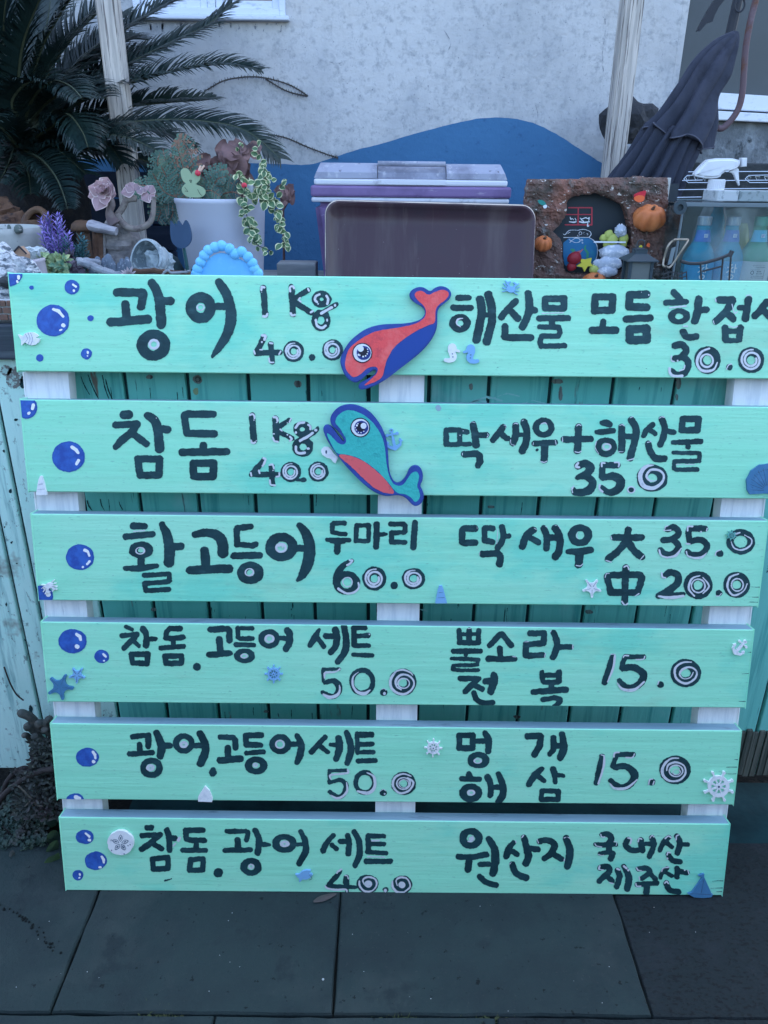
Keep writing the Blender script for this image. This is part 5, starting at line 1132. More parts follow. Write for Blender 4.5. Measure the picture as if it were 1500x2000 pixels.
# ---- lavender (artificial, purple) in front
m_lavst=mat('lavender_stem_green',(.035,.11,.10),.7,layers=[((.02,.07,.08),20,.5,.6)]); m_lavfl=mat('lavender_purple',(.20,.14,.46),.7,layers=[((.30,.24,.55),60,.45,.6)]); m_lavt=mat('lavender_teal',(.05,.15,.17),.7)
lv=thing('lavender','bushy purple lavender with teal green stems left of the driftwood stand','plant',(xat(115,520,1.58),1.60,ZC))
R=random.Random(5)
def sprig(p,d,L,mi,mb,w=.0022,n=26,ll=.010):
    p=Vector(p); d=Vector(d).normalized(); mb.tube([p,p+d*L],[.0011,.0005],4,mi=0)
    for k in range(n):
        t=.18+.82*k/n; q=p+d*L*t; a=k*2.4
        e=d.orthogonal().normalized(); f=d.cross(e); s=(e*math.cos(a)+f*math.sin(a)+d*.75).normalized()
        mb.leaf(q,s,d,ll*(1.25-t*.5)*R.uniform(.8,1.2),w*1.5,mi=mi,n=2,fold=.1)
for i in range(36):
    bx=xat(R.uniform(90,165),540,1.6); tx=[R.uniform(75,130),R.uniform(415,470)] if i<18 else [R.uniform(115,172),R.uniform(440,500)]
    a=Vector((bx,1.60+R.uniform(-.02,.03),ZC)); b=P(tx[0],tx[1],1.60+R.uniform(-.05,.04)); mb=MB()
    L=(b-a).length; mid=a.lerp(b,.45); mb.tube([a,mid],[.0016,.0012],4,mi=0)
    sprig(mid,b-mid,(b-mid).length,1 if i<22 else 2,mb,n=40,ll=.014); 
    for k in range(12):
        q=a.lerp(mid,R.uniform(0,1)); mb.leaf(q,Vector((R.uniform(-1,1),R.uniform(-1,.2),R.uniform(.2,1.2))),Vector((0,-1,.2)),.022,.003,mi=0,n=2)
    mb.build('sprig',[m_lavst,m_lavfl,m_lavt],lv)
# ---- small pink tilted pot with pale green coral plant
m_pinkp=mat('dusty_pink_pot',(.42,.38,.42),.7,layers=[((.33,.30,.34),9,.5,.7)],bump=[(80,.25,.001)])
YPk=1.46
pk=thing('tilted_pot','small dusty pink pot lying tilted against the coral stone','pot',P(62,540,YPk))
q=P(72,548,YPk); ax=(P(58,505,YPk)-P(78,560,YPk)); mb=MB()
mb.lathe(P(80,568,YPk),[(.018,0),(.020,.01),(.0245,ax.length*.95),(.0262,ax.length*.98),(.0262,ax.length*1.08),(.023,ax.length*1.08),(.021,ax.length*.9),(.0,ax.length*.88)],28,ax=ax); mb.build('pot_body',m_pinkp,pk,smooth=True)
m_cor2=mat('grey_white_coral',(.50,.55,.56),.9,layers=[((.2,.24,.26),60,.5,.6)],bump=[(60,1,.006)])
mb=MB(); mb.blob(P(66,492,1.52),.012,3,amp=.35,fr=3,seed=2,sc=(2.0,.8,.7)); mb.tube([P(51,500,1.50),P(51,484,1.5)],[.007,.0035],8); mb.tube([P(78,500,1.50),P(84,484,1.5)],[.007,.0045],8)
mb.tube([Vector((P(66,492,1.52).x,1.52,ZC)),P(66,492,1.52)],.012,8)
mb.build('coral_branch',m_cor2,label='knobbly grey white coral piece behind the tilted pink pot',cat='coral')
m_pgreen=mat('pale_yellow_green_succulent',(.30,.40,.20),.7,layers=[((.50,.52,.24),20,.5,.62),((.12,.26,.17),30,.5,.62)])
gp_=thing('frilly_succulent','pale yellow green frilly succulent spilling beside the tilted pink pot','plant',P(105,530,1.50))
mb=MB(); R=random.Random(9)
for i in range(260):
    x=R.uniform(82,134); y=R.uniform(497+(x-82)*.18,548); q=P(x,y,1.5+R.uniform(-.02,.02)); mb.leaf(q,(R.uniform(-1,1),-R.uniform(.2,1),R.uniform(-.1,1)),(R.uniform(-1,1),-1,0.3),.012,.008,mi=0,curl=.3)
mb.blob(P(108,540,1.53),.028,2,sc=(1.2,.5,.8)); mb.build('foliage',m_pgreen,gp_,kind='stuff')
m_dkcor=mat('maroon_grey_succulent',(.07,.055,.075),.8,layers=[((.16,.14,.18),60,.5,.62)],bump=[(90,.8,.004)])
def rosette(name,label,px,py,Y,r,m,n=22,lw=.5,cat='succulent',parent=None,tilt=(0,-.75,.65),lf=.35,edge=None,mm=None):
    c_=P(px,py,Y); t=Vector(tilt).normalized(); e=t.orthogonal().normalized(); f=t.cross(e); mb=MB()
    for i in range(n):
        a=i*2.39996; k=(i+1)/n; up_=1.15-.95*k; d=(e*math.cos(a)+f*math.sin(a))*(.35+.65*k)+t*up_
        mb.leaf(c_-t*r*.1,d,t,r*(.45+.55*k),r*lw*(.45+.55*k),fold=lf,curl=-.15,n=4,edge=edge)
    if parent is not None: return mb.build(name,mm or m,parent)
    return mb.build(name,mm or m,label=label,cat=cat)
mb=MB(); R=random.Random(4)
for i in range(26): q=P(R.uniform(128,162),R.uniform(512,545),1.5); mb.blob(q,.0065,1,amp=.4,fr=3,seed=i)
q=P(145,535,1.52); mb.blob(q,.02,2,sc=(1.2,.6,.8)); mb.tube([Vector((q.x,q.y,ZC)),q],.012,6); o=mb.build('knobbly_succulent',m_dkcor,label='dark maroon knobbly succulent clump right of the frilly pale green one',cat='succulent',kind='stuff')
rosette('rosette','',137,500,1.54,.018,m_dkcor,lw=.35)['label']='small dark spiky rosette above the maroon clump'
C.objects[-1]['category']='succulent'
# ---- grey driftwood arm lying along the front
m_gdrift=mat('grey_driftwood',(.26,.28,.31),.9,layers=[((.12,.13,.16),30,.45,.6,(.3,1,1)),((.40,.42,.44),50,.6,.7,(.3,1,1))],bump=[(50,.8,.004,(.3,1,1))])
def wood(label,path,Y,rs,m=m_gdrift,cat='driftwood'):
    q=crom(path,6); n=len(q); rad=[rs[0]+(rs[1]-rs[0])*i/(n-1) for i in range(n)]; mb=MB()
    mb.tube([P(x,y,Y)+Vector((rr(-.0012,.0012),0,rr(-.001,.001))) for x,y in q],[r*rr(.88,1.1) for r in rad],9); return mb.build('driftwood',m,label=label,cat=cat)
wood('long bleached driftwood arm slanting down to the front of the counter',[(152,510),(175,517),(200,528),(230,537),(262,545)],1.47,(.0075,.006))
wood('short bleached driftwood arm above the longer slanting one',[(150,507),(170,508),(195,513)],1.50,(.004,.005))
wood('dark flat driftwood stick lying under the grey geode',[(255,531),(300,529),(340,532),(372,534)],1.48,(.005,.004),m_drift)
wood('thin pale driftwood stick along the front right of the geode',[(318,536),(326,528),(340,533),(372,530)],1.46,(.0022,.002))
# ---- finger cacti dish
m_fc=mat('blue_grey_finger_cactus',(.10,.13,.17),.85,layers=[((.30,.33,.38),140,.56,.64)],bump=[(130,1,.002)])
fd=thing('cactus_cluster','cluster of stubby blue grey finger cacti left of the geode','cactus',P(212,535,1.52))
for x,y,r in ((183,508,.007),(196,500,.0085),(209,502,.0085),(217,495,.0100),(224,508,.008),(203,518,.006),(243,504,.008),(253,501,.0075),(236,512,.006),(250,515,.006)): nub(x,y,545,1.52+r*.6,r,fd,m_fc,'cactus_stem')
rosette('rosette','pale pink star succulent on the front edge in front of the geode',252,537,1.45,.018,mat('pale_pink_star',(.40,.33,.35),.7),n=26,lw=.30)
# ---- geode shell
m_geo=mat('grey_white_shell_crust',(.34,.40,.42),.85,layers=[((.15,.19,.22),26,.5,.62),((.55,.60,.60),60,.60,.68)],bump=[(40,1,.006)]); m_geoi=mat('geode_hollow_fibres',(.13,.17,.19),.9,layers=[((.30,.36,.38),80,.52,.6)],bump=[(70,1,.006)])
gd=thing('hollow_stone','hollow grey shell crusted stone bowl tipped on its side in front of the tulip cutout','stone ornament',P(295,530,1.56))
q=P(286,503,1.56); axg=Vector((-.25,-.9,.35)).normalized(); mb=MB()
mb.lathe(q-axg*.030,[(.0,-.012),(.024,-.006),(.034,.008),(.037,.022),(.034,.033),(.030,.034)],30,ax=axg,wob=.05); mb.build('shell_rim',m_geo,gd,smooth=False)
mb=MB(); mb.lathe(q-axg*.030,[(.0305,.0338),(.028,.022),(.020,.008),(0,.002)],30,ax=axg,start=False); mb.build('hollow',m_geoi,gd)
mb=MB(); mb.blob(P(313,512,1.585),.026,3,amp=.2,seed=6,sc=(1,.8,1)); mb.build('shell_lump',m_geo,gd)
mb=MB(); mb.tube([Vector((q.x,1.58,ZC)),q+Vector((0,.02,-.02))],.016,8); mb.build('foot',m_geo,gd)
# ---- driftwood stand with the curled echeveria
m_bark=mat('echeveria_trunk_bark',(.12,.09,.095),.9,layers=[((.22,.19,.17),22,.45,.62)],bump=[(60,.9,.004)])
m_trunk2=mat('pale_ringed_trunk',(.22,.19,.17),.85,layers=[((.11,.09,.09),36,.5,.62)],bump=[(50,.8,.003)])
m_shell=mat('grey_brown_shell_pot',(.16,.15,.15),.9,layers=[((.28,.25,.24),16,.45,.62,(1,1,2)),((.07,.07,.08),30,.55,.66)],bump=[(40,1,.008),(14,.5,.008)])
m_bleach=mat('bleached_wood',(.34,.33,.36),.9,layers=[((.12,.11,.13),30,.45,.62,(.3,1,1.5))],bump=[(40,.9,.005,(.3,1,1.5))])
YE=1.60
eh=thing('echeveria','pink echeveria with a curled woody trunk in a driftwood stand','succulent',P(225,500,YE))
mb=MB()
mb.blob(P(228,478,YE+.02),.042,4,amp=.22,fr=2.2,seed=7,sc=(.95,.7,1.0)); mb.build('root_pot',m_shell,eh)
mb=MB(); mb.tube([P(228,500,YE+.02),Vector((P(228,500,YE).x,YE+.02,ZC))],.032,12); mb.build('pot_foot',m_shell,eh)
mb=MB(); q=crom([(172,437),(185,442),(205,447),(228,452)],5); mb.tube([P(x,y,YE-.02) for x,y in q],[.010,.012,.014,.015,.015,.015,.015,.015,.014,.013,.013,.012,.012,.012,.011,.011][:len(q)],10,flat=.7); mb.build('bleached_plank',m_bleach,eh)
for x,w_ in ((186,.006),(196,.007),(203,.0035)):
    mb=MB(); mb.tube([P(x,452,YE-.01),P(x+1,505,YE-.01),Vector((P(x+1,505,YE-.01).x,YE-.01,ZC))],w_,8); mb.build('stand_leg',m_drift if x!=203 else m_shell,eh)
mb=MB(); q=crom([(225,438),(217,425),(214,412),(218,400),(215,388)],5); mb.tube([P(x,y,YE-.01) for x,y in q],[.013-.006*min(i/10,1) for i in range(len(q))],10); mb.build('trunk',m_bark,eh,smooth=True)
mb=MB(); q=crom([(224,425),(233,415),(241,403),(246,392),(256,388),(266,388)],6); mb.tube([P(x,y,YE) for x,y in q],.0062,9); mb.build('branch',m_trunk2,eh,smooth=True)
mb=MB(); q=crom([(228,418),(236,432),(250,444),(266,447),(283,442),(294,432),(299,415),(300,395),(301,384)],7); nq=len(q); mb.tube([P(x,y,YE-.005) for x,y in q],[.0072-.003*i/nq for i in range(nq)],9); mb.build('branch',m_trunk2,eh,smooth=True)
m_ech=mat('dusty_pink_leaf',(.34,.22,.24),.6,layers=[((.46,.27,.24),16,.5,.66),((.26,.20,.25),10,.5,.66)]); m_eche=mat('pale_pink_leaf_edge',(.62,.48,.47),.6)
# each broad leaf of the big rosette is a part
def big_leaf(path,wd,Y,tilt=0):
    a=P(*path[0],Y); b=P(*path[1],Y+tilt); mb=MB(); d=b-a
    mb.leaf(a,d,Vector((0,-1,.35)),d.length,wd/1500*Y*1.75,fold=-.22,curl=-.06,n=9,edge=1,pt=.52,ew=.88); return mb.build('rosette_leaf',[m_ech,m_eche],eh)
E0=(206,380)
for (tx,ty),w_,dy in (((211,346),17,.0),((184,357),17,-.004),((174,380),18,.004),((188,413),17,-.012),((226,384),16,.0),((219,360),15,-.004),((173,369),16,.006),((208,402),12,-.014),((197,362),12,-.014),((186,374),12,-.016),((212,366),11,-.018),((199,376),9,-.022),((205,372),8,-.024)):
    f=1.0; big_leaf(((E0[0]+(tx-E0[0])*.12-4,E0[1]+(ty-E0[1])*.12-8),(tx,ty)),w_,YE-.01+dy*.6,dy)
for k,(ang_,L_,w_) in enumerate([(12,25,15),(-40,24,15),(-78,26,15),(-120,27,15),(160,30,16),(200,30,15),(120,26,14),(75,22,13),(40,20,13),(-15,17,12),(-60,17,11),(-100,17,11),(-150,18,12),(170,17,11),(130,15,10),(-30,10,8),(-90,11,8),(-150,11,8)]):
    a=math.radians(ang_); big_leaf(((202,375),(202+L_*1.05*math.cos(a),375+L_*math.sin(a))),w_,YE-.012-.0012*k,-.006 if k>8 else 0)
for i,(c0,tp,w_) in enumerate([((262,370),(244,362),11),((262,370),(236,378),12),((260,368),(252,356),9),((264,372),(268,358),10),((266,374),(282,368),9),((290,378),(277,391),14),((292,376),(300,362),10),((292,380),(301,388),10),((288,372),(280,366),9)]):
    big_leaf((c0,tp),w_,YE-.008)
# ---- fern hanging out of the big pot (left side)
m_fern=mat('fern_green',(.075,.16,.125),.6,layers=[((.15,.22,.14),30,.5,.66),((.03,.08,.075),12,.5,.62)]); m_fernb=mat('dry_fern_brown',(.24,.14,.10),.8)
YPOT=1.74
def fern(name,label,fronds,Y,parent=None):
    o=thing(name,label,'fern',P(*fronds[0][0][0],Y)); R=random.Random(11)
    for path,W_,dry in fronds:
        q=crom(path,8); n=len(q); yo=R.uniform(-.03,.03); rib=[P(x,y,Y+yo*(i/n)) for i,(x,y) in enumerate(q)]; mb=MB(); mb.tube(rib,[.0014*(1-.6*i/n) for i in range(n)],4,mi=1)
        N=max(7,int(sum((b-a).length for a,b in zip(rib,rib[1:]))/.0095))
        for k in range(N):
            t=.05+.93*k/N; j=min(int(t*(n-1)),n-2); p=rib[j].lerp(rib[j+1],t*(n-1)-j); d=(rib[j+1]-rib[j]).normalized(); s=d.cross(Vector((0,-1,.15))).normalized()
            L=W_/1500*Y*(math.sin(math.pi*min(t*.85+.17,1))**.7)
            for sg in (1,-1):
                dd=(s*sg+d*.45+Vector((0,R.uniform(-.3,.05),0))).normalized(); M=max(3,int(L/.0048)); mb.tube([p,p+dd*L],.0005,3,mi=1,cap=False)
                for m_ in range(M):
                    c_=p+dd*L*(m_+.4)/M; l2=.0085*(1-.6*m_/M)
                    for s2 in (1,-1): mb.leaf(c_,(d*s2*1.0+dd*.8).normalized(),Vector((0,-1,.2)),l2*R.uniform(.8,1.15),.0046,mi=2 if (dry and R.random()<.4) else 0,n=2,fold=.1)
        mb.build('frond',[m_fern,m_fernb,m_fernb],o)
    return o
fern('fern','feathery blue green fern bushing out over the left side of the white pot',[
 ([(345,385),(335,355),(325,325),(318,290)],26,0),([(345,385),(350,350),(345,310),(335,300)],28,0),([(340,390),(320,400),(312,420),(308,432)],26,0),([(345,388),(335,400),(330,415),(322,430)],28,0),
 ([(340,385),(310,370),(280,362),(262,365)],20,0),([(338,388),(305,382),(278,378),(265,372)],16,0),([(345,380),(320,350),(308,320),(312,300)],22,0),([(350,385),(365,350),(375,310),(360,280),(345,268)],22,1),
 ([(350,380),(360,340),(350,300),(347,275)],20,1),([(345,385),(322,375),(305,350),(298,338)],20,0),([(350,388),(372,372),(380,350),(372,330)],22,0),([(350,388),(385,380),(410,372),(432,385)],18,0),
 ([(410,388),(415,370),(425,350),(440,345)],20,0),([(440,388),(440,370),(432,355),(420,345)],20,0),([(452,388),(455,372),(450,360),(440,352)],18,0),([(425,388),(405,378),(392,366),(388,352)],16,0),
 ([(395,385),(415,365),(440,355),(462,362)],22,0),([(400,388),(430,380),(455,375),(470,382)],20,0),([(420,388),(428,398),(430,405),(428,412)],12,0),([(395,385),(405,355),(425,335),(445,330)],18,0),([(340,388),(345,395),(352,397),(358,396)],12,0),([(345,385),(330,365),(322,340),(315,325)],26,0),([(345,385),(340,400),(337,418),(330,432)],24,0)],1.70)
# ---- big white pot
m_potw=mat('matte_white_pot',(.50,.52,.60),.5,layers=[((.44,.46,.54),5,.45,.65)])
cx=xat(434,450,YPOT); rt=(xat(525,388,YPOT)-xat(346,388,YPOT))/2; rb=(xat(524-8,540,YPOT)-xat(365,540,YPOT))/2
ztp=zat(434,388,YPOT-rt*.6); 
pt=thing('white_pot','large white plastic flower pot holding the fern and the variegated ivy','flower pot',(cx,YPOT,ZC))
mb=MB(); H=ztp-ZC; mb.lathe((cx,YPOT,ZC),[(rb*.93,0),(rb*.95,.004),(rt*.97,H-.012),(rt,H-.009),(rt*1.005,H-.002),(rt*.99,H),(rt*.955,H),(rt*.94,H-.03)],56); mb.build('pot_body',m_potw,pt,smooth=True)
mb=MB(); mb.lathe((cx,YPOT,ztp-.022),[(rt*.945,0),(0,.006)],40); mb.build('soil',m_soil,pt)
# ---- dried brown petals / leaves above the pot
m_dry=mat('dried_rose_brown',(.16,.095,.095),.85,layers=[((.26,.15,.13),12,.45,.62),((.09,.06,.065),26,.5,.64)],bump=[(30,.7,.004)])
def petal(mb,c_,sx,sy,R,depth=.012):
    n=6; k=len(mb.v); c_=Vector(c_); a0=R.uniform(0,6.28); t=Vector((R.uniform(-.6,.6),-1,R.uniform(-.2,.7))).normalized(); e=t.orthogonal().normalized(); f=t.cross(e)
    e,f=e*math.cos(a0)+f*math.sin(a0),f*math.cos(a0)-e*math.sin(a0)
    for i in range(n+1):
        for j in range(n+1):
            u=i/n*2-1; v=j/n*2-1; rad=math.sqrt(max(0,1-.35*(u*v)**2)); wv=depth*(math.sin(3*u+R.random()*.6)+math.cos(3.3*v+a0)+.8*(u*u+v*v))
            mb.v.append(c_+e*u*sx*rad+f*v*sy*rad*(1-.3*u)+t*wv)
    for i in range(n):
        for j in range(n): a=k+i*(n+1)+j; mb.f.append((a,a+1,a+n+2,a+n+1)); mb.m.append(0)
df=thing('dried_flower','crumpled dried brown rose head and leaves rising at the back of the white pot','dried flower',P(450,385,YPOT+.03)); R=random.Random(21)
mb=MB()
for i in range(26):
    px,py=R.gauss(462,16),R.gauss(325,18); petal(mb,P(px,py,YPOT+R.uniform(.0,.05)),.016,.020,R,.003)
o=mb.build('flower_head',m_dry,df,smooth=True); mb=MB()
for i in range(16): petal(mb,P(R.uniform(385,440),R.uniform(312,350),YPOT+R.uniform(.03,.06)),.012,.016,R,.003)
for i in range(6): petal(mb,P(R.uniform(435,480),R.uniform(365,386),YPOT+.0),.010,.018,R,.003)
mb.build('withered_leaf',m_dry,df,smooth=True)
mb=MB(); mb.tube([P(450,390,YPOT),P(458,340,YPOT+.03)],.0025,6); mb.build('stalk',m_dry,df)
mb=MB(); R=random.Random(3)
for i in range(4): petal(mb,P(562+R.uniform(-10,10),382+R.uniform(-6,8),1.95),.012,.024,R,.004)
mb.tube([P(575,372,1.95),P(553,410,1.95),Vector((P(550,410,1.95).x,1.95,ZC))],.003,5)
mb.build('withered_leaf',m_dry,label='large withered brown leaf on a stick right of the trailing ivy',cat='dried leaf',smooth=True)
# ---- variegated ivy
m_ivg=mat('ivy_green',(.07,.15,.075),.5,layers=[((.13,.22,.09),40,.5,.62)]); m_ivy=mat('ivy_cream_edge',(.58,.60,.36),.55); m_ivs=mat('ivy_stem',(.05,.05,.04),.8)
iv=thing('variegated_ivy','trailing variegated ivy with cream edged leaves over the right side of the white pot','ivy',P(490,390,YPOT-.06)); R=random.Random(8)
def ivy(path,Y,nl,sz=.0155,spread=6):
    q=crom(path,8); n=len(q); rib=[P(x,y,Y+.008*math.sin(i*.9)) for i,(x,y) in enumerate(q)]; mb=MB(); mb.tube(rib,.0009,4); mb.build('stem',m_ivs,iv)
    for k in range(nl):
        t=(k+.5)/nl; j=min(int(t*(n-1)),n-2); p=rib[j].lerp(rib[j+1],t*(n-1)-j)+Vector((R.uniform(-1,1),R.uniform(-.8,.3),R.uniform(-1,1)))*spread*.0011
        d=Vector((R.uniform(-1,1),R.uniform(-.6,.1),R.uniform(-1,.4))); nr_=Vector((R.uniform(-.5,.5),-1,R.uniform(-.1,.8)))
        mb=MB(); L=sz*R.uniform(.7,1.15); mb.leaf(p,d,nr_,L,L*.85,fold=.22,curl=.25,n=5,edge=1); mb.build('leaf',[m_ivg,m_ivy],iv)
ivy([(478,392),(480,410),(484,430),(490,455),(497,470)],1.645,34); ivy([(497,470),(505,480),(520,486),(530,492)],1.645,7,.011)
ivy([(495,385),(510,365),(517,345),(512,325)],1.66,24); ivy([(505,385),(528,392),(540,410),(548,430),(555,450),(555,480)],1.66,46)
ivy([(515,330),(510,305),(500,290)],1.68,7,.014); ivy([(512,320),(522,318)],1.68,3,.010); ivy([(468,300),(467,285),(466,282)],1.68,3,.012)
ivy([(462,368),(468,350),(466,335)],1.655,7,.016); ivy([(472,385),(480,370),(482,350)],1.65,8,.018); ivy([(545,372),(550,358),(560,350)],1.68,5,.014); ivy([(505,375),(520,372),(526,355)],1.65,14,.015)
# white spoon-shaped ornament + ladybird
m_orw=mat('white_resin',(.60,.64,.72),.5); m_lady=mat('ladybird_red',(.55,.04,.07),.35); m_blk=mat('black_enamel',(.015,.017,.02),.4)
wo=thing('mushroom_pick','small white plastic mushroom pick standing among the ivy','garden pick',P(490,388,1.67))
mb=MB(); mb.lathe(P(490,372,1.665),[(.0075,-.014),(.009,-.002),(.0105,.006),(.009,.013),(.005,.017),(0,.018)],18); mb.build('cap',m_orw,wo,smooth=True)
mb=MB(); mb.tube([P(486,390,1.665),P(490,376,1.665)],[.008,.007],10); mb.build('stem',m_orw,wo)
lb=thing('ladybird','red ladybird figurine clinging to an ivy leaf beside the white mushroom pick','figurine',P(477,362,1.63))
mb=MB(); mb.blob(P(477,362,1.63),.0058,2,amp=0,sc=(1,.7,.9)); mb.build('shell',m_lady,lb,smooth=True)
mb=MB(); mb.blob(P(479,365.5,1.6285),.0024,1,amp=0); mb.build('head',m_blk,lb)
# chick cutout pick
m_chick=mat('pale_green_enamel',(.30,.40,.25),.55,layers=[((.26,.36,.22),8,.5,.65)])
ck=thing('chick_pick','flat pale green chick shaped garden pick with a red bow stuck in the white pot','garden pick',P(376,385,1.655)); YK=1.655
cp=[(354,345),(352,334),(358,328),(366,329),(371,336),(374,341),(376,335),(382,331),(388,333),(390,340),(391,350),(386,356),(381,360),(390,363),(400,369),(402,378),(395,385),(380,386),(366,385),(357,378),(354,369),(359,361),(364,358),(357,354)]
mb=MB(); mb.prism([P(x,y,YK) for x,y in smooth_poly(cp,2)],(0,.003,0)); mb.build('chick_body',m_chick,ck)
fm_=lambda x,y:P(x,y,YK-.0006)
mb=MB(); paint([('c',[(370,352,.9),(374,352,.9),(373,357,.9),(370,352,.9)]),('c',[(361,366,.9),(367,374,.9),(361,373,.9)]),('c',[(386,370,.9),(390,378,.9),(394,382,.9)])],mb,fm_,step=.5,rough=.1); mb.build('drawn_line',m_blk,ck,kind='stuff')
mb=MB(); mb.blob(P(386,338,YK-.004),.0058,2,amp=.1,sc=(1,.6,1)); mb.build('bow',m_lady,ck,smooth=True)
mb=MB(); mb.tube([P(388,334,YK-.004),P(392,324,YK)],.0022,6); mb.tube([P(391,334,YK-.004),P(399,323,YK)],.0020,6); mb.build('comb',mat('peach_enamel',(.60,.40,.30),.6),ck)
mb=MB(); mb.tube([P(378,385,YK+.002),P(378,400,YK+.002)],.0015,6); mb.build('stick',m_blk,ck)
# ---- dark green pot-like cloche behind the geode
m_dgreen=mat('dark_green_plastic',(.030,.060,.065),.55)
mb=MB(); q=P(300,480,1.72); mb.lathe(Vector((q.x,1.72,ZC)),[(.060,0),(.062,.01),(.060,.040),(.048,.066),(.025,.080),(0,.083)],32); mb.build('dark_dome',m_dgreen,label='dark green domed garden pot behind the hollow grey stone',cat='pot',smooth=True)
# ---- tulip cutout
m_tul=mat('slate_blue_wood_cutout',(.030,.065,.125),.6,layers=[((.04,.08,.15),9,.5,.65)]); m_tuls=mat('deep_green_cutout',(.02,.085,.085),.6)
tu=thing('tulip_cutout','slate blue wooden tulip cutout on a dark green stem before the white pot','wooden flower',P(350,530,1.60)); YTU=1.60
mb=MB(); mb.prism([P(x,y,YTU) for x,y in smooth_poly([(332,440),(333,430),(336,434),(340,440),(344,441),(346,434),(348,430),(352,435),(356,441),(359,434),(362,429),(367,434),(371,444),(374,458),(374,470),(368,480),(360,485),(350,485),(341,480),(334,470),(332,455)],1)],(0,.006,0)); mb.build('flower',m_tul,tu)
mb=MB(); mb.prism([P(356,484,YTU+.0062),P(361,484,YTU+.0062),P(371,540,YTU+.0062),P(365,540,YTU+.0062)],(0,.005,0)); mb.build('stem',m_tuls,tu)
mb=MB(); mb.prism([P(x,y,YTU-.01) for x,y in smooth_poly([(370,545),(372,528),(378,518),(383,516),(384,530),(383,548)],2)],(0,.005,0)); mb.build('leaf',m_tuls,tu)
mb=MB(); mb.box(P(368,545,YTU).x-.03,P(368,545,YTU).x+.03,YTU-.015,YTU+.02,ZC,ZC+.008,.002); mb.build('foot',m_tuls,tu)
# ---- sky blue beaded mirror frame
m_sky=mat('sky_blue_clay',(.17,.52,.86),.6,layers=[((.22,.58,.88),30,.5,.65)],bump=[(60,.15,.001)])
bd=thing('beaded_dish','sky blue clay dish edged with round beads leaning in front of the white pot','dish',P(443,545,1.50)); YD=1.50
bl=[(386,526),(392,512),(399,499),(407,489),(420,483),(433,480),(448,486),(459,496),(472,492),(484,502),(493,514),(497,525),(504,534),(383,536),(390,545),(506,546)]
for x,y in bl:
    mb=MB(); mb.blob(P(x,y,YD),.0098,3,amp=.03,fr=2,seed=int(x),sc=(1,.85,1)); mb.build('bead',m_sky,bd,smooth=True)
mb=MB(); dp=smooth_poly([(392,548),(394,530),(402,512),(413,500),(430,493),(450,498),(468,506),(485,516),(493,530),(496,548)],2); mb.prism([P(x,y,YD+.002) for x,y in dp],(0,.006,0)); mb.build('plate',m_sky,bd)
mb=MB(); mb.box(P(395,548,YD).x,P(495,548,YD).x,YD+.003,YD+.03,ZC,P(440,547,YD).z,.002); mb.build('stand',m_sky,bd)
# ================================================================ HALLOWEEN-BROWN CRAFT PICTURE
YF_=1.72
m_mache=mat('brown_papier_mache',(.14,.080,.065),.75,layers=[((.26,.11,.075),9,.5,.66),((.07,.065,.055),14,.5,.64),((.20,.19,.18),26,.58,.7),((.65,.60,.55),70,.62,.66,(1,1,2))],bump=[(50,1,.006),(14,.8,.01)])
m_board=mat('black_chalk_board',(.020,.030,.040),.6)
cf=thing('craft_picture','brown papier mache craft picture frame with a cave opening onto a painted black board','craft picture',P(1165,545,YF_))
outer=[(1033,349),(1060,347),(1100,348),(1140,347),(1190,344),(1210,346),(1255,343),(1270,346),(1307,346),(1308,400),(1306,450),(1305,548),(1025,548),(1026,470),(1025,400),(1027,370)]
hole=[(1083,452),(1098,435),(1108,420),(1108,395),(1118,385),(1145,381),(1170,379),(1190,388),(1215,400),(1226,425),(1231,450),(1230,480),(1222,500),(1222,525),(1200,535),(1130,535),(1105,532),(1100,500),(1098,470)]
def inside(p,poly):
    c_=False; x,y=p
    for (ax,ay),(bx,by) in zip(poly,poly[1:]+poly[:1]):
        if ((ay>y)!=(by>y)) and x<(bx-ax)*(y-ay)/(by-ay)+ax: c_=not c_
    return c_
from mathutils import noise as nz
mb=MB(); st=3.0; gx=int((1312-1020)/st)+1; gy=int((552-338)/st)+1; idx={}
def dist_poly(p,poly):
    d=1e9
    for (ax,ay),(bx,by) in zip(poly,poly[1:]+poly[:1]):
        dx,dy=bx-ax,by-ay; t=max(0,min(1,((p[0]-ax)*dx+(p[1]-ay)*dy)/(dx*dx+dy*dy+1e-9))); d=min(d,math.hypot(p[0]-ax-t*dx,p[1]-ay-t*dy))
    return d
for i in range(gx+1):
    for j in range(gy+1):
        x,y=1020+i*st,338+j*st
        if inside((x,y),outer) and not inside((x,y),hole):
            de=min(dist_poly((x,y),outer),dist_poly((x,y),hole)); h=.012*min(1,(de/12)**.6)+.010*nz.noise(Vector((x*.05,y*.05,0)))+.004*nz.noise(Vector((x*.2,y*.2,3)))
            idx[(i,j)]=len(mb.v); mb.v.append(P(x+nz.noise(Vector((x*.3,y*.3,7)))*1.5,y+nz.noise(Vector((x*.3,y*.3,9)))*1.5,YF_-h))
edges_={}
for i in range(gx):
    for j in range(gy):
        q=[(i,j),(i+1,j),(i+1,j+1),(i,j+1)]; q=[idx[k] for k in q if k in idx]
        if len(q)>=3: mb.f.append(tuple(q)); mb.m.append(0)
from collections import Counter
cnt=Counter(frozenset(e) for f in mb.f for e in zip(f,f[1:]+f[:1])); low={}
for e,c_ in list(cnt.items()):
    if c_==1:
        a,b=tuple(e)
        for q in (a,b):
            if q not in low: v=mb.v[q]; low[q]=len(mb.v); mb.v.append(Vector((v.x,YF_+.022,v.z)))
        mb.f.append((a,b,low[b],low[a])); mb.m.append(0)
mb.build('rough_frame',m_mache,cf,smooth=False)
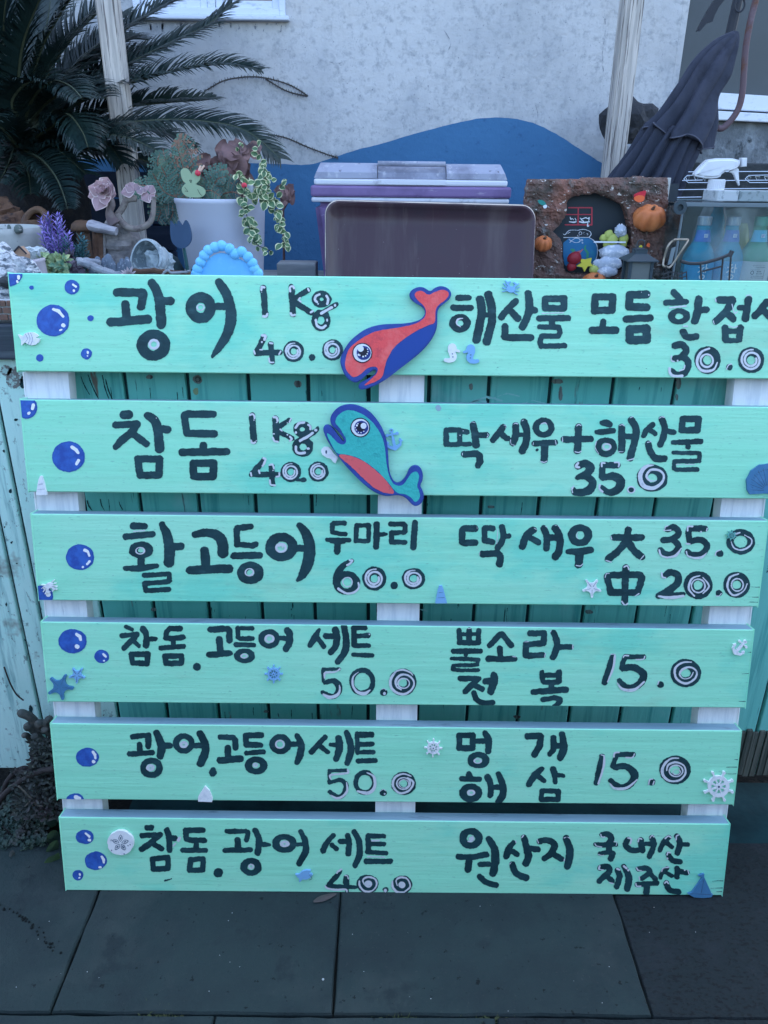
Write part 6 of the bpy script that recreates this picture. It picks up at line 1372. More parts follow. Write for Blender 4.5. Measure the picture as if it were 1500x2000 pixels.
mb=MB(); a=P(1040,356,YF_+.023); b=P(1298,546,YF_+.023); mb.box(a.x,b.x,YF_+.0225,YF_+.030,ZC,a.z); mb.build('black_board',m_board,cf)
mb=MB(); a=P(1302,347,YF_); mb.box(a.x,P(1310,347,YF_).x,YF_-.004,YF_+.02,ZC,a.z,.001); mb.build('pale_edge',mat('pale_canvas_edge',(.45,.45,.43),.8),cf)
bmap=lambda o:(lambda x,y:P(x,y,YF_+.0222-o))
m_chalk=mat('white_chalk_paint',(.70,.74,.80),.7); m_red=mat('pink_red_paint',(.42,.045,.065),.6); m_water=mat('aquarium_blue_paint',(.02,.16,.34),.5,layers=[((.03,.24,.36),20,.5,.62)]); m_gr=mat('waterweed_green_paint',(.05,.28,.16),.6); m_pinkf=mat('pink_fish_paint',(.48,.14,.16),.6)
c=(1020,330,5)
def art(name,shapes,m,o=.0004,seed=1,step=.5,rough=.25):
    mb=MB(); paint(shp(c,shapes),mb,bmap(o),step=step,rough=rough,seed=seed); return mb.build(name,m,cf)
art('painted_window',[('l',13,455,378,680,378,680,545,420,545),(13,548,378,545,545),(10,430,445,675,445)],m_red,seed=2)
art('painted_cats',[('v',460,515,8,500,520,14,525,515,10),('v',468,470,7,475,490,12,490,485,8,500,495,9),('v',515,480,6,525,500,8),('l',8,565,480,580,490,620,475,640,485,655,475,650,505),('v',560,515,12,600,522,14,655,515,12),(8,575,495,600,512),(10,640,530,638,560,650,555)],m_chalk,.0010,3)
mb=MB(); paint([('p',tf(c,smooth_poly([(400,670),(660,670),(700,705),(730,750),(730,830),(715,900),(640,960),(420,960),(400,880)],1)))],mb,bmap(.0004),step=.7,rough=.2); mb.build('painted_fishbowl',m_water,cf)
art('bowl_outline',[('v',405,670,5,520,668,5,655,668,5),('v',655,670,5,705,705,6,732,760,6,732,840,6,710,905,5),('v',400,635,4,420,640,6,460,600,5,540,598,4),('v',540,600,4,600,590,5,660,610,5,672,640,6,650,668,5),(4,445,630,470,615),('o',568,628,14,14,4),('o',605,630,8,10,3),('o',632,638,9,8,3),('o',548,652,10,6,3),('v',455,685,4,480,700,4,520,675,4,560,685,5,560,710,5,520,720,4,480,705,4,465,720,4),('o',583,695,8,8,3),('o',588,722,5,5,3)],m_chalk,.0012,4)
art('painted_waterweed',[('v',620,750,14,612,780,18,640,820,22,635,860,22),('v',480,790,20,500,795,30,500,815,22)],m_gr,.0012,5); art('painted_small_fish',[('v',520,820,18,550,815,30,575,800,14,590,785,10)],m_pinkf,.0014,6)
# stuck-on pieces
m_pump=mat('orange_pumpkin',(.50,.145,.045),.5,layers=[((.62,.22,.08),9,.5,.66),((.30,.08,.04),26,.55,.7)],bump=[(60,.2,.001)])
def pumpkin(px,py,r,label,sx=1.05):
    q=P(px,py,YF_-.022); mb=MB(); N=48
    ax=Vector((0,-.55,.83)).normalized(); e=Vector((1,0,0)); f=ax.cross(e).normalized(); rings=[]
    for i in range(15):
        th=math.pi*i/14; ring=[]
        for j in range(N):
            a=2*math.pi*j/N; lob=1-.13*(abs(math.cos(a*4+.3))**6)-.04*(abs(math.cos(a*4+.3))**2)
            rd=math.sin(th)*r*lob; h=math.cos(th)*r*.82*(1-.25*math.exp(-(math.sin(th)/.35)**2))
            ring.append(q+e*math.cos(a)*rd*sx+f*math.sin(a)*rd*.85+ax*h)
        rings.append(ring)
    loft(mb,rings); o=mb.build('pumpkin',m_pump,cf,smooth=True,label=label); mb=MB()
    mb.tube([q+ax*r*.55,q+ax*r*.85+Vector((.002,-.002,0))],[.004,.0025],7); mb.build('pumpkin_stalk',m_drift,o)
pumpkin(1268,426,.033,'large orange pumpkin at the upper right'); pumpkin(1061,476,.020,'small orange pumpkin half hidden by the tray',.95); pumpkin(1160,552,.026,'orange pumpkin at the bottom edge')
m_leafr=mat('crimson_leaf',(.50,.02,.04),.5); m_leafo=mat('orange_leaf',(.75,.13,.04),.5); m_starf=mat('yellow_clay_star',(.62,.55,.06),.6,bump=[(60,.3,.001)]); m_redc=mat('dark_red_clay',(.26,.015,.025),.5); m_yg=mat('yellow_green_clay',(.42,.47,.12),.6); m_wcl=mat('grey_white_glitter_clay',(.42,.47,.55),.7,layers=[((.68,.7,.74),90,.5,.6)],bump=[(90,.8,.003)]); m_grn=mat('teal_paint_spot',(.02,.22,.19),.5)
def chunk(name,pts,Yo,th,m,sm=1):
    mb=MB(); mb.prism([P(x,y,YF_-Yo) for x,y in smooth_poly(tf(c,pts),sm)],(0,th,0)); return mb.build(name,m,cf)
chunk('red_leaf_piece',[(1090,255),(1130,230),(1215,205),(1205,245),(1195,285),(1140,290),(1100,290)],.030,.004,m_leafr); chunk('orange_leaf_piece',[(1085,290),(1130,255),(1195,262),(1195,305),(1150,330),(1115,318)],.0345,.004,m_leafo)
chunk('teal_spot',[(150,305),(185,300),(215,315),(240,345),(205,360),(165,340)],.026,.004,m_grn); chunk('pale_spot',[(200,360),(240,345),(245,375),(215,390)],.027,.004,m_chalk)
chunk('clay_star',[(572,880),(620,885),(680,870),(670,915),(690,950),(640,950),(608,1005),(590,960),(530,950),(575,920)],.012,.008,m_starf,0)
for (x,y,r,m_) in ((510,870,.0155,m_redc),(482,955,.0105,m_redc),(710,980,.0125,m_yg),(735,920,.010,m_wcl)): mb=MB(); mb.blob(P(1020+x/5,330+y/5,YF_-.008),r,2,amp=.1,seed=x,sc=(1,.7,.9)); mb.build('clay_ball',m_,cf,smooth=True)
for k,(x,y,rx_,rz_) in enumerate([(900,820,.031,.0165),(855,925,.025,.017),(835,1000,.021,.012)]): mb=MB(); mb.blob(P(1020+x/5,330+y/5,YF_-.010-.004*k),1,3,amp=.12,seed=k,sc=(rx_,.012,rz_)); mb.build('white_clay_lump',m_wcl,cf,smooth=True)
mb=MB(); R=random.Random(2)
for i in range(9): a=i*.7; mb.blob(P(1020+(962+35*math.cos(a))/5,330+(600+30*math.sin(a))/5,YF_-.006),.007,1,amp=.3,seed=i)
mb.blob(P(1212,450,YF_-.006),.011,2,amp=.2); mb.build('white_flower_tuft',m_wcl,cf)
for (x,y,r) in ((790,675,.008),(845,640,.010),(880,690,.013),(990,680,.011),(830,735,.009),(880,740,.010),(985,735,.009)): mb=MB(); mb.blob(P(1020+x/5,330+y/5,YF_-.002),r,2,amp=.12,seed=x,sc=(1,.6,1)); mb.build('yellow_green_petal',m_yg,cf,smooth=True)
mb=MB(); mb.box(P(1160,473,YF_-.012).x,P(1222,473,YF_-.012).x,YF_-.013,YF_-.010,P(1160,474,YF_-.012).z,P(1160,471,YF_-.012).z); mb.build('white_stick',m_chalk,cf)
for (x,y,m_) in ((1158,765,m_starf),(1232,745,m_leafo)): chunk('leaf_chip',[(x-18,y+8),(x-4,y-18),(x+16,y-22),(x+12,y+24),(x-4,y+16)],.028,.004,m_)
# ---- lantern in front of it
m_lan=mat('dark_slate_lantern_metal',(.035,.055,.068),.5); m_lang=mat('frosted_lantern_pane',(.13,.145,.14),.35)
YL=1.60; ln=thing('lantern','dark square candle lantern with a frosted pane in front of the craft picture','lantern',P(1252,545,YL))
A=P(1232,515,YL); Bx=P(1274,515,YL); wdt=(Bx.x-A.x); cxl=(A.x+Bx.x)/2; zt_l=P(1250,511,YL).z
for sx in (-1,1):
    for sy in (0,1): mb=MB(); x=cxl+sx*(wdt/2); y=YL+sy*wdt; mb.box(x-.003,x+.003,y-.003,y+.003,ZC+.006,zt_l,.0006); mb.build('corner_post',m_lan,ln)
mb=MB(); mb.box(cxl-wdt/2-.006,cxl+wdt/2+.006,YL-.006,YL+wdt+.006,ZC,ZC+.0058,.001); mb.build('base',m_lan,ln)
for (x0,x1,y0,y1) in ((cxl-wdt/2+.0035,cxl+wdt/2-.0035,YL-.001,YL+.001),): mb=MB(); mb.box(x0,x1,y0,y1,ZC+.006,zt_l-.001); mb.build('pane',m_lang,ln)
mb=MB(); mb.box(cxl-wdt/2+.0035,cxl+wdt/2-.0035,YL+wdt-.001,YL+wdt+.001,ZC+.006,zt_l-.001); mb.build('pane',m_lang,ln)
mb=MB(); yc=YL+wdt/2; hw=wdt/2
def sq(h,z_): return [Vector((cxl-h,yc-h,z_)),Vector((cxl+h,yc-h,z_)),Vector((cxl+h,yc+h,z_)),Vector((cxl-h,yc+h,z_))]
zp=P(1250,497,YL).z; zq=P(1250,489,YL).z; rings=[sq(hw+.010,zt_l),sq(hw+.010,zt_l+.002),sq(hw*.62,zp),sq(hw*.55,zp+.001),sq(hw*.55,zq),sq(hw*.60,zq+.001),sq(.001,zq+.004)]
loft(mb,rings); mb.f.append((0,1,2,3)); mb.m.append(0); mb.build('roof',m_lan,ln)
mb=MB(); mb.tube([Vector((cxl+math.cos(a)*.008,yc,zq+.010+math.sin(a)*.008)) for a in [i*math.pi/8 for i in range(17)]],.001,5); mb.build('ring',m_lan,ln)
# ---- steel cutlery basket/carabiner clips and tongs
m_steel=mat('dull_steel_wire',(.30,.32,.34),.4,metal=.8,layers=[((.15,.15,.15),30,.5,.6)]); m_brass=mat('tarnished_brass_wire',(.34,.30,.24),.45,metal=.7)
YH=1.575
def loopw(name,label,pts,Y,r,m,cat,closed=True):
    q=crom(pts+([pts[0]] if closed else []),5); mb=MB(); mb.tube([P(x,y,Y+.004*math.sin(i)) for i,(x,y) in enumerate(q)],r,7); return mb.build(name,m,label=label,cat=cat,smooth=True)
loopw('carabiner_clip','triangular tarnished brass clip hanging between lantern and drinks case',[(1318,468),(1338,468),(1342,473),(1312,518),(1302,521),(1295,515),(1305,480)],YH,.0022,m_brass,'clip')
mb=MB(); mb.prism([P(x,y,YH+.006) for x,y in [(1312,485),(1320,482),(1312,515),(1304,518)]],(0,.002,0)); mb.build('clip_plate',mat('grey_metal_plate',(.20,.25,.28),.4,metal=.3),label='thin grey metal plate hanging inside the brass clip',cat='metal plate')
mb=MB(); q=crom([(1330,510),(1345,514),(1370,514),(1395,508),(1418,500),(1428,494)],5); mb.tube([P(x,y,1.56) for x,y in q],.0032,7); mb.tube([P(1424,502,1.56),P(1430,490,1.56)],.0045,7)
for x0,y0,x1,y1 in ((1368,514,1370,550),(1412,503,1408,550),(1372,530,1410,520),(1428,497,1424,550)): mb.tube([P(x0,y0,1.562),P(x1,y1,1.562)],.0018,6)
mb.build('wire_bottle_stand',mat('dark_iron_wire',(.05,.055,.06),.5,metal=.5),label='dark bent iron wire stand in front of the blue bottles',cat='wire stand')
# wire bottle basket beside the lantern
mb=MB()
for y in (533,541): mb.tube([P(x,y+2*math.sin(x*.2),1.55) for x in range(1292,1345,6)],.0012,5)
for x in range(1296,1344,9): mb.tube([P(x,530,1.55),P(x+1,552,1.55)],.0011,5)
mb.build('wire_basket',MATS['dark_iron_wire'],label='low dark wire basket in front of the drinks case, left end',cat='basket',kind='stuff')
# ================================================================ DRINKS CASE WITH BOTTLES
m_acr=bpy.data.materials.new('scratched_clear_acrylic'); m_acr.use_nodes=True; n_=m_acr.node_tree; n_.nodes.clear()
o_=n_.nodes.new('ShaderNodeOutputMaterial'); tr_=n_.nodes.new('ShaderNodeBsdfTransparent'); gl_=n_.nodes.new('ShaderNodeBsdfGlossy'); df_=n_.nodes.new('ShaderNodeBsdfDiffuse'); ms1=n_.nodes.new('ShaderNodeMixShader'); ms2=n_.nodes.new('ShaderNodeMixShader'); fr_=n_.nodes.new('ShaderNodeFresnel'); fr_.inputs[0].default_value=1.35
tr_.inputs[0].default_value=(.94,.98,.97,1); gl_.inputs['Roughness'].default_value=.12; df_.inputs[0].default_value=(.55,.66,.66,1)
tc_=n_.nodes.new('ShaderNodeTexCoord'); nn_=n_.nodes.new('ShaderNodeTexNoise'); nn_.inputs['Scale'].default_value=16; nn_.inputs['Detail'].default_value=6; mr_=n_.nodes.new('ShaderNodeMapRange'); mr_.inputs[1].default_value=.42; mr_.inputs[2].default_value=.75; mr_.inputs[3].default_value=.02; mr_.inputs[4].default_value=.22
n_.links.new(tc_.outputs['Object'],nn_.inputs[0]); n_.links.new(nn_.outputs[0],mr_.inputs[0]); n_.links.new(mr_.outputs[0],ms1.inputs[0]); n_.links.new(tr_.outputs[0],ms1.inputs[1]); n_.links.new(df_.outputs[0],ms1.inputs[2]); n_.links.new(fr_.outputs[0],ms2.inputs[0]); n_.links.new(ms1.outputs[0],ms2.inputs[1]); n_.links.new(gl_.outputs[0],ms2.inputs[2]); n_.links.new(ms2.outputs[0],o_.inputs[0])
YQ=1.62; xq=P(1330,450,YQ).x; zq1=P(1400,396,YQ).z; xq2=1.02
dc=thing('drinks_case','scratched clear acrylic drinks case with a grey frame at the right end of the counter','display case',(xq+.2,YQ+.1,ZC))
m_grey=mat('grey_case_frame',(.13,.17,.19),.55,layers=[((.12,.15,.16),14,.5,.65)])
mb=MB(); mb.box(xq+.002,xq2,YQ,YQ+.003,ZC+.002,zq1-.008); mb.build('front_pane',m_acr,dc)
mb=MB(); mb.box(xq,xq+.003,YQ+.004,YQ+.22,ZC+.002,zq1-.008); mb.build('side_pane',m_acr,dc)
mb=MB(); mb.box(xq-.002,xq2,YQ-.003,YQ+.004,zq1-.0075,zq1,.001); mb.build('top_rail',m_grey,dc)
mb=MB(); mb.box(xq-.004,xq-.0005,YQ-.003,YQ+.004,ZC,zq1-.008,.001); mb.build('corner_rail',m_grey,dc)
mb=MB(); mb.box(xq+.0,xq2,YQ+.005,YQ+.22,zq1-.0035,zq1-.001); mb.build('lid_pane',m_acr,dc)
mb=MB(); mb.box(xq,xq2,YQ+.226,YQ+.24,ZC,zq1,.001); mb.build('back_panel',mat('bluish_back_panel',(.10,.15,.16),.6,layers=[((.20,.25,.23),6,.5,.66)]),dc)
# hinge plate at the corner
mb=MB(); a=P(1327,405,YQ-.01); mb.lathe(a,[(.013,0),(.013,.006),(.006,.0062),(.006,.002)],20,ax=(0,-1,0)); mb.build('corner_disc',m_lan,dc)
m_bblue=mat('translucent_blue_bottle',(.05,.42,.62),.08,trans=.45,ior=1.2,layers=[((.03,.24,.42),8,.5,.62)]); m_bgreen=mat('translucent_green_bottle',(.22,.55,.42),.08,trans=.45,ior=1.2); m_bclear=mat('clear_brown_tinted_bottle',(.42,.38,.35),.1,trans=.4,ior=1.2)
m_cap=mat('crimped_silver_blue_cap',(.26,.34,.44),.4,metal=.4,layers=[((.45,.5,.56),60,.5,.62,(3,3,.3))]); m_capg=mat('crimped_green_cap',(.10,.34,.28),.4,metal=.3)
m_lbb=mat('neck_label_royal_blue',(.03,.14,.42),.4); m_lbc=mat('neck_label_cyan',(.12,.42,.58),.4); m_lbw=mat('white_paper_label',(.55,.58,.60),.6,layers=[((.45,.5,.54),10,.5,.6)]); m_lbs=mat('bright_blue_label',(.02,.30,.55),.4,layers=[((.03,.38,.62),12,.5,.62)]); m_txt=mat('label_print_dark',(.05,.08,.11),.6); m_txw=mat('label_print_white',(.72,.78,.82),.5); m_pkl=mat('label_print_pink',(.60,.18,.22),.5)
def curvemap(cx_,yc_,r_,pyc):  # px offsets wrap round the bottle front
    def f(dx,dy):
        a=dx/r_; return Vector((cx_+math.sin(a)*r_,yc_-math.cos(a)*r_,pyc+dy))
    return f
def bottle(px,Y,kind,label):
    x=P(px,480,Y).x; o=thing('glass_bottle' if kind!='w' else 'glass_bottle',label,'bottle',(x,Y,ZC),'soju bottles lined up in the acrylic case')
    r=.0325; nz_=P(px,424,Y-r).z; hb=nz_-ZC   # neck top at px 424
    glass=m_bblue if kind=='b' else (m_bgreen if kind=='g' else m_bclear)
    mb=MB(); mb.lathe((x,Y,ZC),[(r*.9,0),(r,.004),(r,hb*.48),(r*.97,hb*.53),(r*.80,hb*.60),(r*.52,hb*.70),(r*.42,hb*.78),(r*.40,hb*.90),(r*.42,hb*.97)],32); mb.build('bottle_glass',glass,o,smooth=True)
    mb=MB(); mb.lathe((x,Y,ZC),[(r*.43,hb*.895),(r*.44,hb*.90),(r*.44,hb*.99),(r*.40,hb*1.0),(0,hb*1.001)],24,wob=.02); mb.build('cap',m_cap if kind!='g' else m_capg,o)
    def sleeve(name,z0,z1,rr0,rr1,m):
        mb=MB(); k=0; n=26
        for i in range(n+1):
            a=-1.25+2.5*i/n
            for z_,q in ((z0,rr0),(z1,rr1)): mb.v.append(Vector((x+math.sin(a)*q,Y-math.cos(a)*q,ZC+z_)))
        for i in range(n): a=2*i; mb.f.append((a,a+2,a+3,a+1)); mb.m.append(0)
        return mb.build(name,m,o,smooth=True)
    sleeve('neck_label',hb*.70,hb*.84,r*.57,r*.435,m_lbb if kind=='b' else m_lbc)
    bl_=sleeve('body_label',hb*.08,hb*.47,r*1.012,r*1.012,m_lbs if kind=='b' else m_lbw)
    def marks(shapes,z_,rad,m,par,step=.0005):
        mb=MB(); paint([tuple([s[0]]+[[(a*1000,-b*1000,w_*1000) for a,b,w_ in s[1]]]) if s[0]=='c' else (s[0],s[1]*1000,-s[2]*1000,s[3]*1000,s[4]*1000)+(tuple([s[5]*1000]) if s[0]=='o' else ()) for s in shapes],mb,
            lambda X,Y_:curvemap(x,Y,rad,ZC+z_)(X/1000,-Y_/1000),step=.35,rough=.12); return mb.build('printed_mark',m,par)
    # square emblem on the neck: white tile with two loops
    e=.0035; mb=MB(); f=curvemap(x,Y,r*.50+.0030,ZC+hb*.775); vs=[f(-.003,-e),f(.005,-e),f(.005,e),f(-.003,e)]; mb.add(vs,[(0,1,2,3)]); t_=mb.build('printed_tile',m_txw,o)
    marks([('o',-.0005,.0012,.0012,.0012,.0006),('o',.0026,.0012,.0012,.0012,.0006),('o',-.0005,-.0016,.0009,.0009,.0005),('o',.0028,-.0014,.0012,.0009,.0005)],hb*.775,r*.50+.0036,m_lbb,o)
    if kind=='b':  # white brush lettering 참
        c3=lambda *p:('c',[(p[i],p[i+1],.0022) for i in range(0,len(p),2)])
        marks([c3(-.004,.021,.0,.021),c3(-.008,.016,.002,.016,-.008,.006),c3(-.002,.011,.003,.006),c3(.007,.022,.007,.006),c3(.007,.014,.011,.014),('o',0.001,-.003,.005,.004,.002)],hb*.30,r*1.02,m_txw,bl_)
    else:
        ln_=lambda y,a,b,w_:('c',[(a,y,w_),(b,y,w_)])
        marks([ln_(.020,-.014,.010,.0008),ln_(.0165,-.008,.012,.0006),ln_(.012,-.016,.0,.0007),('o',-.013,.006,.0028,.0034,.0012),ln_(.008,-.004,.004,.0016),ln_(.004,-.004,.006,.0016),ln_(-.001,-.014,.012,.0006),ln_(-.0045,-.014,.010,.0006),('c',[(.012,.012,.0008),(.012,-.006,.0008)])],hb*.30,r*1.02,m_txt,bl_)
    return o
bottle(1368,1.70,'b','soju bottle with royal blue neck label at the left end of the acrylic case')
bottle(1424,1.705,'b','soju bottle with royal blue neck label, second from the left in the acrylic case')
bottle(1478,1.70,'g','green tinted soju bottle with a cyan neck label and white body label in the case')
bottle(1536,1.71,'w','clear soju bottle with a white body label at the right edge of the picture')
# dangling clear blue pouch between bottles
mb=MB(); mb.lathe((P(1396,450,1.76).x,1.76,P(1396,520,1.76).z),[(.001,0),(.012,.02),(.020,.05),(.018,.09),(.010,.115),(.009,.13)],18); mb.build('blue_vase',m_bblue,label='blue glass vase shape behind and between the two blue soju bottles',cat='vase',smooth=True)
mb=MB(); mb.lathe((P(1442,440,1.79).x,1.79,ZC),[(.03,0),(.034,.05),(.030,.10),(.024,.13),(.018,.145)],20); mb.build('yellow_green_jar',mat('yellow_green_glass',(.42,.50,.22),.15,trans=.5,ior=1.2),label='pale yellow green jar behind the bottles',cat='jar',smooth=True)
# ---- spray bottle on the case
m_spw=mat('white_spray_plastic',(.66,.68,.72),.4,layers=[((.52,.54,.58),10,.5,.65)]); m_spc=mat('cloudy_clear_plastic',(.42,.50,.54),.25,trans=.55,ior=1.3)
YSP=1.86; sp_=thing('spray_bottle','white trigger spray bottle standing behind the acrylic case','spray bottle',P(1390,420,YSP)); 
def ex(pts,th,name,m,sm=1,par=None,Y=None,bev=.002):
    Y=Y or YSP; bm=bmesh.new(); vs=[bm.verts.new(P(x,y,Y)) for x,y in (smooth_poly(pts,sm) if sm else pts)]; f=bm.faces.new(vs)
    r=bmesh.ops.extrude_face_region(bm,geom=[f]); 
    for v in r['geom']:
        if isinstance(v,bmesh.types.BMVert): v.co.y+=th
    bmesh.ops.bevel(bm,geom=[e for e in bm.edges if abs(e.verts[0].co.y-e.verts[1].co.y)<1e-6],offset=bev,segments=3,affect='EDGES'); bmesh.ops.triangulate(bm,faces=[f for f in bm.faces if len(f.verts)>4]); bmesh.ops.recalc_face_normals(bm,faces=bm.faces[:])
    mb=MB(); mb.bm(bm); return mb.build(name,m,par)
ex([(1357,343),(1362,334),(1375,320),(1388,309),(1447,309),(1447,325),(1430,331),(1412,338),(1408,347),(1385,349),(1368,346)],.026,'trigger_head',m_spw,1,sp_,YSP-.013,.005)
ex([(1449,308),(1460,308),(1459,325),(1449,326)],.016,'nozzle',m_spw,0,sp_,YSP-.008,.0015)
ex([(1424,336),(1434,330),(1444,328),(1443,342),(1446,367),(1438,352),(1433,339)],.008,'trigger_lever',m_spw,1,sp_,YSP-.004,.0012)
mb=MB(); a=P(1396,374,YSP); b=P(1398,350,YSP); rc=(P(1412,360,YSP).x-P(1380,360,YSP).x)/2
k=len(mb.v); mb.lathe(a,[(rc*1.04,0),(rc*1.04,.004),(rc,.006),(rc*.96,b.z-a.z),(rc*.8,b.z-a.z)],30); mb.build('ribbed_collar',m_spw,sp_)
for j in range(14):
    t=math.pi*(1.05+.9*j/13); mb=MB(); x=a.x+math.cos(t)*rc*1.0; y=a.y+math.sin(t)*rc*1.0; mb.tube([Vector((x,y,a.z+.006)),Vector((x,y,b.z-.002))],.0009,4); mb.build('collar_rib',m_spw,sp_)
mb=MB(); mb.lathe(Vector((a.x,YSP,ZC)),[(.040,0),(.042,.005),(.042,(a.z-ZC)*.55),(.036,(a.z-ZC)*.72),(.026,(a.z-ZC)*.88),(rc*.9,a.z-ZC)],30); mb.build('bottle_body',m_spc,sp_,smooth=True)
# ---- styrofoam block on the case, wire racks behind
m_foam=mat('speckled_foam_block',(.42,.46,.48),.9,layers=[((.25,.29,.31),90,.55,.62)],bump=[(120,.6,.002)]); m_foam2=mat('grey_foam_block',(.26,.31,.32),.9,layers=[((.16,.20,.21),90,.55,.62)],bump=[(120,.6,.002)])
fo=thing('foam_block','two tone speckled foam block lying on top of the acrylic case','foam block',P(1450,395,1.70))
za,zb_=zq1+.001,P(1420,372,1.68).z
mb=MB(); mb.box(P(1402,380,1.68).x,P(1444,380,1.68).x-.0005,1.68,1.76,za,zb_,.002); mb.build('pale_half',m_foam,fo)
mb=MB(); mb.box(P(1444,380,1.68).x,1.0,1.68,1.76,za,zb_,.002); mb.build('grey_half',m_foam2,fo)
rk=thing('wire_rack','stacked shiny wire grill racks behind the spray bottle','wire rack',P(1430,340,1.96)); YR=1.96
m_chr=mat('shiny_wire',(.55,.60,.64),.25,metal=.9)
for (x0,y0,x1) in ((1344,336,1530),(1332,353,1372),(1412,353,1530),(1322,371,1385),(1410,369,1530),(1314,386,1370)):
    mb=MB(); mb.tube([P(x0,y0,YR),P(x1,y0-1,YR)],.0014,6); mb.build('wire',m_chr,rk)
for x0 in (1338,1458):
    for k in range(3):
        mb=MB(); x=x0+k*17; mb.tube([P(x,345,YR),P(x+9,345,YR),P(x+4.5,354,YR),P(x,345,YR)],.0010,5); mb.build('zigzag_wire',m_chr,rk)
    mb=MB(); mb.tube([P(x0-3,350,YR),P(x0+4,343,YR),P(x0+50,342,YR)],.0013,6); mb.tube([P(x0-3,350,YR),P(x0+6,357,YR),P(x0+50,357,YR)],.0013,6); mb.build('handle_loop',m_chr,rk)
# dark ribbed basket mass behind the racks
mb=MB(); mb.box(P(1330,345,2.02).x,1.25,2.02,2.10,ZC,P(1400,318,2.02).z,.004); mb.build('storage_crate',mat('dark_crate_plastic',(.02,.026,.03),.6,layers=[((.05,.055,.06),30,.55,.66)],bump=[(60,.7,.004)]),label='dark storage crate behind the wire racks',cat='crate')
# ================================================================ AT THE FOOT OF THE COUNTER
m_succ=mat('creeping_succulent_green',(.030,.062,.050),.6,layers=[((.06,.09,.06),30,.5,.64),((.05,.035,.04),12,.55,.7)]); m_stem=mat('woody_stem_dark',(.035,.03,.03),.85,bump=[(60,.6,.003)])
m_dkleaf=mat('dull_green_leaf',(.045,.085,.035),.6,layers=[((.02,.045,.035),20,.5,.62)])
R=random.Random(31)
ks=thing('creeping_sedum','creeping dark green sedum clump at the left foot of the counter','plant',G(50,1600,0))
mb=MB(); 
for i in range(2300):
    y=R.uniform(1508,1660); xr=112 if y<1600 else 95; x=R.uniform(-40,xr); h=max(0,(1+nz.noise(Vector((x*.03,y*.03,1))))*.022); g=G(x,y+20,-.03); q=g+Vector((0,0,h+R.uniform(0,.02)))
    if g.y>1.335: q.y=1.33-R.uniform(0,.05)
    a=R.uniform(0,6.28); mb.leaf(q,(math.cos(a),math.sin(a),R.uniform(.2,1.2)),(0,-.3,1),R.uniform(.007,.012),.0075,fold=.2,n=2)
mb.build('leaf_mat',m_succ,ks,kind='stuff')
mb=MB()
for i in range(60):
    x,y=R.uniform(-30,100),R.uniform(1520,1650); q=G(x,y+15,-.03); q.y=min(q.y,1.32); mb.tube([q,q+Vector((R.uniform(-.03,.03),R.uniform(-.02,.02),R.uniform(.01,.05)))],.0015,4)
mb.build('stem_tangle',m_stem,ks,kind='stuff')
# pot of mother-cactus fingers against the wall
m_fing=mat('dull_mauve_cactus',(.070,.080,.074),.85,layers=[((.12,.12,.105),40,.5,.62)],bump=[(60,.7,.003)])
fc=thing('finger_cactus','knobbly mauve grey finger cactus clump against the pale teal planks','cactus',G(75,1560,-.03)); fc.location.y=min(fc.location.y,1.29)
for p,r in (([(36,1391),(55,1398),(68,1410),(80,1425)],.0090),([(98,1402),(90,1412),(85,1428)],.0080),([(52,1424),(58,1418),(70,1430)],.0095),([(66,1440),(72,1438),(85,1450)],.0085),([(45,1437),(52,1436),(60,1445)],.006),([(85,1425),(92,1424),(100,1435)],.0085),([(72,1418),(80,1412),(90,1422)],.009),([(80,1450),(92,1448),(102,1456)],.008),([(60,1452),(75,1452),(85,1462)],.0085),([(100,1420),(110,1418),(118,1430)],.008)):
    q=crom(p,5); n=len(q); mb=MB(); mb.tube([P(x,y,1.27+.02*i/n) for i,(x,y) in enumerate(q)],[r*(.62 if i==0 else (.9 if i==1 else 1)) for i in range(n)],9); mb.build('cactus_finger',m_fing,fc,smooth=True)
mb=MB(); mb.blob(P(88,1478,1.30),.030,3,amp=.25,seed=3,sc=(1,.6,1.0)); mb.tube([Vector((P(90,1480,1.30).x,1.31,-.04)),P(90,1485,1.305)],[.045,.025],10); mb.build('root_mound',m_soil,fc)
m_dks=mat('dusky_sedum_leaf',(.035,.045,.042),.7,layers=[((.06,.07,.055),40,.5,.64),((.055,.04,.045),16,.5,.66)]); mb=MB()
for i in range(1500):
    x=R.uniform(28,125); y=R.uniform(1445,1600); 
    if x<60 and y<1500: continue
    q=P(x,y,1.27-R.uniform(0,.05)-(y-1445)*.0004); a=R.uniform(0,6.28); mb.leaf(q,(math.cos(a),-abs(math.sin(a))*.7,R.uniform(-.4,1.1)),(0,-1,.4),R.uniform(.007,.014),.006,fold=.2,n=2)
mb.build('trailing_leaves',m_dks,fc,kind='stuff')
# rubber hoop and twigs
def hoop(name,label,path,zf,r,m,cat):
    q=crom(path,7); mb=MB(); mb.tube([P(x,y,zf(i/len(q))) for i,(x,y) in enumerate(q)],r,7); return mb.build(name,m,label=label,cat=cat,smooth=True)
hoop('bent_hose','dark bent hose arching out of the sedum by the left planks',[(2,1560),(12,1530),(30,1508),(48,1500),(58,1506)],lambda t:1.24,.0055,m_stem,'hose')
hoop('bent_branch','long dark branch leaning across the sedum towards the sign',[(-10,1575),(15,1545),(50,1520),(80,1506),(106,1502)],lambda t:1.22-.03*t,.0060,m_stem,'branch')
hoop('dry_twig','thin forked dry twig above the sedum',[(36,1535),(58,1556),(72,1572),(84,1575)],lambda t:1.18,.0018,mat('dry_twig_tan',(.12,.11,.09),.9),'twig')
hoop('dry_twig','short thin twig crossing under the forked twig',[(38,1584),(52,1572),(62,1560)],lambda t:1.18,.0014,MATS['dry_twig_tan'],'twig')
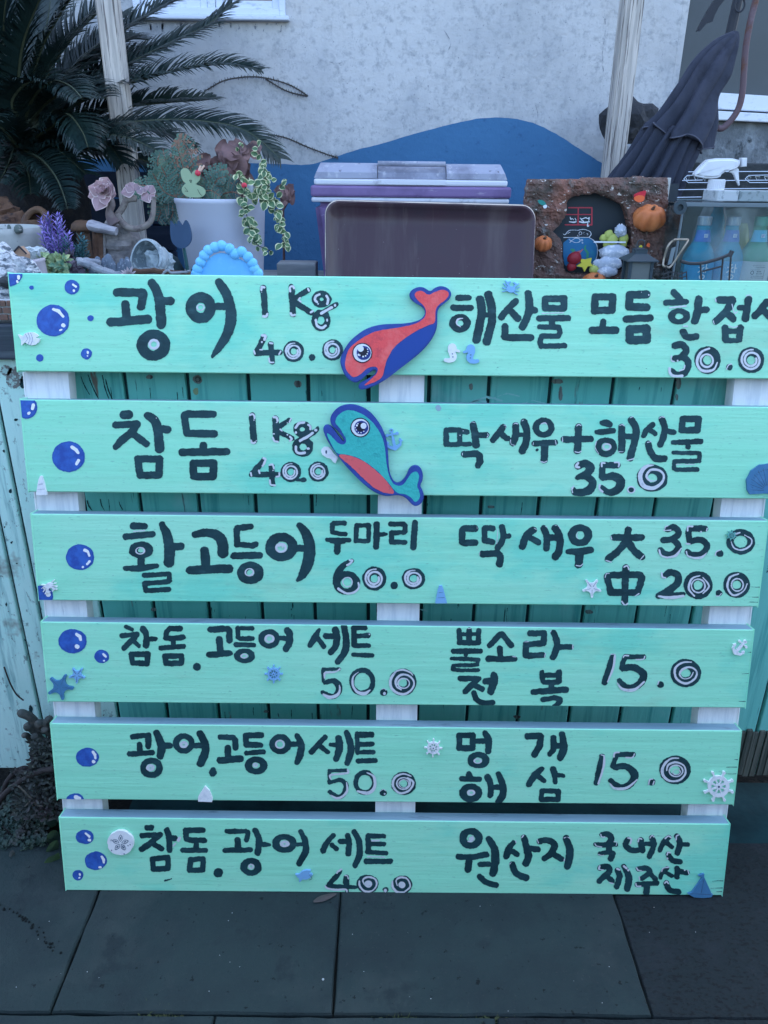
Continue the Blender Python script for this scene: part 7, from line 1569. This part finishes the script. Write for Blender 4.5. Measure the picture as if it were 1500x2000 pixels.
hoop('dry_twig','thin dark twig leaning on the pale planks above the finger cactus',[(8,1303),(20,1335),(32,1356),(46,1368)],lambda t:1.32,.0016,m_stem,'twig')
# broad green leaves beside the lowest board
bl2=thing('weed','broad toothed green weed leaves growing beside the lowest board','plant',G(95,1700,-.02))
def blade(name,pts,Y0,m,par):
    P_=smooth_poly(pts,1); mb=MB(); vs=[P(x,y,Y0+.0012*(x-pts[0][0])*.3) for x,y in P_]; c_=sum(vs,Vector())/len(vs)+Vector((0,-.004,0)); k=len(vs); mb.v=vs+[c_]; mb.f=[(i,(i+1)%k,k) for i in range(k)]; mb.m=[0]*k; return mb.build(name,m,par)
blade('leaf',[(76,1700),(84,1688),(92,1676),(100,1672),(108,1668),(116,1664),(118,1680),(112,1690),(104,1694),(96,1700),(86,1702)],1.13,m_dkleaf,bl2)
blade('leaf',[(80,1722),(86,1712),(96,1706),(108,1702),(120,1700),(124,1722),(118,1732),(104,1734),(92,1730)],1.11,m_dkleaf,bl2)
blade('leaf',[(88,1665),(95,1650),(105,1642),(114,1640),(116,1660),(104,1668)],1.16,m_dkleaf,bl2)
blade('leaf',[(86,1600),(94,1585),(106,1580),(114,1590),(112,1612),(96,1618)],1.21,m_dkleaf,bl2)
blade('leaf',[(88,1640),(96,1625),(108,1620),(116,1628),(114,1642),(98,1650)],1.18,m_dkleaf,bl2)
blade('leaf',[(17,1670),(22,1660),(29,1662),(28,1675),(22,1684),(16,1680)],1.15,m_fing,bl2)
# dry leaf under the sign and moss tufts in the front joint
m_dleaf=mat('dry_grey_leaf',(.075,.065,.06),.8)
mb=MB(); q=[G(x,y,.004) for x,y in smooth_poly([(608,1763),(622,1750),(648,1744),(660,1745),(645,1755),(628,1762)],1)]; c_=sum(q,Vector())/len(q)+Vector((0,0,.004)); mb.v=q+[c_]; mb.f=[(i,(i+1)%len(q),len(q)) for i in range(len(q))]; mb.m=[0]*len(q); mb.build('fallen_leaf',m_dleaf,label='dry grey leaf lying on the paving under the lowest board',cat='leaf')
m_moss=mat('moss_grass_green',(.06,.085,.035),.85,layers=[((.10,.11,.05),60,.5,.62)])
for (px,py,n,lab) in ((315,1985,150,'moss and grass tuft in the front paving joint, left one'),(948,1990,150,'moss and grass tuft in the front paving joint, middle one'),(785,1990,50,'tiny moss tuft in the front joint at the slab corner')):
    g=G(px,py,-.01); mb=MB()
    for i in range(n):
        a=R.uniform(0,6.28); q=g+Vector((R.gauss(0,.022),R.gauss(0,.007),0)); L=R.uniform(.006,.017); mb.leaf(q,(math.cos(a),math.sin(a)*.6,R.uniform(.4,1.5)),(math.sin(a),-.5,.6),L,.0016,n=2,curl=.4)
    for i in range(14): mb.blob(g+Vector((R.gauss(0,.02),R.gauss(0,.005),.0)),.004,1,amp=.4,seed=i)
    mb.build('moss_tuft',m_moss,label=lab,cat='moss',kind='stuff')
mb=MB(); mb.lathe(G(631,1913,.0015),[(.0019,0),(.0020,.0006),(.0011,.0007),(.0010,.0002)],16); mb.build('small_washer',mat('pale_washer',(.4,.42,.42),.5),label='tiny pale washer lying on the left paving slab',cat='washer')
mb=MB()
for i in range(26):
    g=G(R.uniform(30,1450),R.uniform(1765,1975),.0012); mb.blob(g,R.uniform(.0004,.0009),1,amp=.2,seed=i)
mb.build('white_grit',mat('white_grit',(.5,.52,.52),.6),label='scattered tiny white grit specks on the paving',cat='grit',kind='stuff')
